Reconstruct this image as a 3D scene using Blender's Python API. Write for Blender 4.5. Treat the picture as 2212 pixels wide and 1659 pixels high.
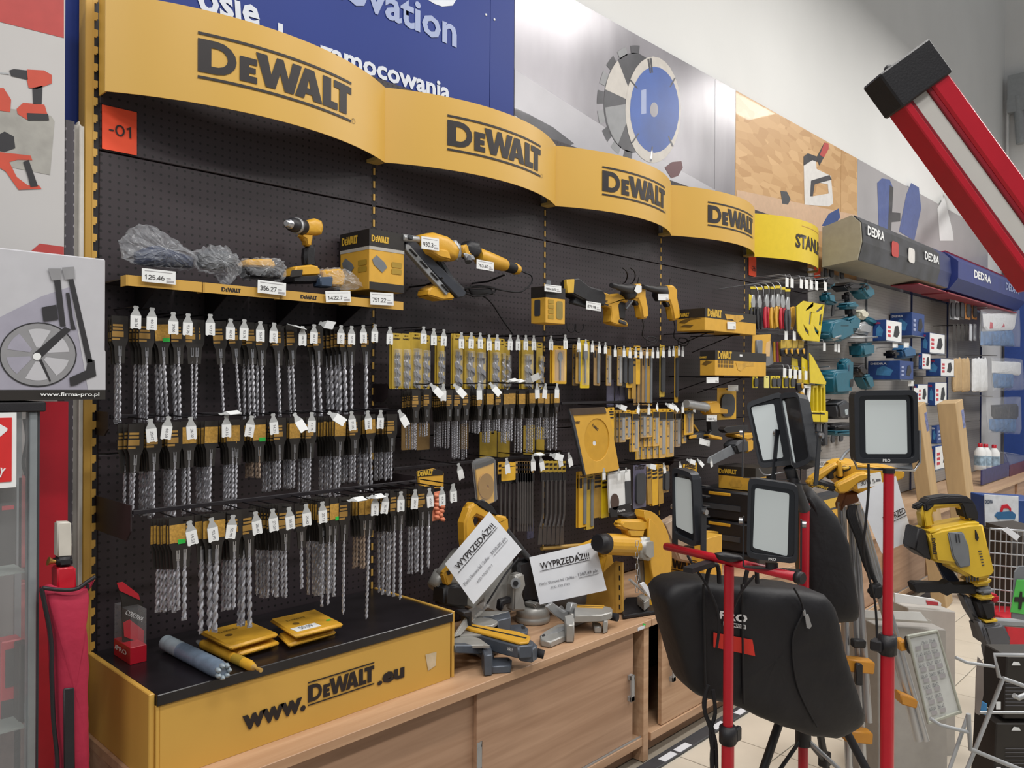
import bpy, bmesh, math, random
from mathutils import Vector, Matrix, Euler, geometry
random.seed(7)
sc = bpy.context.scene; C = sc.collection
for o in list(bpy.data.objects): bpy.data.objects.remove(o)
# ---------------------------------------------------------------- camera
F0 = 1702.0; CAM = Vector((-0.8313, -2.4931, 1.62))
yw, pt, rl = math.radians(43.698), math.radians(-0.096), math.radians(0.335)
FW = Vector((math.cos(yw)*math.cos(pt), math.sin(yw)*math.cos(pt), math.sin(pt)))
RT = Vector((math.sin(yw), -math.cos(yw), 0)); UP = RT.cross(FW)
RT, UP = RT*math.cos(rl)+UP*math.sin(rl), UP*math.cos(rl)-RT*math.sin(rl)
cd = bpy.data.cameras.new('camera'); cam = bpy.data.objects.new('camera', cd); C.objects.link(cam)
cd.sensor_fit = 'HORIZONTAL'; cd.sensor_width = 36; cd.lens = F0/2212*36; cd.clip_start = .02; cd.clip_end = 100
cam.matrix_world = Matrix(((RT.x, UP.x, -FW.x, CAM.x), (RT.y, UP.y, -FW.y, CAM.y), (RT.z, UP.z, -FW.z, CAM.z), (0, 0, 0, 1)))
sc.camera = cam
# ---------------------------------------------------------------- world, lights, exposure
wd = bpy.data.worlds.new('hall_light'); sc.world = wd; wd.use_nodes = True
wd.node_tree.nodes['Background'].inputs[0].default_value = (.93, .96, 1, 1)
wd.node_tree.nodes['Background'].inputs[1].default_value = .3
def area(name, loc, sx, sy, power, rot=(0, 0, 0), col=(1, .97, .93)):
    l = bpy.data.lights.new(name, 'AREA'); l.shape = 'RECTANGLE'; l.size = sx; l.size_y = sy; l.energy = power; l.color = col
    o = bpy.data.objects.new(name, l); C.objects.link(o); o.location = loc; o.rotation_euler = rot
    return o
for k, (x, y) in enumerate([(-2.4, -2.0), (1.0, -2.0), (4.4, -2.0), (7.8, -2.0), (-4.0, -3.9), (-.6, -3.9), (2.8, -3.9), (6.2, -3.9), (9.6, -3.9)]):
    area('ceiling_lamp', (x, y, 5.0), 1.5, .35, 74)
sc.view_settings.view_transform = 'Standard'; sc.view_settings.look = 'None'
sc.view_settings.exposure = -0.08; sc.view_settings.gamma = 1; sc.view_settings.use_curve_mapping = False
# ---------------------------------------------------------------- helpers
PI = math.pi
def V(*a): return Vector(a)
def at(u, v, X=None, Y=None, Z=None, D=None):
    """point of the photograph (2212x1659 pixels) on a plane of the room, or at depth D"""
    d = FW + RT*((u-1106)/F0) - UP*((v-829.5)/F0)
    if D is not None: t = D
    elif X is not None: t = (X-CAM.x)/d.x
    elif Y is not None: t = (Y-CAM.y)/d.y
    else: t = (Z-CAM.z)/d.z
    return CAM + d*t
def T(x, y=None, z=None): return Matrix.Translation(x if y is None else (x, y, z))
def Rx(a): return Matrix.Rotation(math.radians(a), 4, 'X')
def Ry(a): return Matrix.Rotation(math.radians(a), 4, 'Y')
def Rz(a): return Matrix.Rotation(math.radians(a), 4, 'Z')
def S(x, y=None, z=None): return Matrix.Diagonal((x, x if y is None else y, x if z is None else z, 1))
def frame(o, x, y):
    """matrix with origin o, local x along x, local y near y, z = x cross y"""
    x = Vector(x).normalized(); z = x.cross(Vector(y)).normalized(); y = z.cross(x)
    return Matrix(((x.x, y.x, z.x, o[0]), (x.y, y.y, z.y, o[1]), (x.z, y.z, z.z, o[2]), (0, 0, 0, 1)))
def FR(o): return frame(o, (1, 0, 0), (0, 0, 1))      # upright plane facing -Y: local x right, y up, z towards the aisle
def lin(c):
    if isinstance(c, str): c = [int(c[i:i+2], 16)/255 for i in (0, 2, 4)]
    return [x/12.92 if x <= .04045 else ((x+.055)/1.055)**2.4 for x in c] + [1]
MATS = {}
def mat(name, col, rough=.5, metal=0, var=.06, scale=25, bump=0, bscale=None, stretch=None, trans=0, alpha=1, emit=0, coat=0, spec=.5, aniso=0):
    if name in MATS: return MATS[name]
    m = bpy.data.materials.new(name); m.use_nodes = True; nt = m.node_tree; N = nt.nodes; L = nt.links
    b = N['Principled BSDF']; c = lin(col)
    b.inputs['Roughness'].default_value = rough; b.inputs['Metallic'].default_value = metal
    b.inputs['Specular IOR Level'].default_value = spec
    b.inputs['Transmission Weight'].default_value = trans; b.inputs['Alpha'].default_value = alpha
    b.inputs['Coat Weight'].default_value = coat; b.inputs['Anisotropic'].default_value = aniso
    tc = N.new('ShaderNodeTexCoord'); mp = N.new('ShaderNodeMapping'); L.new(tc.outputs['Object'], mp.inputs[0])
    if stretch: mp.inputs['Scale'].default_value = stretch
    nz = N.new('ShaderNodeTexNoise'); nz.inputs['Scale'].default_value = scale; nz.inputs['Detail'].default_value = 4
    L.new(mp.outputs[0], nz.inputs['Vector'])
    cr = N.new('ShaderNodeValToRGB'); e = cr.color_ramp.elements
    e[0].position = .3; e[1].position = .7
    e[0].color = [x*(1-var) for x in c[:3]]+[1]; e[1].color = [min(1, x*(1+var)) for x in c[:3]]+[1]
    L.new(nz.outputs[0], cr.inputs[0]); L.new(cr.outputs[0], b.inputs['Base Color'])
    if bump:
        bp = N.new('ShaderNodeBump'); bp.inputs['Strength'].default_value = bump; bp.inputs['Distance'].default_value = .01
        if bscale:
            n2 = N.new('ShaderNodeTexNoise'); n2.inputs['Scale'].default_value = bscale; n2.inputs['Detail'].default_value = 3
            L.new(mp.outputs[0], n2.inputs['Vector']); L.new(n2.outputs[0], bp.inputs['Height'])
        else: L.new(nz.outputs[0], bp.inputs['Height'])
        L.new(bp.outputs[0], b.inputs['Normal'])
    if emit:
        b.inputs['Emission Color'].default_value = c; b.inputs['Emission Strength'].default_value = emit
    MATS[name] = m; return m
class B:
    """collects shapes; obj() links them as one mesh object"""
    def __init__(s): s.v = []; s.f = []; s.sm = []
    def add(s, vs, fs, M=None, smooth=False):
        n = len(s.v)
        s.v += [tuple(M @ Vector(p)) if M else tuple(p) for p in vs]
        flip = M is not None and M.to_3x3().determinant() < 0
        for f in fs:
            g = [n+i for i in f]; s.f.append(g[::-1] if flip else g); s.sm.append(smooth)
        return s
    def box(s, x0, x1, y0, y1, z0, z1, M=None):
        return s.add([(x0, y0, z0), (x1, y0, z0), (x1, y1, z0), (x0, y1, z0), (x0, y0, z1), (x1, y0, z1), (x1, y1, z1), (x0, y1, z1)],
                     [(3, 2, 1, 0), (4, 5, 6, 7), (0, 1, 5, 4), (1, 2, 6, 5), (2, 3, 7, 6), (3, 0, 4, 7)], M)
    def cb(s, c, d, M=None):
        return s.box(c[0]-d[0]/2, c[0]+d[0]/2, c[1]-d[1]/2, c[1]+d[1]/2, c[2]-d[2]/2, c[2]+d[2]/2, M)
    def tube(s, pts, r, n=6, closed=False, M=None, caps=True):
        pts = [Vector(p) for p in pts]; k = len(pts); rs = r if isinstance(r, (list, tuple)) else [r]*k
        vs = []; prev = None
        for i, p in enumerate(pts):
            a = pts[i-1] if (i or closed) else p; b = pts[(i+1) % k] if (i < k-1 or closed) else p
            t = (b-a).normalized() if (b-a).length > 1e-9 else Vector((0, 0, 1))
            if prev is None:
                q = t.cross(Vector((0, 0, 1)) if abs(t.z) < .9 else Vector((1, 0, 0))).normalized()
            else:
                q = prev-t*prev.dot(t); q = q.normalized() if q.length > 1e-6 else t.orthogonal().normalized()
            prev = q; w = t.cross(q)
            for j in range(n):
                an = 2*PI*j/n; vs.append(p+(q*math.cos(an)+w*math.sin(an))*rs[i])
        fs = []
        for i in range(k if closed else k-1):
            for j in range(n):
                a = i*n+j; b = i*n+(j+1) % n; c2 = ((i+1) % k)*n+(j+1) % n; d = ((i+1) % k)*n+j
                fs.append((a, b, c2, d))
        s.add(vs, fs, M, True)
        if caps and not closed:
            s.add(vs[:n], [tuple(range(n))[::-1]], M); s.add(vs[-n:], [tuple(range(n))], M)
        return s
    def cyl(s, a, b, r, r2=None, n=12, M=None): return s.tube([a, b], [r, r if r2 is None else r2], n, False, M)
    def lathe(s, prof, n=16, M=None, smooth=True):
        """prof: (radius, height) pairs about local z"""
        vs = []; fs = []
        for r, z in prof:
            for j in range(n): an = 2*PI*j/n; vs.append((r*math.cos(an), r*math.sin(an), z))
        for i in range(len(prof)-1):
            for j in range(n): fs.append((i*n+j, i*n+(j+1) % n, (i+1)*n+(j+1) % n, (i+1)*n+j))
        s.add(vs, fs, M, smooth)
        if prof[0][0] > 1e-5: s.add(vs[:n], [tuple(range(n))[::-1]], M)
        if prof[-1][0] > 1e-5: s.add(vs[-n:], [tuple(range(n))], M)
        return s
    def ell(s, c, r, M=None, n=12, m=8):
        if not isinstance(r, (tuple, list)): r = (r, r, r)
        K = T(*c) @ S(*r)
        return s.lathe([(math.sin(PI*i/m)+1e-6*(i in (0, m)), -math.cos(PI*i/m)) for i in range(m+1)], n, (M @ K) if M else K)
    def prism(s, poly, d, M=None, z0=0, holes=()):
        """polygon in local xy from z0 to z0+d"""
        loops = [poly]+list(holes)
        ar = lambda q: sum(q[i-1][0]*q[i][1]-q[i][0]*q[i-1][1] for i in range(len(q)))
        loops = [(l if (ar(l) > 0) == (i == 0) else l[::-1]) for i, l in enumerate(loops)]
        flat = [p for l in loops for p in l]; n = len(flat)
        if len(loops) == 1 and len(poly) <= 4: tris = [tuple(range(n))]
        else: tris = geometry.tessellate_polygon([[Vector((p[0], p[1], 0)) for p in l] for l in loops])
        up = []
        for t in tris:
            if ar([flat[i] for i in t]) < 0: t = tuple(t)[::-1]
            up.append(tuple(t))
        vs = [(p[0], p[1], z0+d) for p in flat]
        fs = list(up)
        if d:
            vs += [(p[0], p[1], z0) for p in flat]
            fs += [tuple(n+i for i in t)[::-1] for t in up]
            k = 0
            for l in loops:
                for i in range(len(l)):
                    a = k+i; b = k+(i+1) % len(l); fs.append((n+a, n+b, b, a))
                k += len(l)
        return s.add(vs, fs, M)
    def mesh(s, name, m, bev=0, seg=1, smooth=None):
        me = bpy.data.meshes.new(name); me.from_pydata(s.v, [], s.f)
        if smooth is not None: me.polygons.foreach_set('use_smooth', [smooth]*len(s.f))
        else: me.polygons.foreach_set('use_smooth', s.sm)
        if bev:
            bm = bmesh.new(); bm.from_mesh(me); bmesh.ops.remove_doubles(bm, verts=bm.verts, dist=1e-5)
            es = [e for e in bm.edges if len(e.link_faces) == 2 and e.calc_face_angle(0) > .6]
            for f in bm.faces: f.smooth = f.smooth and f.calc_area() < 1e-3
            r = bmesh.ops.bevel(bm, geom=es, offset=bev, segments=seg, affect='EDGES', clamp_overlap=True)
            if seg > 1:
                for f in r['faces']: f.smooth = True
            bm.to_mesh(me); bm.free()
        me.materials.append(m); me.update(); return me
    def obj(s, name, m, par=None, world=True, bev=0, seg=1, smooth=None, **tags):
        return link(name, s.mesh(name, m, bev, seg, smooth), par, world, **tags)
def wm(o):
    return (wm(o.parent) @ o.matrix_parent_inverse @ o.matrix_basis) if o.parent else o.matrix_basis.copy()
def link(name, data, par=None, world=True, **tags):
    o = bpy.data.objects.new(name, data); C.objects.link(o)
    if par:
        o.parent = par
        if world: o.matrix_parent_inverse = wm(par).inverted()
    for k, v in tags.items(): o['category' if k == 'cat' else k] = v
    return o
def tag(o, label, cat, group=None):
    o['label'] = label; o['category'] = cat
    if group: o['group'] = group
    return o
def thing(name, label, cat, loc=(0, 0, 0), M=None, group=None):
    o = bpy.data.objects.new(name, None); C.objects.link(o); o.empty_display_size = .05
    o.matrix_basis = (T(*loc) @ M) if M else T(*loc)
    return tag(o, label, cat, group)
def struct(name, b, m, par=None, **k):
    o = b.obj(name, m, par, **k)
    if not par: o['kind'] = 'structure'
    return o
def dup(root, M, label=None, group=None):
    """copy of a thing with its parts and sub-parts"""
    def cp(o, par):
        c = o.copy(); C.objects.link(c)
        if par: c.parent = par; c.matrix_parent_inverse = o.matrix_parent_inverse.copy()
        for ch in o.children: cp(ch, c)
        return c
    r = cp(root, None); r.matrix_basis = M
    if label: r['label'] = label
    if group: r['group'] = group
    return r
def _da(cx, cy, rx, ry, a0, a1, n=10): return [(cx+rx*math.cos(math.radians(a0+(a1-a0)*i/n)), cy+ry*math.sin(math.radians(a0+(a1-a0)*i/n))) for i in range(n+1)]
DIG = {'0': [_da(.24, .345, .19, .305, 0, 360, 18)], '1': [[(.07, .52), (.24, .64), (.24, 0)]], '2': [_da(.24, .47, .18, .18, 165, -35)+[(.05, .04), (.45, .04)]], '3': [_da(.22, .49, .17, .155, 150, -80)+_da(.22, .19, .19, .155, 80, -150)],
       '4': [[(.46, .18), (.03, .18), (.33, .65), (.33, 0)]], '5': [[(.41, .645), (.11, .645), (.08, .36)]+_da(.23, .22, .185, .185, 130, -150)], '6': [_da(.24, .21, .18, .175, 0, 360, 16), _da(.33, .3, .27, .35, 100, 190, 6)], '7': [[(.04, .645), (.44, .645), (.18, 0)]],
       '8': [_da(.24, .5, .155, .145, 0, 360, 14), _da(.24, .19, .19, .16, 0, 360, 14)], '9': [_da(.24, .46, .18, .18, 0, 360, 16), _da(.15, .38, .27, .35, -80, 10, 6)], '-': [[(.03, .27), (.27, .27)]], '.': [[(.08, 0), (.08, .09)]], ',': [[(.1, .09), (.06, -.1)]]}
DW = {'-': .32, '.': .2, ',': .2}
def digits(s, w=.085):
    b = B(); x = 0
    for ch in s:
        for pl in DIG[ch]:
            P = [Vector((p[0]+x, p[1], 0)) for p in pl]; n = len(P); L = []; closed = (P[0]-P[-1]).length < 1e-4
            for i, p in enumerate(P):
                a = P[i-1] if i else (P[-2] if closed else p); c = P[i+1] if i < n-1 else (P[1] if closed else p)
                d1 = (p-a).normalized() if (p-a).length > 1e-6 else (c-p).normalized(); d2 = (c-p).normalized() if (c-p).length > 1e-6 else d1
                t = (d1+d2).normalized(); nn = Vector((-t.y, t.x, 0)); k = min(1/max(nn.dot(Vector((-d1.y, d1.x, 0))), .35), 2.2)*w/2; L.append((p+nn*k, p-nn*k))
            b.add([q for a in L for q in a], [(2*i+1, 2*i+3, 2*i+2, 2*i) for i in range(n-1)])
        x += DW.get(ch, .5)
    for i, v in enumerate(b.v): b.v[i] = (v[0]-x/2, v[1]-.345, 0)
    return b.mesh('t', MATS[next(iter(MATS))])
TXT = {}
def text(s, size, M, m, par, name='lettering', bold=0, align='CENTER', world=True, xs=1, ext=0):
    key = (s, bold, align)
    if key not in TXT and all(ch in DIG for ch in s): TXT[key] = digits(s, .085+bold)
    if key not in TXT:
        cu = bpy.data.curves.new('t', 'FONT'); cu.body = s; cu.size = 1; cu.align_x = align; cu.align_y = 'CENTER'
        cu.resolution_u = 2; cu.offset = bold; cu.fill_mode = 'FRONT'
        to = bpy.data.objects.new('t', cu); TXT[key] = bpy.data.meshes.new_from_object(to)
        bpy.data.objects.remove(to); bpy.data.curves.remove(cu)
    me = TXT[key].copy(); me.name = name; me.transform(M @ S(size*xs, size, size)); me.materials.clear(); me.materials.append(m)
    return link(name, me, par, world)
def arc(cx, cy, r, a0, a1, n):
    return [(cx+r*math.cos(math.radians(a0+(a1-a0)*i/n)), cy+r*math.sin(math.radians(a0+(a1-a0)*i/n))) for i in range(n+1)]
def rrect(w, h, r, n=4, cx=0, cy=0):
    p = []
    for sx, sy, a in ((1, 1, 0), (-1, 1, 90), (-1, -1, 180), (1, -1, 270)):
        p += arc(cx+sx*(w/2-r), cy+sy*(h/2-r), r, a, a+90, n)
    return p
def spline(pts, k=6):
    """smooth curve through points"""
    P = [Vector(p) for p in pts]; out = []
    for i in range(len(P)-1):
        a = P[max(i-1, 0)]; b = P[i]; c = P[i+1]; d = P[min(i+2, len(P)-1)]
        for j in range(k):
            t = j/k; out.append(.5*((2*b)+(c-a)*t+(2*a-5*b+4*c-d)*t*t+(3*b-a-3*c+d)*t**3))
    return out+[P[-1]]
# the heavy six-letter maker's mark between two bars: outlines in units of the letter height
LOGO = [([(0, 0), (.45, 0)]+arc(.45, .5, .5, -90, 90, 8)[1:]+[(0, 1)], [[(.32, .22), (.45, .22)]+arc(.45, .5, .28, -80, 80, 6)+[(.45, .78), (.32, .78)]]),
        ([(1.03, 0), (1.5, 0), (1.5, .2), (1.28, .2), (1.28, .29), (1.46, .29), (1.46, .47), (1.28, .47), (1.28, .56), (1.5, .56), (1.5, .76), (1.03, .76)], []),
        ([(1.46, 1), (1.78, 1), (1.9, .42), (2.06, 1), (2.26, 1), (2.42, .42), (2.54, 1), (2.84, 1), (2.58, 0), (2.3, 0), (2.16, .52), (2.02, 0), (1.74, 0)], []),
        ([(2.62, 0), (2.94, 1), (3.26, 1), (3.56, 0), (3.24, 0), (3.19, .17), (2.97, .17), (2.92, 0)], [[(3.02, .36), (3.14, .36), (3.08, .66)]]),
        ([(3.58, 0), (3.58, 1), (3.89, 1), (3.89, .24), (4.15, .24), (4.15, 0)], []),
        ([(4.22, 0), (4.22, .76), (4.0, .76), (4.0, 1), (4.74, 1), (4.74, .76), (4.53, .76), (4.53, 0)], [])]
def logo_pieces(bars=True):
    L = [(list(p), [list(h) for h in hs]) for p, hs in LOGO]
    if bars: L += [([(0, 1.12), (4.74, 1.12), (4.74, 1.2), (0, 1.2)], []), ([(0, -.2), (4.74, -.2), (4.74, -.12), (0, -.12)], [])]
    return L
_LG = {}
def logo_mesh(bars=True):
    if bars not in _LG:
        b = B()
        for p, h in logo_pieces(bars): b.prism(p, 0, None, 0, h)
        _LG[bars] = b
    return _LG[bars]
def logo(M, width, m, par, bars=True, world=True, name='logo', hs=1):
    """M: plane with x right, y up; origin at the lower left of the letters"""
    k = width/4.74; src = logo_mesh(bars); b = B(); b.add(src.v, src.f, M @ S(k, k*hs, k)); return b.obj(name, m, par, world)
# ---------------------------------------------------------------- shared materials
def hexv(h): return h
Yel = mat('yellow_steel', 'C79C48', .45, var=.03, scale=6)
YelH = mat('yellow_header_steel', 'CCA24A', .4, var=.02, scale=3)
YelS = mat('bright_yellow_steel', 'D8BC30', .35, var=.03)
YelP = mat('yellow_plastic', 'D29F30', .42, var=.04, bump=.05, bscale=200)
YelC = mat('yellow_card', 'D3A23A', .55, var=.05)
Blk = mat('black_plastic', '1B1A1E', .5, var=.15, bump=.08, bscale=300)
BlkS = mat('black_steel', '221E22', .45, var=.1)
BlkG = mat('black_gloss_shelf', '1A171A', .28, var=.2, scale=9)
BlkC = mat('black_card', '26221F', .5, var=.1)
Rub = mat('black_rubber', '17161A', .7, var=.1, bump=.1, bscale=400)
Ink = mat('black_print', '1E1718', .5, var=.05)
InkL = mat('grey_print', '66666C', .6, var=.05)
Wht = mat('white_card', 'E4E6E6', .55, var=.02)
WhtP = mat('white_paper', 'D9DCE2', .7, var=.02)
GryT = mat('grey_tag_plastic', 'A9ABAB', .45, var=.04)
Grn = mat('green_sticker', '2FBF4A', .5)
Org = mat('orange_card', 'F0512B', .55, var=.02)
Red = mat('red_paint', 'B9182B', .33, var=.05)
Stl = mat('bright_steel', 'B8B8BA', .3, 1, var=.1, scale=60)
StlD = mat('drill_steel', 'A2A2A8', .4, .5, var=.2, scale=60)
StlB = mat('drill_steel_brown', '8A7868', .5, .3, var=.3, scale=70)
Alu = mat('cast_aluminium', 'A9ABAD', .42, .55, var=.06, bump=.05, bscale=150)
AluT = mat('aluminium_tube', 'B9BABC', .32, .8, var=.05, stretch=(1, 1, .1))
Wire = mat('zinc_wire', 'B4B6BA', .35, .7, var=.1)
WireB = mat('black_wire', '1D1B1E', .4, .3, var=.1)
Clear = mat('clear_plastic', 'F2F4F6', .1, alpha=.1, var=.02, spec=.7)
ClearB = mat('clear_bag_plastic', 'E6EAF0', .14, alpha=.17, var=.15, scale=40, bump=.7, bscale=30, spec=.9)
Gry = mat('grey_plastic', '6F7378', .5, var=.08)
GryD = mat('dark_grey_plastic', '3B3D42', .5, var=.1)
Blu = mat('blue_carton', '1E3F7C', .45, var=.12)
Teal = mat('teal_plastic', '1D6074', .42, var=.08)
Kraft = mat('brown_cardboard', 'B89C74', .75, var=.08, stretch=(1, 1, .1))
def wood(name, c0, c1, sx, rough=.45, st=(1.2, 16, 22)):
    m = bpy.data.materials.new(name); m.use_nodes = True; N = m.node_tree.nodes; L = m.node_tree.links; b = N['Principled BSDF']
    tc = N.new('ShaderNodeTexCoord'); mp = N.new('ShaderNodeMapping'); mp.inputs['Scale'].default_value = st
    L.new(tc.outputs['Object'], mp.inputs[0])
    nz = N.new('ShaderNodeTexNoise'); nz.inputs['Scale'].default_value = sx; nz.inputs['Detail'].default_value = 6; nz.inputs['Distortion'].default_value = .6
    L.new(mp.outputs[0], nz.inputs['Vector'])
    cr = N.new('ShaderNodeValToRGB'); e = cr.color_ramp.elements; e[0].position = .32; e[1].position = .68; e[0].color = lin(c0); e[1].color = lin(c1)
    L.new(nz.outputs[0], cr.inputs[0]); L.new(cr.outputs[0], b.inputs['Base Color']); b.inputs['Roughness'].default_value = rough
    bp = N.new('ShaderNodeBump'); bp.inputs['Strength'].default_value = .06; L.new(nz.outputs[0], bp.inputs['Height']); L.new(bp.outputs[0], b.inputs['Normal'])
    return m
WoodT = wood('oak_laminate', 'B08A6A', 'C4A080', 1.6)
WoodD = wood('oak_laminate_door', '9F7C62', 'B8957A', 1.3)
WoodL = wood('pale_beech', 'BD9A78', 'CCAB8A', 1.2)
def dots(name, base, hole, pitch=.025, r=.16, rough=.5):
    m = bpy.data.materials.new(name); m.use_nodes = True; N = m.node_tree.nodes; L = m.node_tree.links; b = N['Principled BSDF']
    g = N.new('ShaderNodeNewGeometry'); sx = N.new('ShaderNodeSeparateXYZ'); L.new(g.outputs['Position'], sx.inputs[0])
    def mth(op, a, v):
        n = N.new('ShaderNodeMath'); n.operation = op
        L.new(a, n.inputs[0])
        if isinstance(v, (int, float)): n.inputs[1].default_value = v
        elif v is not None: L.new(v, n.inputs[1])
        return n.outputs[0]
    def axis(o):
        return mth('POWER', mth('ABSOLUTE', mth('SUBTRACT', mth('FRACT', mth('DIVIDE', o, pitch), None), .5), None), 2.0)
    d = mth('LESS_THAN', mth('ADD', axis(sx.outputs[0]), axis(sx.outputs[2])), r*r)
    nz = N.new('ShaderNodeTexNoise'); nz.inputs['Scale'].default_value = 3
    cr = N.new('ShaderNodeValToRGB'); c = lin(base); cr.color_ramp.elements[0].color = [x*.85 for x in c[:3]]+[1]; cr.color_ramp.elements[1].color = [x*1.15 for x in c[:3]]+[1]
    L.new(g.outputs['Position'], nz.inputs['Vector']); L.new(nz.outputs[0], cr.inputs[0])
    mx = N.new('ShaderNodeMix'); mx.data_type = 'RGBA'; L.new(d, mx.inputs[0]); L.new(cr.outputs[0], mx.inputs[6]); mx.inputs[7].default_value = lin(hole)
    L.new(mx.outputs[2], b.inputs['Base Color']); b.inputs['Roughness'].default_value = rough
    bp = N.new('ShaderNodeBump'); bp.inputs['Strength'].default_value = .5; bp.inputs['Distance'].default_value = .002; bp.invert = True
    L.new(d, bp.inputs['Height']); L.new(bp.outputs[0], b.inputs['Normal']); return m
Peg = dots('black_pegboard', '332B2F', '0D0B0C')
PegG = dots('grey_pegboard', 'A29F9C', '6E6B6A', .025, .13)
# ---------------------------------------------------------------- print helpers
def pp(poly, Y, m, par, name='print', holes=(), d=0):
    """flat print (or thin plate of thickness d) whose outline is read off the photograph, lying on the upright plane Y"""
    P = [at(u, v, Y=Y) for u, v in poly]; H = [[at(u, v, Y=Y) for u, v in h] for h in holes]
    b = B(); b.prism([(p.x, p.z) for p in P], d, FR((0, Y, 0)), 0, [[(p.x, p.z) for p in h] for h in H]); return b.obj(name, m, par)
def textw(s, p0, p1, h, m, par, name='lettering', bold=0, up=(0, 0, 1), off=.0015, world=True):
    """one line of lettering from p0 to p1 (lower corners), h high"""
    p0 = Vector(p0); p1 = Vector(p1)
    o = text(s, 1, Matrix(), m, par, name, bold, 'LEFT', world)
    me = o.data; xs = [v.co.x for v in me.vertices]; ys = [v.co.y for v in me.vertices]
    w = max(xs)-min(xs); hh = max(ys)-min(ys)
    fr = frame(p0, p1-p0, up)
    me.transform(fr @ T(0, 0, off) @ S((p1-p0).length/w, h/hh, 1) @ T(-min(xs), -min(ys), 0)); return o
def plate(name, p0, w, h, t, m, par=None, M=None, **k):
    """upright rectangular plate, lower left corner p0, facing the aisle"""
    b = B(); b.box(0, w, 0, h, -t, 0, FR(p0) if M is None else M); return b.obj(name, m, par, **k)
# ---------------------------------------------------------------- the hall
FZ = -.02
WallM = mat('white_plaster', 'DEDEDC', .8, var=.03, scale=1.2, bump=.08, bscale=30)
struct('wall_back', B().box(-4, 14, .1, .2, FZ, 8), WallM)
struct('wall_right', B().box(11.6, 11.7, -8, .1, FZ, 8), WallM)
Grout = mat('grout', '8F8678', .8)
TileM = mat('cream_tile', 'D6CDBD', .28, var=.05, scale=5, bump=.02)
fl = struct('floor', B().box(-4, 11.6, -8, .1, FZ-.1, FZ-.004), Grout)
tl = B().box(.0025, .3275, .0025, .3275, -.004, 0).mesh('tile', TileM, .0015)
for i in range(34):
    for j in range(9):
        x = 1.2+.33*i; y = -.62-.33*(j+1)
        if at(0, 0, D=1) and x < 8:
            o = link('tile', tl, fl); o.location = (x, y, FZ)
b = B()
b.box(8.1, 11.6, -8, -.29, FZ-.004, FZ); b.box(1.2, 11.6, -8, -3.6, FZ-.004, FZ)
o = b.obj('far_tiles', TileM, fl); o['kind'] = 'stuff'
# ---------------------------------------------------------------- picture boards along the wall
def board(X0, X1, m, label, z0=2.36, z1=3.575, Y=.065, name='wall_board'):
    t = thing(name, label, 'poster', (X0, Y, z0)); B().box(X0, X1, Y, Y+.012, z0, z1).obj('panel', m, t); return t
NavyB = mat('navy_board', '1D3480', .5, var=.05, scale=2, spec=.3)
WhtI = mat('white_print', 'D6DAE2', .45, var=.02); LilI = mat('pale_blue_print', '97A3C6', .45, var=.02)
t = board(-.066, 1.686, NavyB, 'navy blue wall board with white and pale blue lettering above first yellow header')
YP = .0635
zd = lambda u, v0, v1: at(u, v0, Y=YP).z-at(u, v1, Y=YP).z
textw('zamocowania', at(690, 128, Y=YP), at(972, 220, Y=YP), zd(800, 135, 164)*1.4, WhtI, t, bold=.03)
textw('novation', at(700, -16, Y=YP), at(986, 104, Y=YP), zd(934, 40, 86)*1.4, LilI, t, bold=.025)
textw('osie', at(428, 24, Y=YP), at(562, 62, Y=YP), .1, WhtI, t, bold=.03)
textw('l', at(602, 112, Y=YP), at(612, 115, Y=YP), zd(606, 50, 112), WhtI, t, bold=.02)
pp([(925, 0), (985, 0), (978, 12), (955, 14), (938, 8)], YP, WhtI, t)
t = board(1.69, 1.846, NavyB, 'narrow navy blue wall strip beside the saw blade poster')
b = B()
for u, v in ((1050, 32), (1068, 42)): b.ell(at(u, v, Y=YP), (.006, .003, .006))
b.obj('screw', Wht, t)
def grey_metal(name, c0, c1, rough=.2):
    m = mat(name, c0, rough, .25, var=.3, scale=2.2, coat=.0, stretch=(1, 1, .35), bump=.0); return m
GM = grey_metal('concrete_print', '88858A', 'B0AEB0', .27)
t = board(1.85, 3.712, GM, 'grey poster with a blue diamond saw blade and a dark cutting disc')
pp([(1112, 150), (1330, 290), (1545, 410), (1545, 480), (1112, 480)], YP+.0005, mat('pale_floor_print', 'A5A3A8', .28, .1, var=.1, scale=3), t, 'floor_print')
DkP = mat('dark_disc_print', '3C3B40', .3, .2, var=.3, scale=8, coat=.3); SegP = mat('disc_segment_print', '7F8082', .3, .2, coat=.3)
CrP = mat('cream_disc_print', 'BCB6AE', .36); BlP = mat('blue_disc_print', '174896', .36, var=.2, scale=5)
def el(cx, cy, rx, ry, n=28, a0=0, a1=360, rot=0):
    return [(cx+rx*math.cos(math.radians(a0+(a1-a0)*i/n)), cy+ry*math.sin(math.radians(a0+(a1-a0)*i/n))) for i in range(n + (0 if a1-a0 == 360 else 1))]
pp(el(1368, 222, 64, 108), YP, DkP, t, 'cutting_disc')
pp(el(1385, 222, 78, 118, 20, 130, 175)+[(1370, 222)], YP-.0005, SegP, t, 'disc_highlight')
pp(el(1375, 222, 70, 112, 20, 195, 235)+[(1370, 222)], YP-.0005, CrP, t, 'disc_highlight')
for k in range(9):
    a = 95+k*21; c0 = el(1372, 222, 82, 124, 6, a, a+14); c1 = el(1372, 222, 69, 106, 6, a, a+14)
    pp(c0+c1[::-1], YP, SegP if k % 2 else DkP, t, 'disc_segment')
pp(el(1411, 237, 60, 115), YP-.001, CrP, t, 'blade_rim')
pp(el(1414, 237, 53, 93), YP-.0015, BlP, t, 'blade_disc')
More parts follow.
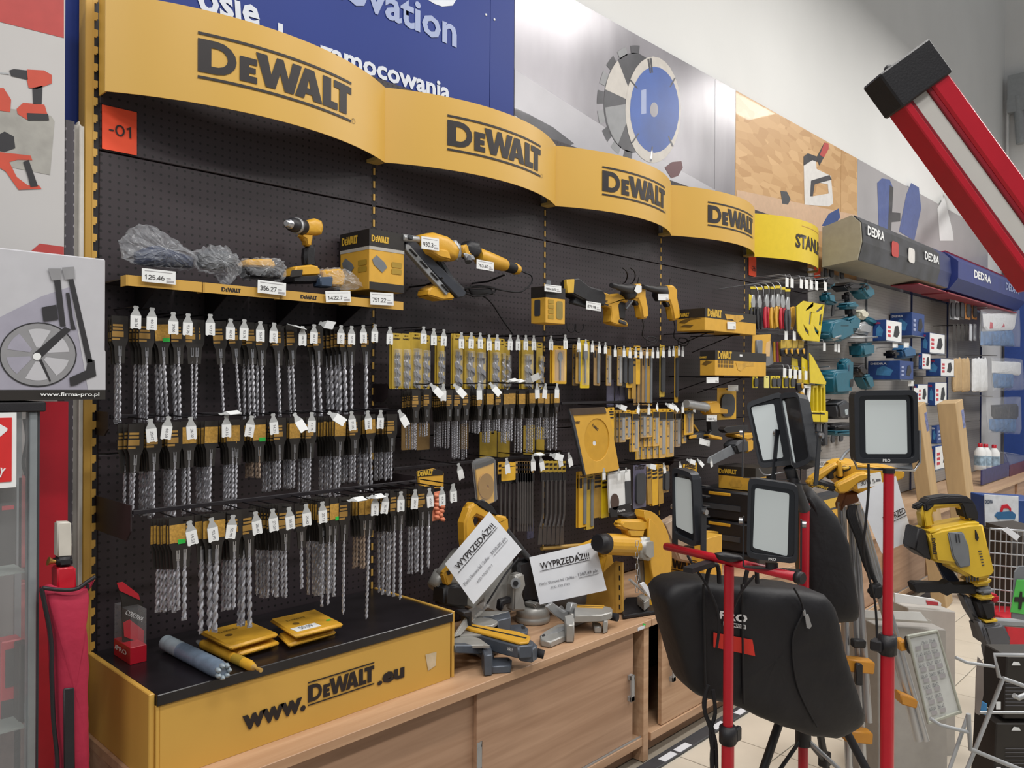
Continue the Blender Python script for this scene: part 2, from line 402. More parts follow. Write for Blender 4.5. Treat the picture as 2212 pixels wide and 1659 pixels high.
for a in (-100, -38, 45, 95, 140, 215, 265):
    c, s_ = math.cos(math.radians(a)), math.sin(math.radians(a))
    x0, y0, x1, y1 = 1411+60*c, 237+112*s_, 1413+44*c, 237+80*s_
    pp([(x0-2, y0), (x0+2, y0), (x1+1.5, y1), (x1-1.5, y1)], YP-.002, DkP, t, 'blade_slot')
pp(el(1413, 237, 9, 16, 14), YP-.002, GM, t, 'blade_hub')
pp([(1385, 195), (1396, 192), (1396, 245), (1385, 247)], YP-.002, LilI, t)
pp([(1436, 362), (1452, 350), (1472, 348), (1475, 362), (1465, 380), (1450, 385)], YP-.001, mat('dark_red_print', '5A2A30', .4), t, 'handle_print')
pp([(1112, 232), (1145, 248), (1195, 275), (1240, 310), (1225, 318), (1190, 300), (1112, 248)], YP-.001, DkP, t, 'chain_print')
t = board(3.716, 3.985, GM, 'narrow grey metallic poster strip beside the chipboard poster')
OSB = mat('chipboard_print', 'C39763', .45, var=.22, scale=14, stretch=(1.6, 1, 1), coat=.1)
nt = OSB.node_tree; vo = nt.nodes.new('ShaderNodeTexVoronoi'); vo.inputs['Scale'].default_value = 11; mp2 = nt.nodes.new('ShaderNodeMapping'); mp2.inputs['Rotation'].default_value = (0, .7, 0); mp2.inputs['Scale'].default_value = (.55, 1, 1.7)
tc2 = nt.nodes.new('ShaderNodeTexCoord'); nt.links.new(tc2.outputs['Object'], mp2.inputs[0]); nt.links.new(mp2.outputs[0], vo.inputs['Vector']); rp = nt.nodes.new('ShaderNodeValToRGB'); rp.color_ramp.elements[0].color = lin('B58A55'); rp.color_ramp.elements[1].color = lin('CDA572'); rp.color_ramp.elements[0].position = .1
sp_ = nt.nodes.new('ShaderNodeSeparateColor'); nt.links.new(vo.outputs['Color'], sp_.inputs[0]); nt.links.new(sp_.outputs[0], rp.inputs[0]); nt.links.new(rp.outputs[0], nt.nodes['Principled BSDF'].inputs['Base Color'])
t = board(3.989, 5.79, OSB, 'chipboard poster with white staple gun and red lever')
WhP = mat('white_tool_print', 'D9D6D2', .4, coat=.2); ShP = mat('shelf_print', 'C9A788', .5, coat=.1)
pp([(1591, 410), (1853, 465), (1853, 500), (1591, 500)], YP+.0005, ShP, t, 'bench_print')
pp([(1736, 345), (1742, 335), (1762, 340), (1764, 365), (1795, 380), (1800, 440), (1790, 446), (1738, 442)], YP, WhP, t, 'staple_gun_print', [[(1756, 392), (1788, 398), (1790, 418), (1756, 424)]])
pp([(1736, 358), (1736, 338), (1745, 331), (1765, 338), (1766, 350), (1755, 346)], YP-.0005, DkP, t, 'staple_gun_cap')
pp([(1764, 340), (1781, 308), (1790, 312), (1788, 325), (1770, 358)], YP-.0006, DkP, t, 'lever_print')
pp([(1771, 335), (1781, 308), (1790, 310), (1790, 322), (1780, 340)], YP-.0011, mat('red_print', 'B3352F', .4), t, 'lever_tip_print')
pp([(1752, 390), (1792, 378), (1797, 388), (1760, 398), (1756, 424), (1750, 424)], YP-.0006, DkP, t, 'grip_print')
pp([(1686, 412), (1700, 414), (1708, 430), (1702, 442), (1690, 440)], YP, GryD, t, 'clamp_print')
t = board(5.795, 6.15, OSB, 'narrow chipboard poster strip with a blue handled tool')
pp([(1775, 488), (1790, 462), (1812, 450), (1815, 470), (1800, 490)], YP, Blu, t, 'tool_print')
GrP = mat('pale_grey_print', 'A5A2A4', .4, var=.08, scale=2, coat=.2)
t = board(6.155, 10.6, GrP, 'long pale grey poster with blue tools and gloves at the far end')
BtP = mat('blue_tool_print', '4A5B93', .4, var=.1, coat=.2)
pp([(1895, 395), (1905, 385), (1922, 388), (1930, 408), (1920, 495), (1898, 490)], YP, BtP, t, 'tool_print')
pp([(1922, 400), (1930, 405), (1925, 498), (1918, 498)], YP-.0005, DkP, t, 'tool_print')
pp([(1942, 500), (1958, 420), (1968, 395), (1985, 405), (1990, 450), (1975, 520)], YP, BtP, t, 'tool_print')
pp([(1925, 458), (1945, 460), (1945, 478), (1925, 480)], YP, DkP, t, 'tool_print')
pp([(2025, 450), (2040, 425), (2058, 500), (2060, 520), (2030, 520)], YP, Wht, t, 'glove_print')
# small camera on a bracket high on the wall
t = thing('security_camera', 'small white security camera on the wall above the far posters', 'camera', at(2045, 418, Y=.06))
p = at(2046, 418, Y=.06); q = at(2080, 437, Y=-.35)
B().tube([p, p+V(.0, -.14, .06), p+V(.12, -.28, .02)], .022, 8).obj('bracket', Wht, t)
B().tube([p+V(.0, -.25, .03), q], [.05, .06], 12).obj('body', Wht, t, bev=.004)
B().cyl(q, q+(q-p).normalized()*.02, .045).obj('lens', Blk, t)
# pipes on the far wall
for u, w in ((2150, .03), (2178, .02)):
    p = at(u, 100, X=11.55); q = at(u, 430, X=11.55)
    tag(B().tube([(p.x, p.y, 5.5), (p.x, p.y, q.z), (p.x, p.y-.3, q.z-.1), (p.x, p.y-.35, q.z-.9)], w, 8).obj('wall_pipe', Wht), 'white pipe on the far wall, '+('left one of two' if u < 2160 else 'right one of two'), 'pipe', 'pipes on the far wall')
t = thing('wall_meter_cabinet', 'grey utility pipe bracket high on the far right wall', 'pipe', at(2205, 200, X=11.5))
p = at(2200, 30, X=11.5); q = at(2206, 310, X=11.5)
B().tube([(p.x, p.y, 5.5), q], .06, 8).obj('riser', mat('pale_bracket', '9EA2A4', .5), t); B().cb(at(2206, 200, X=11.5), (.1, .3, .5)).obj('bracket', mat('pale_bracket', '9EA2A4', .5), t)
B().box(11.45, 11.58, -.9, .05, FZ, 3.4).obj('blue_pillar', mat('blue_column', '24438A', .5, var=.06), None, label='bright blue column at the far end of the aisle', cat='column')
# ---------------------------------------------------------------- slotted shelving with pegboard backs
ORD = ['first', 'second', 'third', 'fourth', 'fifth']
for k in range(5):
    t = thing('pegboard_bay', ORD[k]+' black pegboard shelving bay from the left under '+('a curved yellow header' if k < 4 else 'the bright yellow header'), 'shelving', (k, 0, .6), group='black pegboard bays')
    for z0, z1 in ((.6, 1.4), (1.4, 2.3), (2.3, 2.8)):
        B().box(k+.008, k+.992, 0, .02, z0+.002, z1-.002).obj('back_panel', Peg, t, bev=.002)
    if k == 0:
        B().box(-.034, -.012, -.006, .05, .58, 3.0).obj('post', Yel, t, bev=.002)
        pts = [(-.014, .58)]
        z = .6; 
        edge = [(0, .58)]
        while z < 2.98:
            edge += [(0, z), (-.0105, z), (-.0105, z+.026), (-.004, z+.026), (-.004, z+.031), (0, z+.031)]; z += .05
        edge += [(0, 3.0)]
        B().prism([(-.014, .58)]+edge+[(-.014, 3.0)], .004, FR((0, -.003, 0))).obj('slotted_strip', Yel, t)
        B().box(-.014, .008, .004, .02, .58, 3.0).obj('post_liner', BlkS, t)
    else:
        B().box(k-.008, k+.008, .002, .03, .6, 2.8).obj('post', BlkS, t)
        b = B(); z = .62
        while z < 2.45: b.box(k-.004, k+.004, -.001, .002, z, z+.026); z += .05
        b.obj('slot_row', mat('yellow_slot', 'C9A050', .5), t)['kind'] = 'stuff'
# curved headers
ZB, ZT, YH, SAG = 2.4555, 2.7407, -.066, .14
RH = (.25+SAG*SAG)/(2*SAG)
def hy(x): return YH-(math.sqrt(max(RH*RH-(x-.5)**2, 0))-(RH-SAG))
def bend(me, X0, off):
    bm = bmesh.new(); bm.from_mesh(me)
    for i in range(1, 40):
        bmesh.ops.bisect_plane(bm, geom=bm.verts[:]+bm.edges[:]+bm.faces[:], plane_co=(i*.025, 0, 0), plane_no=(1, 0, 0))
    for v in bm.verts:
        x = v.co.x; v.co = (X0+x, hy(x)-off, v.co.z)
    bm.to_mesh(me); bm.free()
for k in range(5):
    m = YelH if k < 4 else YelS
    lab = ORD[k]+' curved yellow header with heavy black brand lettering' if k < 4 else 'bright yellow curved header with black lettering, right of the others'
    t = thing('header_sign', lab, 'sign', (k, YH, ZB), group='curved shelf headers')
    b = B(); n = 24; vs = []; fs = []
    for i in range(n+1):
        x = i/n
        for y in (hy(x), hy(x)+.003):
            for z in (ZB, ZT): vs.append((k+x, y, z))
    for i in range(n):
        a = 4*i; c = a+4; fs += [(a, c, c+1, a+1), (a+2, a+3, c+3, c+2), (a+1, c+1, c+3, a+3), (a, a+2, c+2, c)]
    b.add(vs, fs[0::4]); b.add(vs, fs[1::4]); b.add(vs, fs[2::4]+fs[3::4]); o = b.obj('panel', m, t, smooth=True)
    b = B()
    b.box(k+.001, k+.005, YH, -.012, ZB, ZT); b.obj('end_cap', m, t)
    b = B(); b.prism([(.955, hy(.955)), (1, YH), (1, -.012), (.955, -.012)], .012, T(k, 0, ZB)); b.obj('bracket', mat('beige_bracket', 'B89A55', .5), t)
    if k < 4:
        w = .552; x0 = .226; z0 = 2.528+.02*w/4.74*8
        kk = w/4.74; b = B(); src = logo_mesh(True); b.add(src.v, src.f, FR((x0, 0, 2.5515)) @ S(kk, kk*.86, kk)); o = b.obj('logo', Ink, t)
        bend(o.data, k, .0022)
        ring = B(); ring.prism(arc(.79, 2.54, .009, 0, 360, 12)[:-1], 0, FR((0, 0, 0)), 0, [arc(.79, 2.54, .0075, 0, 360, 12)[:-1]]); o = ring.obj('registered_mark', Ink, t); bend(o.data, k, .0022)
    else:
        o = textw('STANLEY', (.34, 0, 2.545), (.88, 0, 2.545), .098, Ink, t, 'logo', .035, off=0)
        bend(o.data, k, .0022)
        b = B(); b.add([(.42, 0, 2.70), (.95, 0, 2.70), (.95, 0, 2.705), (.42, 0, 2.705)], [(0, 1, 2, 3)]); o = b.obj('line', Yel, t); bend(o.data, k, .0015)
# orange row numbers
def numcard(poly, Y, s, lab):
    P = [at(u, v, Y=Y) for u, v in poly]; t = thing('row_number_card', lab, 'sign', P[0], group='orange row numbers')
    B().prism([(p.x, p.z) for p in P], .002, FR((0, Y, 0))).obj('card', Org, t)
    return t, P
t, P = numcard([(220, 226), (295, 243), (295, 336), (220, 321)], -.004, '-01', 'large orange card reading -01 under the first header')
textw('-01', P[3]+(P[2]-P[3])*.18+V(0, -.003, (P[0]-P[3]).z*.36), P[3]+(P[2]-P[3])*.82+V(0, -.003, (P[0]-P[3]).z*.36), (P[0]-P[3]).z*.27, Ink, t)
t, P = numcard([(1617, 555), (1633, 556), (1633, 599), (1617, 594)], -.004, '-26', 'narrow orange card reading -26 beside the bright yellow header')
textw('-26', P[3]+(P[2]-P[3])*.2+V(0, -.003, (P[0]-P[3]).z*.3), P[3]+(P[2]-P[3])*.9+V(0, -.003, (P[0]-P[3]).z*.3), (P[0]-P[3]).z*.27, Ink, t)
numcard([(1759, 577), (1772, 579), (1772, 601), (1759, 600)], -.004, '', 'small orange card half hidden behind the bright yellow header')
# ---------------------------------------------------------------- small tray shelf with yellow price strips
TRAY = [(.012, .226), (.232, .482), (.488, .73), (.736, .985)]
TZ = 1.908
PRICE = ['125.46', '356.27', '1422.7', '751.22']
PC = [((306, 579), (379, 585), (379, 615), (306, 608)), ((556, 604), (617, 611), (617, 639), (556, 632)), ((704, 629), (758, 628), (758, 652), (704, 653)), ((800, 631), (850, 634), (850, 660), (800, 658))]
def price_card(poly, Y, s, lab, par=None, fs=.4, world=True, size=.36):
    P = [at(u, v, Y=Y) for u, v in poly]
    t = par or thing('price_card', lab, 'price tag', P[3])
    if not par: t['group'] = 'white shelf price cards'
    x = P[2]-P[3]; y = P[0]-P[3]; M = frame(P[3], x, y); w, h = x.length, y.length
    B().box(0, w, 0, h, 0, .0015, M).obj('card', Wht, t)
    if s: textw(s, M @ V(w*.08, h*.22, 0), M @ V(w*.66, h*.22, 0), h*size, Ink, t, 'price', up=M.to_3x3() @ V(0, 1, 0), off=.0025)
    b = B(); b.box(w*.72, w*.95, h*.1, h*.26, .0016, .002, M); b.box(w*.72, w*.85, h*.38, h*.44, .0016, .002, M); b.box(w*.08, w*.9, h*.82, h*.86, .0016, .002, M)
    b.obj('small_print', mat('pale_grey_print', 'A0A0A4', .6), t)
    return t
for k, (x0, x1) in enumerate(TRAY):
    t = thing('tray_shelf', 'black tray shelf with yellow front strip, '+ORD[k]+' from the left', 'shelf', (x0, 0, TZ), group='tray shelves of the first bay')
    B().box(x0, x1, -.2, -.001, TZ-.004, TZ).obj('tray', BlkS, t)
    B().prism([(x0, -.2), (x1, -.2), (x1, -.203), (x0+.004, -.203)], .03, T(0, 0, TZ-.024)).obj('front_strip', Yel, t)
    B().box(x0-.001, x0+.003, -.2, -.16, TZ-.024, TZ+.006).obj('side_strip', Yel, t)
    B().prism([(0, 0), (.19, 0), (0, -.09)], .003, frame((x0+.1, 0, TZ-.005), (0, -1, 0), (0, 0, 1))).obj('bracket', BlkS, t)
    if k in (1, 2): logo(FR((x0+.055 if k == 1 else x0+.07, -.2035, TZ-.016)), .062, Ink, t, False)
    price_card(PC[k], -.212, PRICE[k], 'white card priced '+PRICE[k]+' on the '+ORD[k]+' tray from the left')
# ---------------------------------------------------------------- base display box
t = thing('display_base', 'yellow display base with black top and web address on the front', 'display stand', (.5, -.23, .59))
B().box(-.004, 1.006, -.462, -.003, .79, .8195).obj('top_slab', BlkG, t, bev=.002)
B().box(.004, 1.0, -.456, -.44, .592, .79).obj('front_panel', Yel, t, bev=.002)
B().box(-.02, -.005, -.45, -.002, .592, .822).obj('side_panel', Yel, t, bev=.002)
B().box(1.008, 1.02, -.455, -.002, .592, .823).obj('side_panel', Yel, t, bev=.002)
B().box(-.005, .004, -.457, -.44, .592, .79).obj('corner_post', Yel, t, bev=.001)
yb = -.457
textw('www.', at(523, 1581, Y=yb), at(660, 1534, Y=yb), .043, Ink, t, 'lettering', .05)
pA, pB = at(665, 1527, Y=yb), at(808, 1480, Y=yb)
logo(FR((pA.x, yb-.001, .6725)), pB.x-pA.x, Ink, t)
textw('.eu', at(814, 1482, Y=yb), at(873, 1463, Y=yb), .036, Ink, t, 'lettering', .05)
pp([(919, 1414), (943, 1408), (941, 1438), (925, 1449)], yb-.0008, mat('torn_tape', 'BFAE90', .8, var=.15), t, 'torn_label')
# ---------------------------------------------------------------- low cabinets with one continuous worktop each
def cabinet(X0, X1, lab, split, gap=0, handles=True, wm_=None):
    W1 = wm_ or WoodT
    t = thing('low_cabinet', lab, 'cabinet', ((X0+X1)/2, -.3, FZ), group='low cabinets under the pegboard')
    B().box(X0, X1, -.568, .09, .563, .593).obj('top', W1, t, bev=.0015)
    B().box(X0+.0, X0+.028, -.55, .09, FZ+.0, .563).obj('side', WoodD, t, bev=.001)
    B().box(X1-.04, X1-.002, -.556, .09, FZ, .563).obj('side', W1, t, bev=.001)
    B().box(X0+.028, X1-.04, -.552, -.08, .05, .085).obj('bottom_rail', W1, t, bev=.001)
    B().box(X0+.028, X1-.04, -.50, -.48, FZ, .05).obj('plinth', WoodD, t)
    B().box(X0+.028, X1-.04, -.1, -.08, .085, .563).obj('back', mat('dark_inside', '241C18', .8), t)
    B().box(X0+.03, X1-.045, -.546, -.541, .085, .092).obj('track', Alu, t)
    a, c, e = X0+.03, split, X1-.1
    for i, (x0, x1) in enumerate(((a, c), (c-.02, e))):
        x0 += gap*(i == 1 and split < 0); y = -.535+.0*i if i == 1 else -.538
        y = -.522 if i == 0 else -.541
        if i == 0: x1 += .02
        d = B().box(x0, x1, y, y+.017, .092, .561).obj('door', WoodD, t, bev=.001)
        hx = x1-.035
        b = B(); z0, z1 = .27, .38
        b.box(hx-.004, hx+.02, y-.02, y-.014, z0, z1); b.box(hx-.004, hx+.02, y-.02, y, z0, z0+.02); b.box(hx-.004, hx+.02, y-.02, y, z1-.02, z1)
        b.obj('handle', Alu, d, bev=.001)
    return t
c1 = cabinet(-.03, 2.072, 'light oak low cabinet with sliding doors under the yellow base', 1.066)
plate('tag', at(1378, 1363, Y=-.5695), .05, .014, .001, WhtP, c1)
pp([(1389, 1346), (1395, 1349), (1394, 1353), (1388, 1353)], -.5693, Grn, c1, 'sticker')
# second cabinet with its left door pushed open
t = thing('low_cabinet', 'light oak low cabinet behind the black tool bag', 'cabinet', (3, -.3, FZ), group='low cabinets under the pegboard')
X0, X1 = 2.078, 4.1
B().box(X0, X1, -.568, .09, .563, .593).obj('top', WoodT, t, bev=.0015)
B().box(X0, X0+.02, -.53, .09, FZ, .565).obj('side', WoodD, t); B().box(X1-.03, X1, -.55, .09, FZ, .565).obj('side', WoodD, t)
B().box(X0+.02, X1-.03, -.552, -.08, .05, .085).obj('bottom_rail', WoodT, t, bev=.001); B().box(X0+.02, X1-.03, -.5, -.48, FZ, .05).obj('plinth', WoodD, t)
B().box(X0+.02, X1-.03, -.1, -.08, .085, .565).obj('back', mat('dark_inside', '241C18', .8), t)
for x0, x1 in ((2.19, 3.1), (3.11, 4.05)):
    d = B().box(x0, x1, -.545, -.525, .088, .565).obj('door', WoodT, t, bev=.001)
    b = B(); hx = x0+.06; b.box(hx, hx+.024, -.566, -.56, .27, .38); b.box(hx, hx+.024, -.566, -.545, .27, .29); b.box(hx, hx+.024, -.566, -.545, .36, .38); b.obj('handle', Alu, d, bev=.001)
for k, (X0, X1, lab) in enumerate(((4.1, 6.1, 'light oak low cabinet behind the standing tripod'), (6.1, 8.1, 'beech low cabinet with pale worktop beyond the tall cartons'), (8.1, 10.4, 'farthest beech low cabinet at the end of the aisle'))):
    cabinet(X0, X1, lab, (X0+X1)/2, wm_=WoodL)
t = thing('floor_price_rail', 'dark floor rail with white price strips along the cabinets', 'rail', (2.8, -.6, FZ))
B().box(1.2, 6, -.64, -.575, FZ, FZ+.012).obj('rail', GryD, t, bev=.002)
for x in (1.86, 2.08, 2.2, 2.52, 2.75): B().box(x, x+.1, -.636, -.6, FZ+.012, FZ+.013).obj('price_strip', WhtP, t)
# ---------------------------------------------------------------- hooks with price flags and hanging goods
NTH = ['first', 'second', 'third', 'fourth', 'fifth', 'sixth', 'seventh', 'eighth', 'ninth', 'tenth', 'eleventh', 'twelfth', 'thirteenth', 'fourteenth', 'fifteenth', 'sixteenth', 'seventeenth', 'eighteenth', 'nineteenth', 'twentieth', 'twenty-first', 'twenty-second']
TW, TH = .03, .066
def _flag():
    top = [(-.006, 0), (-.008, -.005), (-.006, -.007), (-.006, -.011), (-TW/2, -.028), (-TW/2, -TH*.42), (TW/2, -TH*.42), (TW/2, -.028), (.006, -.011), (.006, -.007), (.008, -.005), (.006, 0)]
    bot = [(-TW/2, -TH*.42), (-TW/2, -TH+.002), (-TW/2+.003, -TH), (-.009, -TH), (-.006, -TH+.002), (.006, -TH+.002), (.009, -TH), (TW/2-.003, -TH), (TW/2, -TH+.002), (TW/2, -TH*.42)]
    a = B(); a.prism(top, .0012); a.prism(bot, .0012)
    c = B(); c.prism([(x*.96, y) for x, y in bot], .0004, None, .0013)
    return a.mesh('tag_holder', GryT), c.mesh('price_label', Wht)
FLAG, FLAGP = _flag()
def hook(p, Yback, lab, price='', roll=0, pitch=0, s=1, wire=WireB, grp='price flag hooks'):
    """wire hook running out to p with a bottle-shaped price flag hanging from its end"""
    t = thing('price_hook', lab, 'hook', p, group=grp)
    B().tube([(0, Yback-p.y, .004), (0, .02, .002), (0, 0, .004)], .0022, 5).obj('wire', wire, t, False)
    h = link('tag_holder', FLAG, t, False)
    h.matrix_basis = T(0, -.004, .004) @ FR((0, 0, 0)) @ Rz(roll) @ (Ry(72) if abs(roll) > 60 and pitch >= 40 else Rx(-pitch)) @ S(s)
    link('price_label', FLAGP, h, False)
    if price: text(price, .0115, T(.001, -TH*.72, .0022) @ Rz(-90), InkL, h, 'price', world=False)
    return t
BITS = {}
def bit_mesh(L, r, brown=False):
    key = (round(L, 3), round(r, 4), brown)
    if key in BITS: return BITS[key]
    b = B(); n = 8; seg = max(8, int(L/(r*1.15))); vs = []; fs = []
    z0 = -.012; pit = r*6.2
    for i in range(seg+1):
        z = -L*i/seg; 
        for j in range(n):
            a = 2*PI*j/n; q = r*(1 if j % 4 in (0, 1) else .56)
            if z > z0: q = r*.8
            a2 = a+2*PI*z/pit
            vs.append((q*math.cos(a2), q*math.sin(a2), z))
    for i in range(seg):
        for j in range(n): fs.append((i*n+j, (i+1)*n+j, (i+1)*n+(j+1) % n, i*n+(j+1) % n))
    fs.append(tuple(range(seg*n, seg*n+n))[::-1])
    b.add(vs, fs); b.prism([(-r, -.2*r), (r, -.2*r), (r, .2*r), (-r, .2*r)], r*1.2, T(0, 0, -L-r*.9))
    b.cyl((0, 0, .03), (0, 0, 0), r*.75, n=8)
    BITS[key] = b.mesh('bit', StlB if brown else StlD); return BITS[key]
_c = B(); _c.prism([(-.022, 0), (.022, 0), (.022, -.07), (.015, -.088), (.0125, -.135), (-.0125, -.135), (-.015, -.088), (-.022, -.07)], .003)
CARD = _c.mesh('drill_card', BlkC)
_c = B(); _c.box(-.019, .008, -.03, -.024, .003, .0036); _c.box(-.019, .008, -.04, -.034, .003, .0036); _c.box(-.021, .01, -.06, -.044, .003, .0036); _c.box(-.021, .0, -.069, -.063, .003, .0036)
LBL1 = _c.mesh('print_label', mat('ochre_print', 'A88240', .55))
_c = B(); _c.box(-.021, .021, -.066, -.018, .003, .0036); LBL2 = _c.mesh('print_label', mat('ochre_label', 'B98F40', .55, var=.25, scale=160))
_c = B(); _c.box(-.0045, -.0015, -.112, -.086, .003, .0045); _c.box(.0015, .0045, -.112, -.086, .003, .0045); _c.box(-.0045, .0045, -.114, -.110, .003, .0045)
WIN = _c.mesh('shank_window', Stl)
def drill(p, L, r, lab, grp, style=0, tilt=0, brown=False, s=1, green=False):
    o = link('drill_bit_pack', CARD); tag(o, lab, 'drill bit', grp)
    o.matrix_basis = T(*p) @ FR((0, 0, 0)) @ Rz(tilt) @ Ry(random.uniform(-6, 6)) @ S(s)
    l = link('print_label', LBL2 if style else LBL1, o, False)
    if not style and random.random() < .5: l.location.z = 0
    link('shank_window', WIN, o, False)
    bt = link('bit', bit_mesh(L, r, brown), o, False); bt.matrix_basis = T(0, -.126, 0) @ Rx(-90) @ Rz(random.uniform(0, 180)) @ S(1/s, 1/s, 1/s)
    if green: B().box(.0, .02, -.07, -.058, .0037, .0042).obj('sticker', Grn, o, False)
    return o
def rack(rows, Yf, where, grp, zc, s=1.0, dY=.013, dvt=0):
    """rows: (u of the front bit, spacing px, count, v of the bit end, radius mm, style, tilt, brown)"""
    for i, g in enumerate(rows):
        u, sp, n, vb, r, style, tilt = g[:7]; br = len(g) > 7 and g[7]
        for k in range(n):
            Y = Yf+dY*k; vm = vb-40
            q = at(u-sp*k, vm, Y=Y); zb = at(u-sp*k, vb-random.uniform(0, 5), Y=Y).z
            ztop = zc(q.x)+random.uniform(-.002, .002)-.001*k
            L = max(.04, round((ztop-.126*s-zb)/.006)*.006)
            x = q.x + math.tan(math.radians(tilt))*0
            drill((x, Y, ztop), L, r/1000, '%s drill bit, %s, %s hook from left, %s' % ('thick steel' if r > 6.5 else 'steel', 'frontmost' if k == 0 else NTH[k]+' from front', NTH[i], where), grp, style, tilt+random.uniform(-1.2, 1.2), br, s, green=(style == 2 and k == 0))
def flags(lst, Y, Yb, z, where, off, sc, prices, grp, s=1, wire=WireB):
    for i, e in enumerate(lst):
        u, v = off[0]+e[0]/sc, off[1]+e[1]/sc; roll, pitch = (e[2], e[3]) if len(e) > 2 else (random.uniform(-2, 2), 0)
        p = at(u, v, Y=Y)
        lab = 'hook with price flag, %s from left, %s' % (NTH[i], where)
        hook(p, Yb, lab, prices[i] if i < len(prices) else '', roll, pitch, s, wire, grp)
# --- first bay, top row
fl1 = [(243, 80), (360, 92), (512, 125), (620, 135), (780, 138), (927, 172), (1027, 177), (1142, 190), (1242, 200), (1340, 212, 80, 60), (1448, 225), (1532, 212), (1570, 204, 60, 70), (1727, 218), (1803, 223), (1887, 215), (1972, 210), (2080, 228)]
flags(fl1, -.165, 0, 0, 'the top drill row', (220, 640), 3.3515, ['38.34', '60.12', '39.66', '53.76', '97.17', '42.43', '53.76', '53.47', '57.07', '', '66.92', '64.11', '', '62.73', '57.01', '37.34', '62.60', '41.50'], 'price hooks of the top drill row')
def zr1(x): return 1.80-.004*x
def S1(lst, off, sc): return [(off[0]+e[0]/sc, e[1]/sc, e[2], off[1]+e[3]/sc)+tuple(e[4:]) for e in lst]
o1 = (220, 640)
def z_of(u, v, Y): return at(u, v, Y=Y).z
zA, zB_ = z_of(265, 684, -.14), z_of(790, 708, -.14)
rack(S1([(125, 14, 3, 912, 5.5, 0, 0), (318, 24, 4, 905, 5.5, 0, 0), (425, 22, 3, 905, 6, 2, 3), (545, 26, 3, 885, 6, 0, 2), (645, 10, 1, 890, 4, 0, 0), (687, 10, 1, 895, 5, 0, 0), (843, 10, 1, 855, 5, 0, 4), (950, 10, 1, 870, 5, 0, 4), (1075, 26, 3, 885, 6, 0, 2), (1148, 24, 2, 865, 6, 0, 1), (1268, 20, 2, 870, 6, 0, 3), (1365, 25, 2, 870, 5.5, 0, 2), (1555, 38, 2, 860, 7, 0, 2), (1745, 32, 5, 850, 8, 0, 2), (1800, 10, 1, 835, 6.5, 0, 0), (1908, 10, 1, 840, 8, 0, 0)], o1, 3.3515), -.135, 'the top drill row', 'masonry bits of the top row', lambda x: zA+(zB_-zA)*x)
# --- first bay, middle row on a bracket bar
def bar(X0, X1, Y, z, lab, arm=True, hgt=.07, name='hook_bar'):
    t = thing(name, lab, 'rail', (X0, Y, z), group='black hook bars')
    B().box(X0+.006, X1-.006, Y-.006, Y+.006, z-.006, z+.006).obj('bar', BlkS, t, bev=.001)
    for x in (X0+.004, X1-.007): B().prism([(0, -hgt*.8), (0, hgt*.2), (-Y, hgt*.2), (-Y, -hgt*.5), (-Y-.03, -hgt*.8)], .004, frame((x, 0, z), (0, -1, 0), (0, 0, 1))).obj('arm', mat('brown_black_steel', '2C2325', .5), t)
    return t
zM = z_of(300, 906, -.22)
bar(0.0, 1.0, -.10, zM+.004, 'black hook bar of the middle drill row in the first bay')
fl2 = [(335, 90, 5, 0), (465, 72, -8, 0), (618, 75, 4, 0), (820, 60, 95, 60), (870, 65), (1050, 67, -10, 0), (1197, 52, 5, 0), (1345, 52, 24, 20), (1470, 42), (1585, 42, 50, 30), (1748, 35, 5, 0), (1862, 30, 4, 0), (1955, 27, -3, 0), (2080, 27, 28, 10)]
flags(fl2, -.255, -.1, 0, 'the middle drill row', (220, 880), 3.253, ['20.47', '60.69', '26.02', '', '43.16', '50.11', '14.23', '', '17.75', '', '51.05', '18.24', '60.67', ''], 'price hooks of the middle drill row')
zA2, zB2 = z_of(285, 915, -.225), z_of(830, 895, -.225)
rack(S1([(238, 36, 3, 765, 5, 0, -1), (362, 18, 6, 765, 5.5, 0, 0), (508, 19, 5, 768, 5.5, 0, 0), (605, 18, 3, 745, 5, 1, 0), (765, 20, 6, 725, 6, 1, 0), (918, 18, 4, 708, 5, 1, 0), (946, 10, 1, 700, 5, 0, 0), (1100, 20, 5, 490, 5, 2, 0, True), (1245, 22, 6, 582, 5.5, 0, 0), (1352, 18, 5, 570, 5, 1, 0), (1465, 20, 5, 635, 5, 0, 0), (1672, 20, 8, 622, 5.5, 1, 0), (1775, 18, 6, 522, 5, 0, 0), (1880, 22, 5, 590, 6, 1, 1), (2035, 17, 8, 505, 5, 0, 0)], (220, 880), 3.253), -.225, 'the middle drill row', 'masonry bits of the middle row', lambda x: zA2+(zB2-zA2)*x)
# --- first bay, bottom row, far out on long arms
zL = z_of(345, 1120, -.40)
bar(0.0, 1.0, -.27, zL+.002, 'black hook bar on long arms of the bottom drill row', hgt=.1)
fl3 = [(530, 250, 10, 0), (665, 230, 7, 0), (800, 212, -8, 0), (935, 192, 7, 0), (1040, 175, 5, 0), (1140, 165, 6, 0), (1245, 145, 4, 0), (1345, 130, 3, 0), (1500, 128, 92, 50), (1620, 110, 92, 50), (1670, 90), (1740, 80, -10, 0), (1827, 68), (1915, 55, -4, 0), (2000, 47, 6, 0), (2078, 38), (2147, 20, 3, 0)]
flags(fl3, -.445, -.27, 0, 'the bottom drill row', (220, 1040), 2.836, ['19.53', '53.19', '50.90', '25.40', '27.07', '50.55', '25.42', '20.13', '', '', '47.89', '35.70', '31.40', '28.14', '43.57', '61.36', '52.29'], 'price hooks of the bottom drill row')
zA3, zB3 = z_of(380, 1120, -.415), z_of(900, 1052, -.415)
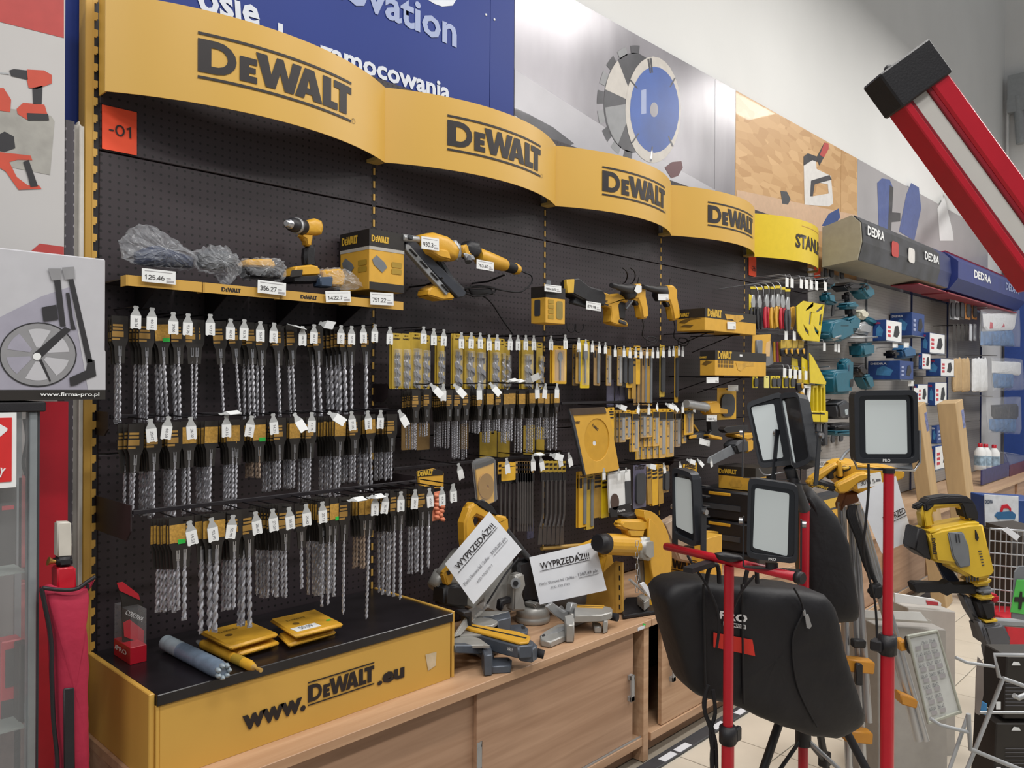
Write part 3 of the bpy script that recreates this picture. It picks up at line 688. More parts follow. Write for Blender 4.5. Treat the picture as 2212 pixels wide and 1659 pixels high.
rack(S1([(458, 19, 7, 790, 6, 2, 0), (505, 10, 1, 845, 7, 0, 0), (705, 48, 3, 907, 8.5, 1, 0), (808, 20, 4, 780, 6, 0, 0), (895, 24, 3, 880, 7.5, 0, 0), (1118, 19, 10, 705, 5.5, 0, 0), (1215, 10, 1, 655, 5.5, 0, 2), (1425, 17, 11, 690, 5.5, 2, 0), (1395, 40, 2, 755, 5, 0, 0), (1483, 10, 1, 805, 5, 0, 0), (1605, 20, 4, 528, 5, 1, 0, True), (1640, 10, 1, 842, 5.5, 1, -1), (1790, 20, 6, 690, 5.5, 0, 0), (1830, 10, 1, 722, 6, 0, 0), (1960, 20, 5, 560, 5.5, 0, 0), (2000, 10, 1, 530, 6.5, 0, 0)], (220, 1040), 2.836), -.415, 'the bottom drill row', 'masonry bits of the bottom row', lambda x: zA3+(zB3-zA3)*x, dY=.012)
# ---------------------------------------------------------------- blister packs on yellow cards
def auger(L, r, m=StlD):
    b = B(); n = int(L/r/.42); vs = []; fs = []
    for i in range(n+1):
        a = 2*PI*i/10; z = -i*r*.42
        for q, dz in ((r, 0), (r*.25, 0), (r*.25, -r*1.3), (r, -r*1.3)): vs.append((q*math.cos(a), q*math.sin(a), z+dz))
    for i in range(n):
        for j in range(4): fs.append((i*4+j, i*4+4+j, i*4+4+(j+1) % 4, i*4+(j+1) % 4))
    b.add(vs, fs); b.cyl((0, 0, r*1.2), (0, 0, -n*r*.42), r*.3, n=6); b.lathe([(.001, 0), (r*.5, r*1.2), (r*.9, r*.5)], 8, T(0, 0, r*.6) @ Rx(180)); return b.mesh('bit', m)
PackM = mat('ochre_pack_card', 'BFA03A', .5, var=.08)
PackD = mat('dull_pack_card', 'A98438', .55, var=.1); PackB = mat('brown_pack_card', '9A7B4C', .55, var=.12)
PackY = mat('yellow_pack_card', 'DBAA2E', .5, var=.05)
def pack(poly, Y, lab, grp, m=PackM, inside='auger', n=1, dark=.12, name='blister_pack', rad=.011, sp=5, mk=True, tilt=0):
    """hanging card: (u0,v0,u1,v1) in the photograph on plane Y; n of them one behind another"""
    u0, v0, u1, v1 = poly; p0 = at((u0+u1)/2, v0, Y=Y); w = abs(at(u1, v0, Y=Y).x-at(u0, v0, Y=Y).x); h = p0.z-at((u0+u1)/2, v1, Y=Y).z
    root = None
    for k in range(n):
        y = Y+.009*k; q = at((u0+u1)/2-sp*k, (v0+v1)/2, Y=y); M = T(q.x, y, p0.z) @ FR((0, 0, 0)) @ Rz(tilt)
        if root: dup(root, M, lab+', %s from front' % NTH[k], grp); continue
        root = t = thing(name, lab, 'pack', group=grp); t.matrix_basis = M
        c = B(); c.prism(rrect(w, h, .004, 2, 0, -h/2), .002, None, 0, [rrect(min(.02, w*.5), .006, .002, 1, 0, -.009)]); c.obj('card', m, t, False)
        if grp[:3] in ('low', 'cle', 'far', 'thi', 'gre', 'sin', 'sma', 'spa') and 'lowest' not in grp: B().tube([(0, -.011, Y+.003), (0, -.011, .008)], .0018, 4).obj('hanger', WireB, t, False)
        if dark: B().box(-w*.48, w*.48, -h*(dark+.03), -h*.02-.012, .002, .0024).obj('brand_strip', BlkC, t, False) if dark > .15 else (logo(T(-w*.36, -h*.055-.013, .0025), w*.72, Ink, t, False, False) if mk else None)
        if inside == 'auger':
            g = link('bit', auger(h*.56, rad), t, False); g.matrix_basis = T(0, -h*.4, .014) @ Rx(-90)
            B().box(-w*.3, w*.3, -h*.96, -h*.28, .002, .022).obj('blister', Clear, t, False, bev=.004)
        elif inside == 'flat':
            B().prism([(-.004, -h*.9), (.004, -h*.9), (.005, -h*.42), (.016*min(1, w/.04), -h*.34), (.012*min(1, w/.04), -h*.2), (0, -h*.15), (-.012*min(1, w/.04), -h*.2), (-.016*min(1, w/.04), -h*.34), (-.005, -h*.42)], .004, T(0, 0, .004)).obj('spade_bit', Gry, t, False)
            B().box(-w*.36, w*.36, -h*.94, -h*.1, .002, .012).obj('blister', Clear, t, False, bev=.003)
        elif inside == 'blade':
            B().box(-w*.05, w*.3, -h*.92, -h*.25, .003, .0045).obj('blade', Alu, t, False)
            B().box(-w*.45, w*.45, -h*.99, -h*.22, .002, .008).obj('sleeve', Clear, t, False, bev=.002)
            b = B()
            for z in (.3, .55, .8): b.box(-w*.38, -w*.14, -h*z-.008, -h*z, .0022, .0026)
            b.obj('print', Ink, t, False)
        elif inside == 'dark':
            B().prism(rrect(w*.7, h*.7, w*.2, 3, 0, -h*.55), .01, T(0, 0, .002)).obj('insert', GryD, t, False)
        elif inside == 'stripe':
            B().box(w*.05, w*.38, -h*.95, -h*.12, .002, .006).obj('blade', Gry, t, False); B().box(-w*.4, -w*.1, -h*.3, -h*.12, .0022, .0026).obj('print', Ink, t, False)
        elif inside == 'bars':
            b = B()
            for z in (.12, .2, .3): b.box(-w*.4, w*.4, -h*z-h*.05, -h*z, .0022, .0026)
            b.obj('print', Ink, t, False)
    return root
# second bay, top row: augers on ochre cards
o2, s2 = (820, 700), 5.027
def PX(a, o=o2, s=s2): return (o[0]+a[0]/s, o[1]+a[1]/s, o[0]+a[2]/s, o[1]+a[3]/s)
flA = [(105, 40), (470, 38), (580, 60), (690, 68), (880, 100), (988, 102), (1085, 105), (1180, 125), (1270, 125), (1412, 127), (1495, 130), (1580, 130), (1665, 132), (1855, 135), (2008, 125), (2155, 160)]
flags(flA, -.17, 0, 0, 'the auger bit row', o2, s2, ['113.90', '56.73', '54.46', '73.08', '36.00', '27.00', '32.00', '42.10', '27.70', '51.60', '30.00', '84.30', '62.10', '40.00', '44.10', ''], 'price hooks of the auger bit row')
auA = [(130, 100, 235, 705, 8, 2), (235, 105, 335, 705, 10, 2), (340, 95, 450, 705, 10, 2), (450, 120, 540, 705, 11, 2), (622, 130, 700, 705, 10, 2), (797, 105, 890, 705, 13, 2), (920, 130, 1030, 705, 14, 2), (1025, 150, 1150, 705, 16, 2), (1200, 150, 1298, 705, 11, 2), (1300, 160, 1352, 705, 9, 1), (1352, 190, 1410, 705, 11, 1), (1540, 180, 1665, 705, 14, 2), (1700, 200, 1765, 710, 11, 1)]
for i, a in enumerate(auA):
    pack(PX(a), -.14, 'ochre blister card with wood auger bit, %s from left under the nailer' % NTH[i], 'auger bit blister packs', n=a[5], rad=a[4]/1000)
o3, s3 = (1180, 720), 4.809
def PX3(a): return PX(a, o3, s3)
for i, a in enumerate([(62, 130, 208, 525, 'flat', PackY, 'wide bright yellow card with a steel spade bit in a clear window'), (303, 130, 352, 522, 'stripe', PackD, 'narrow dull card with a bit beside the yellow spade bit card'), (350, 72, 445, 570, 'flat', mat('lemon_pack', 'D9B91C', .45), 'tall lemon yellow card with a large spade bit'), (490, 130, 550, 540, 'stripe', PackB, 'brown transparent bit card with a small green sticker')]):
    pack(PX3(a[:4]), -.14, a[6], 'spade bit packs', a[5], a[4], 2 if i == 0 else 1, mk=False)
flB = [(330, 55), (403, 70), (473, 85), (543, 95), (607, 102), (707, 135), (800, 140), (863, 150), (922, 150), (975, 155), (1042, 155), (1100, 155), (1150, 155), (1210, 150), (1272, 145), (1315, 140), (1372, 135), (1412, 145)]
flags(flB, -.18, 0, 0, 'the saw blade row of the third bay', o3, s3, [], 'price hooks of the upper saw blade row', s=.85)
for i, a in enumerate([(735, 140, 785, 545, PackD, 'blade', 5, 24), (785, 150, 828, 560, BlkC, 'dark', 1, 5), (828, 150, 895, 565, PackY, 'dark', 1, 5), (888, 160, 928, 680, PackD, 'bars', 2, 8), (930, 130, 972, 530, PackY, 'bars', 2, 5), (990, 160, 1042, 745, PackB, 'stripe', 3, 9), (1045, 165, 1100, 750, PackD, 'stripe', 1, 5), (1175, 125, 1227, 660, PackM, 'dark', 1, 5), (1330, 135, 1366, 720, PackY, 'dark', 1, 5)]):
    pack(PX3(a[:4]), -.15, 'narrow saw blade card, %s kind from left, upper row of third bay' % NTH[i], 'upper saw blade packs', a[4], a[5], a[6], sp=a[7], mk=False)
for i, a in enumerate([(625, 480, 700, 760), (715, 480, 760, 770), (740, 480, 815, 700)]):
    pack(PX3(a), -.10, 'clear purple tinted sleeve hanging low behind the saw blade cards, %s of three' % NTH[i], 'clear blade sleeves', mat('lilac_sleeve', '6D6A80', .2, alpha=.7), 'none', dark=0, mk=False)
# second bay, drill row
zS = z_of(870, 838, -.2); 
bar(1.0, 2.0, -.09, zS, 'black hook bar of the drill row in the second bay')
flC = [(540, 660, 40, 20), (683, 660), (795, 665, 40, 20), (1072, 655), (1185, 650, 38, 20), (1370, 640, 100, 50), (1440, 650, 100, 40), (1580, 640, 120, 30), (1700, 655, 3, 0), (1795, 655, -8, 0), (1920, 655, -3, 0), (1910, 680)]
flags(flC[:-1], -.235, -.1, 0, 'the drill row of the second bay', o2, s2, [], 'price hooks of the second bay drill row')
zA4, zB4 = z_of(900, 842, -.2), z_of(1200, 842, -.2)
rack([(820+u/s2, sp/s2, n, 700+vb/s2, r, st, tl) for u, sp, n, vb, r, st, tl in [(392, 22, 6, 1365, 3, 0, 0), (512, 24, 4, 1215, 3, 0, 0), (757, 22, 8, 1350, 3, 0, 0), (845, 22, 4, 1465, 3, 0, 0), (935, 22, 4, 1470, 3, 0, 0), (1090, 22, 6, 1180, 3, 0, 0), (1195, 20, 5, 1300, 3, 1, 0), (1290, 20, 5, 1170, 3.5, 0, 0), (1372, 18, 4, 1290, 3.5, 1, 0), (1432, 18, 3, 1280, 4, 1, 0), (1540, 22, 4, 1400, 4, 1, 0), (1650, 20, 4, 1390, 4, 1, 0), (1745, 18, 5, 1260, 3.5, 1, 0), (1810, 18, 3, 1250, 4, 1, 0), (1918, 32, 4, 1365, 4.5, 1, 0)]], -.2, 'second bay drill row', 'thin bits of the second bay', lambda x: zA4+(zB4-zA4)*(x-1.03)/.87, s=.9)
for i, a in enumerate([(235, 1080, 390, 1365, PackB), (400, 1080, 540, 1365, PackB), (880, 1080, 960, 1360, PackB), (1085, 1170, 1180, 1450, PackM), (1180, 1160, 1270, 1450, PackM), (1280, 1170, 1410, 1450, PackM), (1560, 1100, 1680, 1440, PackM), (1700, 1120, 1785, 1420, PackM)]):
    pack(PX(a[:4]), -.05, 'yellow card hanging low behind the thin drill bits, %s from the left' % NTH[i], 'low yellow cards of the second bay', a[4], 'none', 1, dark=0, mk=False)
# ---------------------------------------------------------------- shaping helpers
def onp(u, v, P, N):
    d = FW + RT*((u-1106)/F0) - UP*((v-829.5)/F0); P = Vector(P); N = Vector(N)
    return CAM + d*((P-CAM).dot(N)/d.dot(N))
def plane(P, N):
    N = Vector(N).normalized(); x = N.cross(Vector((0, 0, -1)))
    if x.length < 1e-3: x = Vector((1, 0, 0))
    return frame(P, x, N.cross(x))
def flat(poly, P, N):
    M = plane(P, N); I = M.inverted(); return M, [tuple((I @ onp(u, v, P, N))[:2]) for u, v in poly]
def ex(poly, Y, t, m, par=None, name='body', bev=.003, seg=2, holes=(), N=(0, -1, 0), P=None, **tags):
    """solid of thickness t whose outline is the photograph's outline on the plane through P (or on plane Y)"""
    P = P if P is not None else at(poly[0][0], poly[0][1], Y=Y); M, q = flat(poly, P, N)
    hs = [flat(h, P, N)[1] for h in holes]
    b = B(); b.prism(q, t, M, -t/2, hs); return b.obj(name, m, par, bev=min(bev, t*.45), seg=seg, **tags)
def puff(poly, Y, t, m, par=None, name='body', jit=0, N=(0, -1, 0), P=None, k=7, n=44, seed=1, pw=2.2, **tags):
    """soft cushion-like solid filling the outline"""
    P = P if P is not None else at(poly[0][0], poly[0][1], Y=Y); M, q = flat(poly, P, N)
    q = [Vector((a[0], a[1], 0)) for a in q]; L = [0]
    for i in range(len(q)): L.append(L[-1]+(q[(i+1) % len(q)]-q[i]).length)
    ring = []
    for j in range(n):
        s_ = L[-1]*j/n; i = max(a for a in range(len(q)) if L[a] <= s_+1e-9); f = (s_-L[i])/max(L[i+1]-L[i], 1e-9); ring.append(q[i].lerp(q[(i+1) % len(q)], f))
    c = sum(ring, Vector())/n; rnd = random.Random(seed); vs = []; fs = []
    lev = []
    for a in range(2*k+1):
        th = PI*a/(2*k)-PI/2; lev.append((abs(math.cos(th))**(2/pw), math.sin(th)))
    for sc_, z in lev:
        zz = math.copysign(abs(z)**(2/pw), z)*t/2
        for p in ring:
            w = c+(p-c)*max(sc_, .02); j3 = Vector((rnd.uniform(-1, 1), rnd.uniform(-1, 1), rnd.uniform(-1, 1)))*jit*min(1, .3+.7*sc_)
            vs.append((w.x+j3.x, w.y+j3.y, zz+j3.z))
    for a in range(2*k):
        for j in range(n): fs.append((a*n+j, a*n+(j+1) % n, (a+1)*n+(j+1) % n, (a+1)*n+j))
    fs.append(tuple(range(n))[::-1]); fs.append(tuple(range(2*k*n, 2*k*n+n)))
    ar = sum(ring[i-1].x*ring[i].y-ring[i].x*ring[i-1].y for i in range(n))
    if ar < 0: fs = [f[::-1] for f in fs]
    b = B(); b.add(vs, fs, M, jit < .002); return b.obj(name, m, par, **tags)
def rod(pts, r, m, par=None, name='rod', n=8, sm=0, **tags):
    """tube through photograph points (u, v, Y)"""
    q = [at(p[0], p[1], Y=p[2]) if not isinstance(p, Vector) else p for p in pts]
    if sm: q = spline(q, sm)
    return B().tube(q, r, n).obj(name, m, par, **tags)
def carton(uL, uC, uR, vt, vb, Y, lab, m=YelC, band=None, bh=.3, name='carton', cat='box', grp=None, X=None, zmin=-1):
    """upright box seen corner-on: its left side runs back from uC to uL, its front runs right to uR"""
    a = at(uC, vt, Y=Y) if X is None else at(uC, vt, X=X); c = at(uC, vb, Y=a.y); c.z = max(c.z, zmin); X0 = a.x; X1 = at(uR, vt, Y=a.y).x; Yb = min(at(uL, (vt+vb)/2, X=X0).y, -.004)
    t = thing(name, lab, cat, (X0, a.y, c.z), group=grp)
    t['_'] = 0; del t['_']
    B().box(X0, X1, a.y, Yb, c.z, a.z).obj('box', m, t, bev=.002)
    h = a.z-c.z
    if band: B().box(X0-.0008, X1, a.y-.0008, Yb, a.z-h*bh, a.z+.0008).obj('band', band, t)
    return t, (X0, X1, a.y, Yb, c.z, a.z)
def sideM(X, Y, Z): return frame((X, Y, Z), (0, -1, 0), (0, 0, 1))   # plane of a left side: x towards the aisle
LogY = mat('gold_print', 'D0A83A', .45)
# ---------------------------------------------------------------- things on the tray shelves
Navy = mat('navy_tool', '1C2B4A', .5, var=.2, scale=20)
t = thing('bagged_tool', 'blue power tool in a large crumpled clear bag on the first tray', 'tool', at(340, 575, Y=-.12))
puff([(290, 545), (330, 530), (385, 545), (420, 560), (415, 578), (330, 576), (290, 570)], -.11, .07, Navy, t, 'tool', .002)
puff([(262, 520), (280, 495), (310, 485), (345, 500), (385, 530), (425, 555), (420, 582), (360, 582), (300, 572), (266, 560)], -.12, .12, ClearB, t, 'bag', .006, seed=3)
t = thing('bagged_tool', 'dark tool in a knotted clear bag hanging over the tray edge', 'tool', at(470, 590, Y=-.13))
puff([(425, 550), (450, 538), (495, 545), (505, 575), (470, 585), (430, 578)], -.12, .06, GryD, t, 'tool', .002)
puff([(415, 545), (450, 531), (490, 534), (513, 560), (522, 580), (505, 600), (490, 620), (475, 595), (430, 582)], -.14, .09, ClearB, t, 'bag', .006, seed=5)
t = thing('bagged_battery', 'long yellow and black battery pack in shiny clear wrap', 'battery', at(560, 600, Y=-.14))
ex([(524, 562), (582, 561), (588, 580), (522, 578)], -.14, .06, YelP, t, 'cover', .006); ex([(520, 578), (590, 580), (600, 604), (528, 600)], -.14, .065, Blk, t, 'base', .006)
puff([(516, 560), (585, 556), (605, 562), (618, 585), (608, 606), (522, 602)], -.14, .09, ClearB, t, 'wrap', .005, seed=8)
# cordless drill standing on the tray
t = thing('cordless_drill', 'yellow and black cordless drill standing on the tray shelf', 'drill', at(650, 600, Y=-.13))
a, c = at(617, 482, Y=-.205), at(688, 499, Y=-.10); ax = (c-a).normalized(); M = frame(a, ax, (0, 0, 1)) @ Ry(90)
B().lathe([(.006, 0), (.010, .0), (.012, .004), (.012, .012), (.016, .014), (.016, .03)], 16, M).obj('chuck_tip', Stl, t)
B().lathe([(.016, .026), (.022, .034), (.024, .05), (.024, .062)], 16, M).obj('chuck', Blk, t); B().lathe([(.0255, .06), (.027, .064), (.027, .072), (.0255, .075)], 16, M).obj('ring', Alu, t)
B().lathe([(.025, .074), (.027, .08), (.027, .105), (.022, .108)], 16, M).obj('gearbox', Blk, t)
puff([(655, 478), (675, 472), (690, 478), (694, 492), (690, 508), (672, 510), (652, 508), (646, 500)], -.12, .06, YelP, t, 'housing', pw=3)
ex([(645, 506), (672, 506), (668, 533), (658, 532), (656, 518), (648, 514)], -.125, .034, YelP, t, 'trigger_guard', .005)
ex([(656, 530), (678, 530), (678, 560), (682, 578), (655, 578), (653, 555)], -.12, .036, Blk, t, 'handle', .01)
ex([(628, 577), (660, 574), (678, 578), (682, 596), (620, 600)], -.13, .075, YelP, t, 'battery_cover', .008); ex([(620, 598), (684, 596), (682, 612), (622, 612)], -.13, .075, Blk, t, 'battery', .004)
ex([(630, 584), (654, 582), (652, 597), (626, 599)], -.172, .004, BlkC, t, 'badge', .001)
t = thing('bagged_battery', 'small battery in a crumpled clear bag beside the charger box', 'battery', at(720, 615, Y=-.15))
ex([(690, 584), (730, 582), (738, 600), (732, 620), (690, 618)], -.15, .06, YelP, t, 'cover', .006); ex([(684, 600), (712, 598), (710, 622), (684, 620)], -.165, .05, mat('slate_plastic', '3A4A60', .5), t, 'base', .004)
puff([(678, 606), (684, 586), (705, 580), (740, 580), (770, 600), (780, 620), (770, 626), (700, 624)], -.15, .09, ClearB, t, 'bag', .005, seed=11)
t, (x0, x1, y0, y1, z0, z1) = carton(735, 798, 873, 494, 625, -.195, 'tall yellow charger box with black top band on the last tray', band=BlkC, bh=.28, name='charger_box')
hh = z1-z0
B().box(x0-.001, x1+.0005, y0-.001, y1, z1-hh*.335, z1-hh*.28).obj('grey_stripe', mat('grey_stripe', 'B0ACA4', .5), t)
B().box(x0+.001, x1+.0008, y0-.0012, y0, z0, z0+hh*.13).obj('brown_foot', BlkC, t)
logo(FR((x0+.008, y0-.002, z1-hh*.2)), (x1-x0)*.5, LogY, t, False, hs=1.4); logo(sideM(x0-.002, y1-.012, z1-hh*.2), (y1-y0)*.55, LogY, t, False, hs=1.4)
for M, w in ((FR((x0, y0-.0015, z0)), x1-x0), (sideM(x0-.0015, y1, z0), y1-y0)):
    b = B(); b.prism([(w*.08, hh*.5), (w*.2, hh*.58), (w*.42, hh*.48), (w*.5, hh*.4), (w*.36, hh*.3), (w*.12, hh*.42)], .0004, M); b.obj('charger_print', Gry, t)
    b = B()
    for q in (.46, .35): b.prism(rrect(w*.3, hh*.09, hh*.02, 2, w*.78, hh*q), .0004, M)
    b.obj('battery_print', mat('dark_yellow_print', 'A5862E', .5), t)
# ---------------------------------------------------------------- nailer
def pcard(u, v, w, h, Y, s, lab, sl=.1):
    return price_card(((u, v), (u+w, v+sl*w), (u+w, v+sl*w+h), (u, v+h)), Y, s, lab)
t = thing('nail_gun', 'yellow framing nailer with long dark magazine hanging on the pegboard', 'nail gun', at(930, 580, Y=-.15))
puff([(902, 508), (925, 503), (955, 512), (972, 525), (985, 545), (978, 565), (950, 560), (930, 562), (905, 545), (900, 520)], -.16, .11, YelP, t, 'motor_housing', pw=3.2)
ex([(964, 520), (978, 524), (986, 545), (980, 566), (968, 562), (972, 545)], -.16, .1, Alu, t, 'end_cap', .012)
ex([(905, 535), (950, 545), (955, 566), (930, 560), (908, 548)], -.165, .118, YelP, t, 'lower_housing', .01)
ex([(873, 512), (882, 510), (930, 560), (1003, 632), (998, 642), (985, 644), (873, 530)], -.17, .03, mat('slate_magazine', '33363E', .4), t, 'magazine', .004)
ex([(873, 528), (880, 528), (968, 630), (960, 638), (873, 540)], -.175, .022, Alu, t, 'magazine_rail', .002)
for q in range(4): 
    u, v = 884+q*23, 538+q*25.5; ex([(u, v), (u+3, v-1), (u+18, v+15), (u+16, v+17)], -.19, .006, Rub, t, 'slot', .001)
ex([(938, 560), (952, 562), (975, 600), (1002, 626), (990, 634), (960, 600)], -.15, .04, GryD, t, 'handle', .008)
ex([(915, 625), (938, 612), (968, 640), (970, 648), (945, 650), (912, 640)], -.14, .075, YelP, t, 'battery', .006)
rod([(868, 513, -.19), (902, 518, -.17)], .014, Alu, t, 'nose'); ex([(876, 508), (886, 510), (886, 520), (876, 518)], -.185, .04, GryD, t, 'nose_guard')
pcard(910, 510, 38, 27, -.235, '930.3', 'white price card stuck on the nailer housing', .14)
for k, (u, v) in enumerate(((886, 620), (1020, 612))):
    p = at(u, v, Y=0); tag(B().tube([p, p+V(0, -.1, .0), p+V(0, -.2, .02)], .004, 6).obj('peg_hook', WireB), 'bare black wire hook under the '+('nailer' if k == 0 else 'oscillating tool'), 'hook', 'bare tool hooks')
# ---------------------------------------------------------------- oscillating multi tool
t = thing('multi_tool', 'yellow and black corded oscillating tool tilted on a hook', 'power tool', at(1050, 550, Y=-.16))
a, c = at(1003, 543, Y=-.2), at(1116, 582, Y=-.12); M = frame(a, c-a, (0, 0, 1)) @ Ry(90); Lm = (c-a).length
puff([(995, 530), (1008, 520), (1028, 524), (1034, 545), (1026, 556), (1008, 560), (996, 548)], -.185, .075, Blk, t, 'head', pw=3)
ex([(993, 532), (1003, 528), (1006, 546), (1014, 552), (1000, 556), (993, 545)], -.2, .05, YelP, t, 'nose_collar', .006)
B().lathe([(.026, Lm*.24), (.034, Lm*.28), (.032, Lm*.5), (.028, Lm*.72), (.024, Lm*.76)], 14, M).obj('housing', YelP, t)
B().lathe([(.024, Lm*.74), (.025, Lm*.85), (.022, Lm*.97)], 14, M).obj('grip', Rub, t); B().lathe([(.0235, Lm*.94), (.0255, Lm*.96), (.022, Lm*1.02)], 14, M).obj('end_ring', YelP, t)
B().cyl(at(1010, 556, Y=-.22), at(1012, 566, Y=-.23), .014, n=12).obj('spindle', GryD, t); ex([(1000, 546), (1022, 552), (1026, 562), (1006, 560)], -.225, .01, Alu, t, 'clamp_lever', .002)
rod([(1116, 580, -.12), (1132, 588, -.12), (1148, 596, -.12), (1147, 612, -.11), (1125, 630, -.1), (1090, 628, -.09), (1050, 620, -.08), (1010, 622, -.08), (1000, 630, -.08), (1030, 640, -.08), (1065, 632, -.08), (1068, 622, -.08), (1030, 618, -.07), (1005, 628, -.07), (1040, 638, -.06), (1062, 655, -.05), (1085, 690, -.04), (1108, 722, -.03)], .0035, Rub, t, 'cable', 6, 5)
puff([(1012, 625), (1060, 622), (1066, 636), (1020, 642)], -.07, .03, Rub, t, 'cable_bundle')
pcard(1029, 560, 37, 20, -.24, '753.40', 'white price card under the oscillating tool', .17)
# laser box
t, (x0, x1, y0, y1, z0, z1) = carton(1147, 1179, 1221, 618, 697, -.25, 'small yellow laser box hanging on a hook', band=BlkC, bh=.3, name='laser_box')
B().prism([(-.02, 0), (.02, 0), (.012, .035), (-.012, .035)], .002, FR(((x0+x1)/2, (y0+y1)/2, z1))).obj('hanger', Gry, t)
b = B(); hh = z1-z0; w = x1-x0
for i in range(4): b.box(w*.12, w*.4, hh*(.12+.14*i), hh*(.23+.14*i), 0, .0005, FR((x0, y0-.0012, z0)))
b.obj('print', mat('dark_yellow_print', 'A5862E', .5), t)
B().prism(rrect(w*.32, hh*.5, .01, 3, w*.7, hh*.38), .0006, FR((x0, y0-.0012, z0))).obj('window', mat('olive_print', '8A7A42', .5), t)
B().prism(rrect((y1-y0)*.4, hh*.45, .006, 3, (y1-y0)*.45, hh*.42), .0006, sideM(x0-.0012, y1, z0)).obj('laser_print', GryD, t)
pcard(1176, 614, 36, 15, -.262, '904.65', 'white price card on the small laser box', .1)
# reciprocating saw
t = thing('reciprocating_saw', 'black and yellow cordless reciprocating saw without battery', 'saw', at(1290, 640, Y=-.18))
ex([(1222, 605), (1238, 602), (1244, 606), (1262, 620), (1290, 628), (1297, 638), (1296, 662), (1270, 660), (1240, 645), (1222, 635)], -.2, .075, Blk, t, 'gear_housing', .014, 3)
ex([(1221, 604), (1238, 603), (1236, 633), (1222, 633)], -.235, .02, LogY, t, 'shoe_plate', .002)
ex([(1238, 640), (1262, 650), (1290, 664), (1280, 668), (1250, 660), (1232, 655)], -.2, .03, GryD, t, 'shoe', .003)
ex([(1296, 632), (1316, 640), (1326, 634), (1347, 645), (1347, 655), (1333, 650), (1327, 660), (1330, 690), (1345, 694), (1349, 706), (1322, 702), (1310, 697), (1312, 682), (1310, 664), (1297, 662)], -.19, .055, YelP, t, 'handle', .008, 3)
ex([(1330, 652), (1347, 650), (1346, 690), (1332, 688)], -.185, .03, Blk, t, 'guard', .004); ex([(1334, 690), (1349, 696), (1349, 703), (1333, 697)], -.21, .03, GryD, t, 'battery_rail', .003)
logo(FR(at(1299, 652, Y=-.2185)), .05, Ink, t, False); pp([(1298, 653), (1315, 658), (1314, 661), (1298, 656)], -.219, Ink, t)
pcard(1266, 650, 31, 18, -.24, '879.98', 'white price card under the reciprocating saw', .15)
# two corded screwdrivers
def driver(dx, dy, Y, lab, card, plug):
    t = thing('screwdriver_drill', lab, 'power tool', at(1370+dx, 640+dy, Y=Y)); q = lambda l: [(u+dx, v+dy) for u, v in l]
    a, c = at(1321+dx, 616+dy, Y=Y-.06), at(1365+dx, 627+dy, Y=Y); M = frame(a, c-a, (0, 0, 1)) @ Ry(90); L = (c-a).length
    B().lathe([(.008, 0), (.012, 0), (.012, L*.25), (.016, L*.3), (.018, L*.6), (.026, L*.75), (.03, L)], 14, M).obj('nose', Blk, t)
    puff(q([(1350, 615), (1368, 614), (1372, 630), (1366, 645), (1352, 648), (1345, 635)]), Y, .06, Blk, t, 'gearbox', pw=3)
    ex(q([(1364, 614), (1380, 613), (1388, 622), (1388, 640), (1393, 665), (1394, 687), (1380, 690), (1376, 665), (1370, 648), (1360, 648), (1366, 632)]), Y, .05, YelP, t, 'housing', .01, 3)
    ex(q([(1366, 650), (1376, 648), (1378, 660), (1370, 660)]), Y, .03, Blk, t, 'trigger', .003)
    rod([(1387+dx, 688+dy, Y), (1390+dx, 705+dy, Y+.02), (1388+dx, 725+dy, Y+.05), (1400+dx, 735+dy, Y+.06), (1412+dx, 738+dy, Y+.06), (1416+dx, 730+dy, Y+.06), (1400+dx, 728+dy, Y+.06), (1398+dx, 742+dy, Y+.06), (1414+dx, 744+dy, Y+.06), (1420+dx, 734+dy, Y+.08)], .003, Rub, t, 'cable', 6, 5)
    if plug: rod([(1352, 668, Y-.05), (1358, 660, Y-.05), (1366, 650, Y-.04)], .006, GryD, t, 'plug', 8)
    rod([(1380+dx, 600+dy, Y+.08), (1378+dx, 615+dy, Y+.04)], .004, WireB, t, 'hanger')
    return t
driver(0, 0, -.22, 'corded yellow drywall screwdriver with a price flap, left of two', 1, True)
driver(68, 3, -.2, 'corded yellow drywall screwdriver above the cable coil, right of two', 1, False)
pcard(1422, 635, 22, 14, -.25, '', 'small white price card on the right screwdriver', .0); ex([(1376, 614), (1386, 618), (1386, 630), (1378, 634), (1370, 628)], -.26, .001, Wht, None, 'price_flap', .0003, 1, label='blank white price flap on the left screwdriver', cat='price tag')
for k, du in enumerate((0, 17)):
    p = [(1345+du, 579, -.2), (1353+du, 586, -.2), (1355+du, 598, -.18), (1350+du, 610, -.12), (1345+du, 612, -.02)]
    o = rod(p, .003, WireB, None, 'curved_hook', 6, 4); tag(o, 'curled black wire hook above the screwdrivers, %s one' % ('left', 'right')[k], 'hook', 'curled wire hooks')
for k, du in enumerate((0, 16)):
    p = [(1225+du, 700, -.02), (1226+du, 712, -.1), (1234+du, 718, -.12), (1243+du, 712, -.12), (1244+du, 700, -.12)]
    o = rod(p, .0025, WireB, None, 'curved_hook', 6, 4); tag(o, 'empty black cradle hook below the laser box, %s one' % ('left', 'right')[k], 'hook', 'empty cradle hooks')
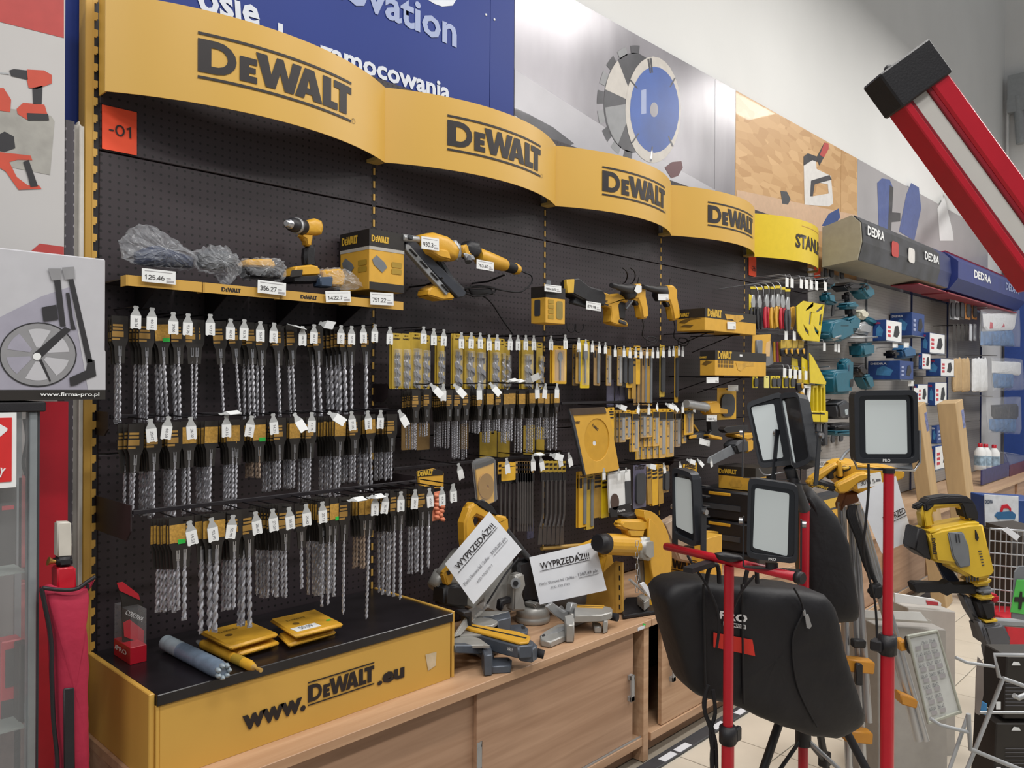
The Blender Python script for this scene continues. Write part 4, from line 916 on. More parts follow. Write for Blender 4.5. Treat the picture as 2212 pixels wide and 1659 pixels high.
# ---------------------------------------------------------------- boxes of the fourth bay
def tool_box(uL, uC, uR, vt, vb, Y, lab, bh=.35, art=0):
    t, (x0, x1, y0, y1, z0, z1) = carton(uL, uC, uR, vt, vb, Y, lab, band=BlkC, bh=bh, name='tool_carton', grp='yellow tool cartons'); h = z1-z0; w = x1-x0; d = y1-y0
    logo(FR((x0+w*.04, y0-.002, z1-h*bh*.85)), w*.26, LogY, t, False, hs=1.3); logo(sideM(x0-.002, y1, z1-h*bh*.8), d*.45, LogY, t, False, hs=1.2)
    ArtY = mat('tool_art_print', 'C79A3E', .5, var=.2); ArtD = mat('dark_art_print', '6B5223', .5)
    if art == 1:
        B().prism([(w*.36, h*.85), (w*.4, h*.6), (w*.5, h*.66), (w*.6, h*.5), (w*.68, h*.66), (w*.74, h*.74), (w*.72, h*.9), (w*.5, h*.86)], .0006, FR((x0, y0-.0015, z0))).obj('tool_print', ArtY, t)
        b = B(); b.prism([(d*.08, h*.4), (d*.3, h*.35), (d*.5, h*.5), (d*.9, h*.55), (d*.5, h*.6), (d*.2, h*.5)], .0005, sideM(x0-.0012, y1, z0)); b.prism([(d*.12, h*.2), (d*.5, h*.15), (d*.6, h*.25), (d*.3, h*.3)], .0005, sideM(x0-.0012, y1, z0)); b.obj('side_print', ArtD, t)
    else:
        b = B()
        for i in range(6):
            for j in range(2): b.box(w*(.05+.05*i), w*(.085+.05*i), h*(.34+.16*j), h*(.45+.16*j), 0, .0005, FR((x0, y0-.0012, z0)))
        b.obj('icon_print', ArtD, t)
        B().prism([(w*.38, h*.55), (w*.5, h*.5), (w*.58, h*.6), (w*.74, h*.62), (w*.75, h*.45), (w*.58, h*.42), (w*.48, h*.2), (w*.42, h*.25)], .0005, FR((x0, y0-.0012, z0))).obj('tool_print', ArtY, t)
        B().prism([(d*.12, h*.45), (d*.4, h*.4), (d*.85, h*.55), (d*.4, h*.6)], .0005, sideM(x0-.0012, y1, z0)).obj('side_print', ArtD, t)
    for x in (x0+w*.2, x0+w*.7):
        B().tube([(x, 0, z0-.005), (x, y0+.01, z0-.005)], .004, 6).obj('support_wire', WireB, t); B().tube([(x, -.01, z0-.1), (x, y0+.05, z0-.006)], .003, 6).obj('support_wire', WireB, t)
    return t
tool_box(1462, 1523, 1633, 665.5, 713, -.33, 'wide yellow and black carton on wire arms, upper of two', .42, 1)
pcard(1571, 695, 18, 16, -.335, '', 'white price card on the upper wide carton', .02)
tool_box(1512, 1545, 1655, 757, 811, -.36, 'wide yellow and black carton, lower of two', .38, 2)
pcard(1526, 815, 26, 13, -.37, '', 'white price card below the lower wide carton', -.05)
plate('label', at(1598, 770, Y=-.362), .03, .012, .0005, Wht, None, label='tiny white sticker on the lower wide carton', cat='sticker')
# card with measuring tool, angle drill, chainsaw
t = pack((1549, 838, 1590, 906), -.16, 'yellow card with a dark laser meter next to the chainsaw', 'single packs', PackY, 'dark', 1, mk=False)
pcard(1572, 832, 22, 13, -.19, '', 'white price card at the top of the laser meter pack', .0)
t = thing('angle_drill', 'yellow tool with a bright round head above the chainsaw', 'power tool', at(1530, 890, Y=-.25))
B().cyl(at(1482, 872, Y=-.25), at(1525, 880, Y=-.25), .022, .026, 14).obj('barrel', Alu, t); ex([(1520, 868), (1542, 866), (1546, 875), (1546, 895), (1524, 896), (1520, 882)], -.24, .07, YelP, t, 'housing', .01, 3)
ex([(1543, 880), (1566, 884), (1566, 894), (1544, 894)], -.2, .04, YelP, t, 'rear_grip', .004)
ex([(1530, 905), (1542, 905), (1548, 935), (1550, 948), (1524, 945), (1528, 936), (1532, 930)], -.24, .035, Blk, t, 'handle', .005); ex([(1525, 938), (1551, 944), (1550, 950), (1526, 945)], -.24, .06, YelP, t, 'foot', .003)
pcard(1526, 896, 22, 14, -.29, '1660.1', 'white price card on the yellow angle tool', .0)
t = thing('grease_gun', 'small dark tool with yellow badge hanging at a slant', 'power tool', at(1505, 940, Y=-.2))
rod([(1498, 918, -.2), (1508, 932, -.2)], .007, YelP, t, 'tip'); ex([(1488, 940), (1505, 932), (1520, 930), (1526, 942), (1518, 952), (1490, 950)], -.2, .05, GryD, t, 'body', .008); ex([(1490, 941), (1504, 939), (1503, 946), (1489, 948)], -.232, .01, YelP, t, 'badge', .002)
pcard(1510, 946, 22, 13, -.25, '', 'white price card dangling from the small dark tool', .25)
t = thing('chainsaw', 'yellow and black cordless chainsaw hanging behind the floodlight', 'chainsaw', at(1590, 960, Y=-.22))
ex([(1555, 928), (1562, 922), (1590, 919), (1610, 918), (1612, 930), (1600, 932), (1565, 935)], -.24, .04, Blk, t, 'top_handle', .01, 3); ex([(1578, 937), (1614, 934), (1614, 946), (1600, 950), (1580, 944)], -.22, .09, YelP, t, 'cover', .008, 3)
ex([(1574, 960), (1585, 950), (1602, 948), (1604, 975), (1580, 980)], -.24, .09, GryD, t, 'motor', .012, 3); ex([(1600, 948), (1615, 948), (1615, 972), (1602, 978)], -.22, .08, YelP, t, 'rear', .008); ex([(1526, 1000), (1530, 988), (1578, 962), (1588, 980), (1540, 1004)], -.26, .006, Gry, t, 'guide_bar', .002)
# ---------------------------------------------------------------- lower rows of the second and third bay
def simple_bar(X0, X1, Y, z, lab): return bar(X0, X1, Y, z, lab)
flD = [(720, 1012+0, 25, 0)]
o5, s5 = (860, 960), 5.53
flags([(707, 238, 18, 0), (1285, 172, 8, 0), (1600, 142, 92, 40), (1598, 142, 4, 0), (1690, 148, 14, 0), (1800, 130, 70, 30), (1905, 110, 18, 0), (2025, 108, 18, 0), (640, 482, 2, 0)], -.25, -.02, 0, 'the chisel row of the second bay', o5, s5, [], 'price hooks of the chisel row')
t = thing('work_glove_bag', 'yellow and clear branded bag over orange ear plugs', 'pack', at(930, 1015, Y=-.2))
ex([(900, 1018), (936, 1012), (957, 1020), (957, 1054), (920, 1056), (904, 1048)], -.2, .012, YelC, t, 'bag', .003); ex([(900, 1018), (938, 1013), (957, 1018), (957, 1026), (902, 1030)], -.207, .002, BlkC, t, 'header', .0005)
logo(FR(at(902, 1029, Y=-.2095)), .075, LogY, t, False, hs=1.2)
t = thing('ear_plug_pack', 'pack of orange foam ear plugs beside the price flags', 'pack', at(942, 1062, Y=-.22))
ex([(932, 1064), (955, 1060), (955, 1122), (929, 1127), (932, 1090)], -.22, .004, mat('salmon_card', 'D98A6C', .6), t, 'card', .001)
PlugM = mat('orange_foam', 'E08A6A', .8)
for k in range(12):
    u, v = 936+(k % 2)*10+(k % 3)*2, 1068+k*4.6; puff([(u, v), (u+8, v-2), (u+12, v+3), (u+10, v+8), (u+2, v+7)], -.23, .016, PlugM, t, 'ear_plug', k=3, n=12)
t = thing('saw_blade_pack', 'clear clamshell pack with a round saw blade above the sale sign', 'pack', at(1045, 990, Y=-.3))
ex([(1020, 998), (1032, 990), (1055, 985), (1068, 990), (1073, 1080), (1055, 1090), (1030, 1082)], -.3, .022, Clear, t, 'clamshell', .006, 3); ex([(1026, 1012), (1066, 1000), (1067, 1084), (1053, 1089), (1033, 1080)], -.3, .006, YelC, t, 'card', .001); ex(el(1050, 1050, 17, 28, 20), -.306, .004, mat('brass_blade', 'B58A3A', .35, .6), t, 'blade', .0005, 1, [el(1053, 1052, 2.5, 4, 8)])
ex([(1026, 1004), (1066, 992), (1066, 1000), (1026, 1014)], -.305, .003, BlkC, t, 'header', .0005)
# chisels
def chisel(u, v0, v1, Y, lab, grp, wide=0, bent=0, head=YelC):
    t = thing('chisel_pack', lab, 'chisel', at(u, v0, Y=Y), group=grp); p = at(u, v0+28, Y=Y); q = at(u, v1, Y=Y); L = p.z-q.z
    B().box(p.x-.014, p.x+.014, Y-.002, Y, p.z, p.z+.05).obj('card', head, t); B().box(p.x-.013, p.x+.013, Y-.006, Y, p.z-.04, p.z).obj('sleeve', Blk, t); b = B(); b.box(p.x-.01, p.x+.01, Y-.0028, Y-.002, p.z+.03, p.z+.04); b.box(p.x-.01, p.x+.01, Y-.0028, Y-.002, p.z+.012, p.z+.02); b.obj('print', Ink, t)
    z = p.z-.035
    if bent: b = B(); b.tube([(p.x, Y-.004, z), (p.x, Y-.004, z-L*.5), (p.x-.004, Y-.004, z-L*.58), (p.x-.014, Y-.004, z-L*.68)], .006, 8); b.prism([(-.012, 0), (.008, 0), (.008, -L*.28), (-.02, -L*.28)], .004, FR((p.x-.012, Y-.002, z-L*.66))); b.obj('blade', mat('grey_chisel_steel', '6B6766', .4, .7), t, smooth=False)
    else: b = B(); b.tube([(p.x, Y-.004, z), (p.x, Y-.004, z-L*.8), (p.x, Y-.004, z-L*.92)], [.005, .006, .002], 8); (b.prism([(-wide, -L*.6), (-.005, -L*.5), (.005, -L*.5), (wide, -L*.6), (wide, -L*.95), (-wide, -L*.95)], .003, FR((p.x, Y-.004, z))) if wide else None); b.obj('blade', mat('grey_chisel_steel', '6B6766', .4, .7), t, smooth=False)
for i in range(4): chisel(1080+i*9.5, 996, 1142+8*(i == 3), -.2+.006*i, 'pointed chisel above the first sale sign, %s of four from left' % NTH[i], 'pointed chisels')
for i in range(7): chisel(1117+i*5.2, 994, 1135, -.2, 'slim flat chisel, %s from left in the middle chisel group' % NTH[i], 'slim flat chisels', .004, head=PackB)
for i in range(6): chisel(1171+i*9.3, 992, 1166, -.21, 'wide cranked chisel, %s from left in the right chisel group' % NTH[i], 'cranked chisels', 0, 1, PackM)
pack((1138, 1120, 1152, 1163), -.17, 'clear sleeve hanging under the slim chisels', 'single packs', mat('lilac_sleeve', '6D6A80', .2, alpha=.7), 'none', dark=0, mk=False)
pack((1083, 1000, 1113, 1038), -.23, 'small yellow pack with barcode in front of the pointed chisels', 'single packs', PackY, 'none', 1, dark=.2, mk=False)
bar(1.0, 2.0, -.12, z_of(1100, 998, -.2)+.005, 'black hook bar of the chisel row in the second bay')
# big circular saw blade sleeve
t = thing('saw_blade_sleeve', 'large yellow cardboard sleeve with a round saw blade window, hanging askew', 'pack', at(1285, 880, Y=-.26))
ex([(1229, 884), (1306, 880), (1314, 886), (1337, 1015), (1262, 1026), (1252, 985)], -.26, .008, YelC, t, 'sleeve', .001, 1, [el(1288, 950, 27, 46, 24)])
ex([(1229, 883), (1306, 879), (1310, 893), (1234, 897)], -.266, .004, mat('brown_header', '4A3A2C', .5), t, 'header', .0005, 1); ex([(1228, 884), (1234, 884), (1264, 1026), (1260, 1026)], -.262, .012, GryD, t, 'edge', .001)
ex(el(1288, 950, 27.5, 46.5, 24), -.259, .003, mat('yellow_blade', 'C9982E', .4), t, 'blade', .0005, 1, [el(1284, 957, 4, 5.5, 10)]); ex(el(1284, 957, 4.2, 5.7, 10), -.258, .001, WhtP, t, 'arbor_hole', .0002)
M, q = flat([(1242, 915), (1263, 915)], at(1242, 915, Y=-.266), (0, -1, 0)); logo(FR(at(1241, 915, Y=-.2662)) @ Rz(-2), .038, Ink, t, False, hs=1.3)
logo(FR(at(1279, 920, Y=-.2612)) @ Rz(-32), .05, Ink, t, False, hs=1.2)
pack((1312, 880, 1326, 948), -.22, 'yellow packet with black teeth pattern behind the large blade sleeve', 'single packs', PackY, 'bars', 1, mk=False)
o6, s6 = (1180, 860), 4.809
def PX6(a): return PX(a, o6, s6)
flags([(720, 85, 70, 30), (955, 65, -25, 10), (1060, 65), (1150, 60, -45, 20), (1230, 65, 60, 30), (1300, 60, 35, 20), (1410, 55), (1545, 50, -18, 0), (1640, 50, 12, 0)], -.25, -.02, 0, 'the jigsaw blade row of the third bay', o6, s6, [], 'price hooks of the jigsaw blade row', s=.85)
bar(2.0, 3.0, -.1, z_of(1330, 872, -.2)+.004, 'black hook bar of the jigsaw blade row in the third bay')
for i, a in enumerate([(755, 125, 822, 458, PackD, 4, 11), (822, 125, 872, 425, PackY, 2, 6), (890, 130, 958, 555, PackY, 2, 8), (975, 120, 1042, 410, PackD, 2, 6), (1042, 130, 1098, 405, PackY, 2, 6), (1105, 110, 1168, 500, PackY, 4, 14), (1170, 110, 1240, 620, PackY, 5, 18), (1245, 110, 1322, 610, PackY, 3, 14), (1340, 130, 1392, 505, PackB, 3, 8), (1408, 130, 1450, 470, PackY, 1, 5)]):
    pack(PX6(a[:4]), -.2, 'jigsaw blade card, %s kind from the left beside the large blade sleeve' % NTH[i], 'jigsaw blade packs', a[4], 'blade', a[5], .22, sp=a[6]*.7)
pack(PX6((1430, 100, 1525, 380)), -.22, 'square yellow pack with a dark bit at the right end of the jigsaw blade row', 'single packs', PackY, 'flat', 1, .2)
flags([(1030, 705, 75, 30), (1210, 680, 15, 0), (745, 740, 3, 0), (820, 730, 4, 0), (590, 735, 2, 0), (1380, 665, 10, 0), (1450, 645, 65, 30), (1560, 640, 40, 20), (1700, 625, 15, 0)], -.26, -.02, 0, 'the lowest row of the third bay', o6, s6, [], 'price hooks of the lowest row in the third bay', s=.85)
bar(2.0, 3.0, -.1, z_of(1330, 1010, -.2)+.004, 'black hook bar of the lowest row in the third bay')
for i, a in enumerate([(333, 760, 420, 1340, PackY, 'stripe', 2, 5, 'long yellow saw blade card under the big sleeve, first of two'), (415, 770, 492, 1360, PackM, 'stripe', 2, 5, 'long yellow saw blade card under the big sleeve, second of two'), (492, 760, 570, 1240, PackD, 'bars', 3, 5, 'yellow blade card with black lettering'), (570, 770, 650, 1240, mat('lemon_pack', 'D9B91C', .45), 'bars', 2, 5, 'lemon yellow blade card with black lettering'), (900, 690, 1035, 1140, mat('lilac_sleeve', '6D6A80', .2, alpha=.7), 'dark', 1, 5, 'grey tinted plastic sleeve with dark inserts'), (1040, 690, 1085, 1105, PackD, 'bars', 3, 6, 'slanting yellow blade card, first beside the grey sleeve'), (1090, 690, 1150, 1115, PackY, 'bars', 2, 6, 'slanting yellow blade card, second beside the grey sleeve'), (1155, 690, 1205, 1100, PackD, 'bars', 2, 6, 'slanting yellow blade card, third beside the grey sleeve'), (1210, 700, 1270, 980, PackB, 'dark', 2, 6, 'brown blade card next to the small floodlight'), (1420, 680, 1560, 860, PackY, 'bars', 1, 6, 'yellow card above the small floodlight')]):
    pack(PX6(a[:4]), -.21, a[8], 'lowest packs of the third bay', a[4], a[5], a[6], .1, sp=a[7], tilt=3 if 'slant' in a[8] else 0)
t = thing('jigsaw_blade_set', 'white pack with a brown leaf-shaped window and black base', 'pack', at(1340, 1020, Y=-.24))
ex([(1312, 1022), (1360, 1014), (1362, 1090), (1316, 1108)], -.24, .01, Wht, t, 'card', .001); ex(el(1328, 1084, 9, 18, 16), -.247, .004, mat('brown_blade_window', '4C3A33', .5), t, 'window', .0005); ex([(1316, 1098), (1362, 1086), (1363, 1112), (1318, 1118)], -.247, .004, Blk, t, 'foot', .0005); ex([(1350, 1040), (1362, 1038), (1363, 1088), (1352, 1092)], -.247, .003, GryD, t, 'side_print', .0005)
textw('Piranha', at(1334, 1107, Y=-.25), at(1350, 1103, Y=-.25), .012, Wht, t, bold=.02)
# ---------------------------------------------------------------- on the display base
SZ = .8195; CZ = .593
def exz(poly, Z, h, m, par=None, name='body', bev=.003, seg=2, **tags):
    """solid whose top outline is the photograph's outline on the level plane Z, h high"""
    P = [at(u, v, Z=Z) for u, v in poly]
    b = B(); b.prism([(p.x, p.y) for p in P], h, T(0, 0, Z-h)); return b.obj(name, m, par, bev=min(bev, h*.4), seg=seg, **tags)
t = thing('compass_pack', 'red and clear compass pack standing at the left of the display base', 'pack', at(281, 1437, Z=SZ))
a = at(281, 1437, Z=SZ); X0, Y0 = a.x, a.y; X1 = at(317, 1430, Y=Y0).x; Y1 = at(246, 1410, X=X0).y
B().box(X0, X1, Y0, Y1, SZ, SZ+.048).obj('base', Red, t, bev=.001)
B().box(X0+.001, X1-.001, Y0+.001, Y1-.001, SZ+.048, SZ+.15).obj('clear_box', Clear, t)
zt = SZ+.19
YM = (Y0+Y1)/2+.005; ex([(252, 1259), (265, 1257), (299, 1283), (309, 1310), (315, 1345), (312, 1398), (264, 1386), (262, 1300)], YM, .004, BlkC, t, 'card', .001)
ex([(252, 1259), (265, 1257), (299, 1283), (303, 1297), (258, 1276)], YM-.004, .002, Red, t, 'red_header', .0003); ex([(266, 1345), (280, 1338), (311, 1362), (310, 1390), (268, 1375)], YM-.004, .002, Red, t, 'red_print', .0003)
textw('CYRKOWA', at(269, 1326, Y=YM-.006), at(306, 1343, Y=YM-.006), .013, Wht, t, bold=.02)
textw('/PRO', (X0-.001, Y1-.012, SZ+.022), (X0-.001, Y0+.02, SZ+.022), .014, Wht, t, bold=.03)
# tubes
def tubeobj(p, q, r, lab, name, m, n=16):
    t = thing(name, lab, 'tube', p); ax = q-p; M = frame(p, ax, (0, 0, 1)) @ Ry(90); return t, M, ax.length
t, M, L = tubeobj(at(358, 1388, Z=SZ+.024), at(482, 1450, Z=SZ+.022), .024, 'clear plastic tube with blue sealant lying on the black base top', 'sealant_tube', None)
B().lathe([(.02, 0), (.023, .004), (.021, .008), (.023, .012), (.021, .016), (.023, .02), (.021, .024), (.023, .03), (.023, L*.3)], 16, M).obj('neck', mat('pale_clear_plastic', '8E9AA2', .25, var=.1), t)
B().lathe([(.0225, L*.1), (.0225, L*.42)], 16, M).obj('blue_fill', mat('navy_gel', '25304E', .4), t)
B().lathe([(.0235, L*.3), (.024, L*.6), (.0245, L*.9), (.02, L)], 16, M).obj('body', mat('blue_grey_tube', '6C7C8E', .25, var=.18, scale=30), t)
b = B()
for k in range(7): b.ell((.016*math.cos(k*.9), .016*math.sin(k*.9), L), (.008, .008, .012), M, 6, 4)
b.obj('crimped_end', mat('pale_clear_plastic', '8E9AA2', .25, var=.1), t)
t, M, L = tubeobj(at(436, 1390, Z=SZ+.014), at(555, 1444, Z=SZ+.014), .014, 'thin yellow sausage tube with a metal clip beside the sealant tube', 'yellow_tube', None)
B().lathe([(.006, 0), (.013, .006), (.014, .02), (.014, L*.88), (.009, L*.95)], 14, M).obj('body', YelP, t); B().lathe([(.009, L*.95), (.004, L*.98), (.006, L*1.07)], 8, M).obj('twisted_end', mat('brass_foil', 'B58F4A', .4), t)
B().lathe([(.004, -.03), (.009, -.01), (.006, 0)], 8, M).obj('cap', Clear, t); B().lathe([(.0143, L*.62), (.0143, L*.78)], 14, M).obj('print', mat('dark_yellow_print', 'A5862E', .5), t)
# bit cases
def case(poly, Z, h, lab, logo_=True, price=False):
    t = thing('bit_case', lab, 'case', at(*poly[3], Z=Z-h), group='yellow bit cases'); exz(poly, Z, h*.55, YelP, t, 'lid', .005, 3)
    P = [at(u, v, Z=Z-h*.5) for u, v in poly]; c = sum(P, Vector())/4
    b = B(); b.prism([((c+(p-c)*.97).x, (c+(p-c)*.97).y) for p in P], h*.5, T(0, 0, Z-h)); b.obj('tray', YelP, t, bev=.003, seg=2)
    if logo_:
        P = [at(u, v, Z=Z+.0004) for u, v in poly]; x = P[2]-P[3]; y = P[0]-P[3]; M = frame(P[3]+x*.2+y*.68, x, y); logo(M, x.length*.4, mat('faint_brown_print', '8A6A20', .6), t, False)
        B().prism(arc(0, 0, .011, 0, 360, 12)[:-1], .0003, frame(P[3]+x*.28+y*.5, x, y)).obj('emblem', mat('brown_print', '6A4E1A', .6), t)
        if price:
            M = frame(P[3]+x*.1+y*.12, x, y); B().box(0, x.length*.5, 0, y.length*.2, 0, .001, M).obj('price_sticker', Wht, t); textw('50.09', M @ V(x.length*.12, y.length*.04, .0012), M @ V(x.length*.38, y.length*.04, .0012), y.length*.12, InkL, t, up=M.to_3x3() @ V(0, 1, 0))
            B().prism(rrect(.016, .014, .004, 2), .0004, frame(P[3]+x*.86+y*.3, x, y)).obj('sticker', Grn, t)
    return t
case([(440, 1380), (536, 1360), (605, 1385), (518, 1410)], SZ+.025, .025, 'lower yellow bit case of the left stack', False)
case([(433, 1364), (536, 1339), (602, 1367), (498, 1397)], SZ+.05, .024, 'upper yellow bit case of the left stack')
case([(600, 1368), (688, 1345), (727, 1362), (624, 1391)], SZ+.025, .025, 'lower yellow bit case of the right stack', False)
case([(583, 1337), (681, 1315), (742, 1346), (638, 1372)], SZ+.05, .024, 'upper yellow bit case with a price sticker on the right stack', True, True)
# ---------------------------------------------------------------- sale sheets
def sheet(c, P, N, lab, lines, m=WhtP):
    """paper with corners TL, TR, BR, BL on a slanted plane"""
    Q = [onp(u, v, P, N) for u, v in c]; t = thing('sale_sheet', lab, 'sign', Q[3], group='white sale sheets'); x = Q[1]-Q[0]; y = Q[0]-Q[3]; n = x.cross(y).normalized()
    b = B(); vs = []; fs = []
    for i in range(9):
        for j in range(7):
            s_, r = i/8, j/6; p = (Q[3]*(1-s_)+Q[2]*s_)*(1-r)+(Q[0]*(1-s_)+Q[1]*s_)*r; vs.append(p+n*.004*math.sin(s_*3.1)*math.sin(r*2.5))
    for i in range(8):
        for j in range(6): fs.append((i*7+j, i*7+7+j, i*7+8+j, i*7+j+1))
    b.add(vs, fs, None, True); b.obj('paper', m, t)
    for s_, a0, a1, r, h, mm in lines:
        zd = 'Ż' in s_; s_ = s_.replace('Ż', 'Z')
        p0 = (Q[3]*(1-a0)+Q[2]*a0)*(1-r)+(Q[0]*(1-a0)+Q[1]*a0)*r; p1 = (Q[3]*(1-a1)+Q[2]*a1)*(1-r)+(Q[0]*(1-a1)+Q[1]*a1)*r
        if s_ == '_':
            M = frame(p0, p1-p0, y); B().box(0, (p1-p0).length, 0, h*y.length, .0062, .0064, M).obj('underline', mm, t)
        else: textw(s_, p0, p1, h*y.length, mm, t, bold=.012 if mm is Ink else 0, up=y, off=.006)
        if zd: M = frame(p0+(p1-p0)*.775, p1-p0, y); hh = h*y.length; B().box(0, hh*.18, hh*1.1, hh*1.26, .006, .0062, M).obj('lettering', mm, t)
    return t
PS = at(1044, 1205, Y=-.36)
sheet([(961, 1218), (1057, 1105), (1127, 1187), (1023, 1305)], PS, (-.5, -.8, .25), 'tilted white sale sheet on the left mitre saw', [('WYPRZEDAŻ!!!', .11, .92, .70, .13, Ink), ('_', .08, .93, .665, .012, Ink), ('Pilarka Ukosowa ład. i 2xAku –', .05, .6, .38, .07, InkL), ('3555,00 pln', .62, .93, .36, .085, InkL), ('_', .62, .93, .34, .008, InkL), ('KOD: M7620 777 T', .22, .54, .22, .05, InkL)])
PS2 = at(1225, 1240, Y=-.33)
sheet([(1143, 1204), (1285, 1171), (1311, 1275), (1166, 1306)], PS2, (-.45, -.85, .22), 'nearly level white sale sheet on the right mitre saw', [('WYPRZEDAŻ!!!', .12, .86, .70, .14, Ink), ('_', .1, .86, .665, .012, Ink), ('Pilarka Ukosowa ład. i 2xAku –', .05, .6, .38, .06, InkL), ('1307,49 pln', .63, .93, .38, .085, InkL), ('_', .63, .93, .36, .008, InkL), ('KOD: 7302 776 8', .2, .48, .27, .045, InkL)])
# ---------------------------------------------------------------- left mitre saw
Slate = mat('slate_casting', '565C66', .4, .3, var=.08); SilC = mat('silver_casting', 'A4A39F', .4, .4, var=.06)
t = thing('mitre_saw', 'grey and yellow mitre saw with long yellow throat plate beside the display base', 'saw', at(1050, 1420, Z=CZ))
yA = at(1060, 1438, Z=CZ).y+.012
exz([(976, 1374), (1005, 1370), (1037, 1379), (1058, 1394), (1044, 1393), (976, 1394)], .688, .012, SilC, t, 'table', .002, 1)
ex([(976, 1391), (1042, 1391), (1057, 1397), (1061, 1420), (1058, 1426), (1050, 1428), (1035, 1416), (1027, 1411), (993, 1409), (976, 1408)], yA+.012, .04, Slate, t, 'table_skirt', .003)
exz([(1046, 1426), (1058, 1420), (1098, 1419), (1106, 1425), (1103, 1438), (1062, 1440), (1052, 1436)], .62, .026, Slate, t, 'front_foot', .003)
exz([(1096, 1424), (1100, 1423), (1101, 1426), (1097, 1427)], .6215, .002, Blk, t, 'bolt_hole', .0003)
exz([(1040, 1398), (1061, 1394), (1064, 1414), (1046, 1416)], .668, .073, Slate, t, 'leg', .003); B().cyl(at(1038, 1404, Y=yA-.012), at(1038, 1404, Y=yA+.012), .011).obj('lock_knob', Blk, t)
ex([(979, 1376), (1008, 1331), (1011, 1350), (993, 1372)], at(993, 1374, Z=.69).y, .012, mat('pale_casting', 'B5B4B0', .5), t, 'fence', .002)
exz([(993, 1372), (1010, 1352), (1066, 1365), (1042, 1371)], .694, .008, SilC, t, 'table_insert', .001, 1)
exz([(1022, 1331), (1035, 1319), (1101, 1320), (1103, 1334), (1076, 1340), (1057, 1333)], .705, .07, Slate, t, 'rear_table', .003); exz([(1025, 1331), (1037, 1320), (1098, 1321), (1058, 1331)], .7065, .003, SilC, t, 'rear_plate', .0005, 1)
exz([(1091, 1350), (1130, 1347), (1141, 1356), (1138, 1366), (1116, 1369), (1078, 1359)], .63, .034, Slate, t, 'rear_foot', .005, 3); exz([(1126, 1352), (1134, 1352), (1134, 1358), (1127, 1358)], .6315, .002, Blk, t, 'bolt_hole', .0003)
exz(el(1047, 1342, 28, 10, 24), .702, .012, SilC, t, 'turntable', .002, 1); p = at(1050, 1392, Z=.64); B().lathe([(.07, 0), (.075, .006), (.075, .06), (.07, .066)], 24, T(p.x+.03, p.y+.05, CZ+.008)).obj('turntable_hub', mat('brown_grey_casting', '4A4646', .5), t)
exz([(1003, 1356), (1012, 1346), (1120, 1364), (1146, 1374), (1142, 1386), (1122, 1388)], .703, .01, YelP, t, 'throat_plate', .003)
exz([(1010, 1351), (1014, 1350), (1138, 1377), (1136, 1379)], .7042, .003, Blk, t, 'throat_slot', .0005)
exz([(1000, 1362), (1010, 1352), (1120, 1370), (1152, 1384), (1150, 1394), (1120, 1396), (1080, 1386)], .692, .045, Slate, t, 'arm', .004, 2)
exz([(1118, 1384), (1152, 1384), (1162, 1394), (1150, 1402), (1122, 1398)], .678, .05, Slate, t, 'arm_end', .004, 2)
B().tube([at(1144, 1405, Z=.65), at(1158, 1409, Z=.645), at(1160, 1410, Z=.645), at(1175, 1414, Z=.64)], [.008, .009, .016, .016], 12).obj('clamp_knob', Rub, t)
textw('XR FLEX', at(1089, 1402, Z=.66)+V(-.02, -.035, .008), at(1112, 1406, Z=.66)+V(-.02, -.035, .008), .012, Wht, t, up=(0, 0, 1))
ex([(993, 1319), (1010, 1317), (1010, 1350), (1006, 1349), (1004, 1331), (992, 1328)], -.36, .05, Blk, t, 'fence_edge', .003)
ex([(1011, 1318), (1045, 1300), (1058, 1308), (1028, 1335), (1012, 1350)], -.33, .004, Clear, t, 'blade_shield', .001)
# saw head
puff([(948, 1235), (985, 1185), (1020, 1180), (1040, 1230), (1040, 1290), (1015, 1315), (975, 1300), (952, 1270)], -.22, .07, SilC, t, 'blade_guard', pw=4)
B().cyl(at(938, 1272, Y=-.2), at(958, 1240, Y=-.2), .034, .04, 16).obj('motor', SilC, t, bev=.004, seg=2)
ex([(948, 1262), (985, 1258), (1000, 1280), (998, 1312), (945, 1306)], -.24, .08, Blk, t, 'gear_case', .012, 3)
ex([(953, 1238), (968, 1222), (978, 1238), (970, 1262), (960, 1264)], -.26, .03, YelP, t, 'badge_cover', .006, 3); pp([(964, 1234), (971, 1231), (974, 1240), (967, 1243)], -.2765, Ink, t, 'badge')
ex([(996, 1165), (995, 1128), (1008, 1092), (1020, 1082), (1028, 1090), (1060, 1108), (1075, 1112), (1090, 1115), (1092, 1140), (1080, 1160), (1052, 1140), (1035, 1180), (1000, 1190)], -.28, .05, YelP, t, 'handle', .01, 3, [[(1014, 1118), (1020, 1112), (1042, 1122), (1030, 1142), (1020, 1140)]])
ex([(1018, 1086), (1032, 1076), (1056, 1094), (1066, 1112), (1048, 1106), (1042, 1102)], -.28, .056, Rub, t, 'grip', .012, 3)
rod([(1060, 1105, -.28), (1085, 1135, -.26), (1130, 1192, -.24), (1150, 1215, -.2)], .014, GryD, t, 'bevel_rail', 10); rod([(1120, 1205, -.26), (1092, 1240, -.28), (1070, 1275, -.3), (1045, 1315, -.3)], .004, Rub, t, 'cable', 6, 4)
ex([(1040, 1180), (1100, 1190), (1100, 1320), (1060, 1322), (1030, 1310)], -.14, .06, mat('pale_casting', 'B5B4B0', .5), t, 'tower', .01)
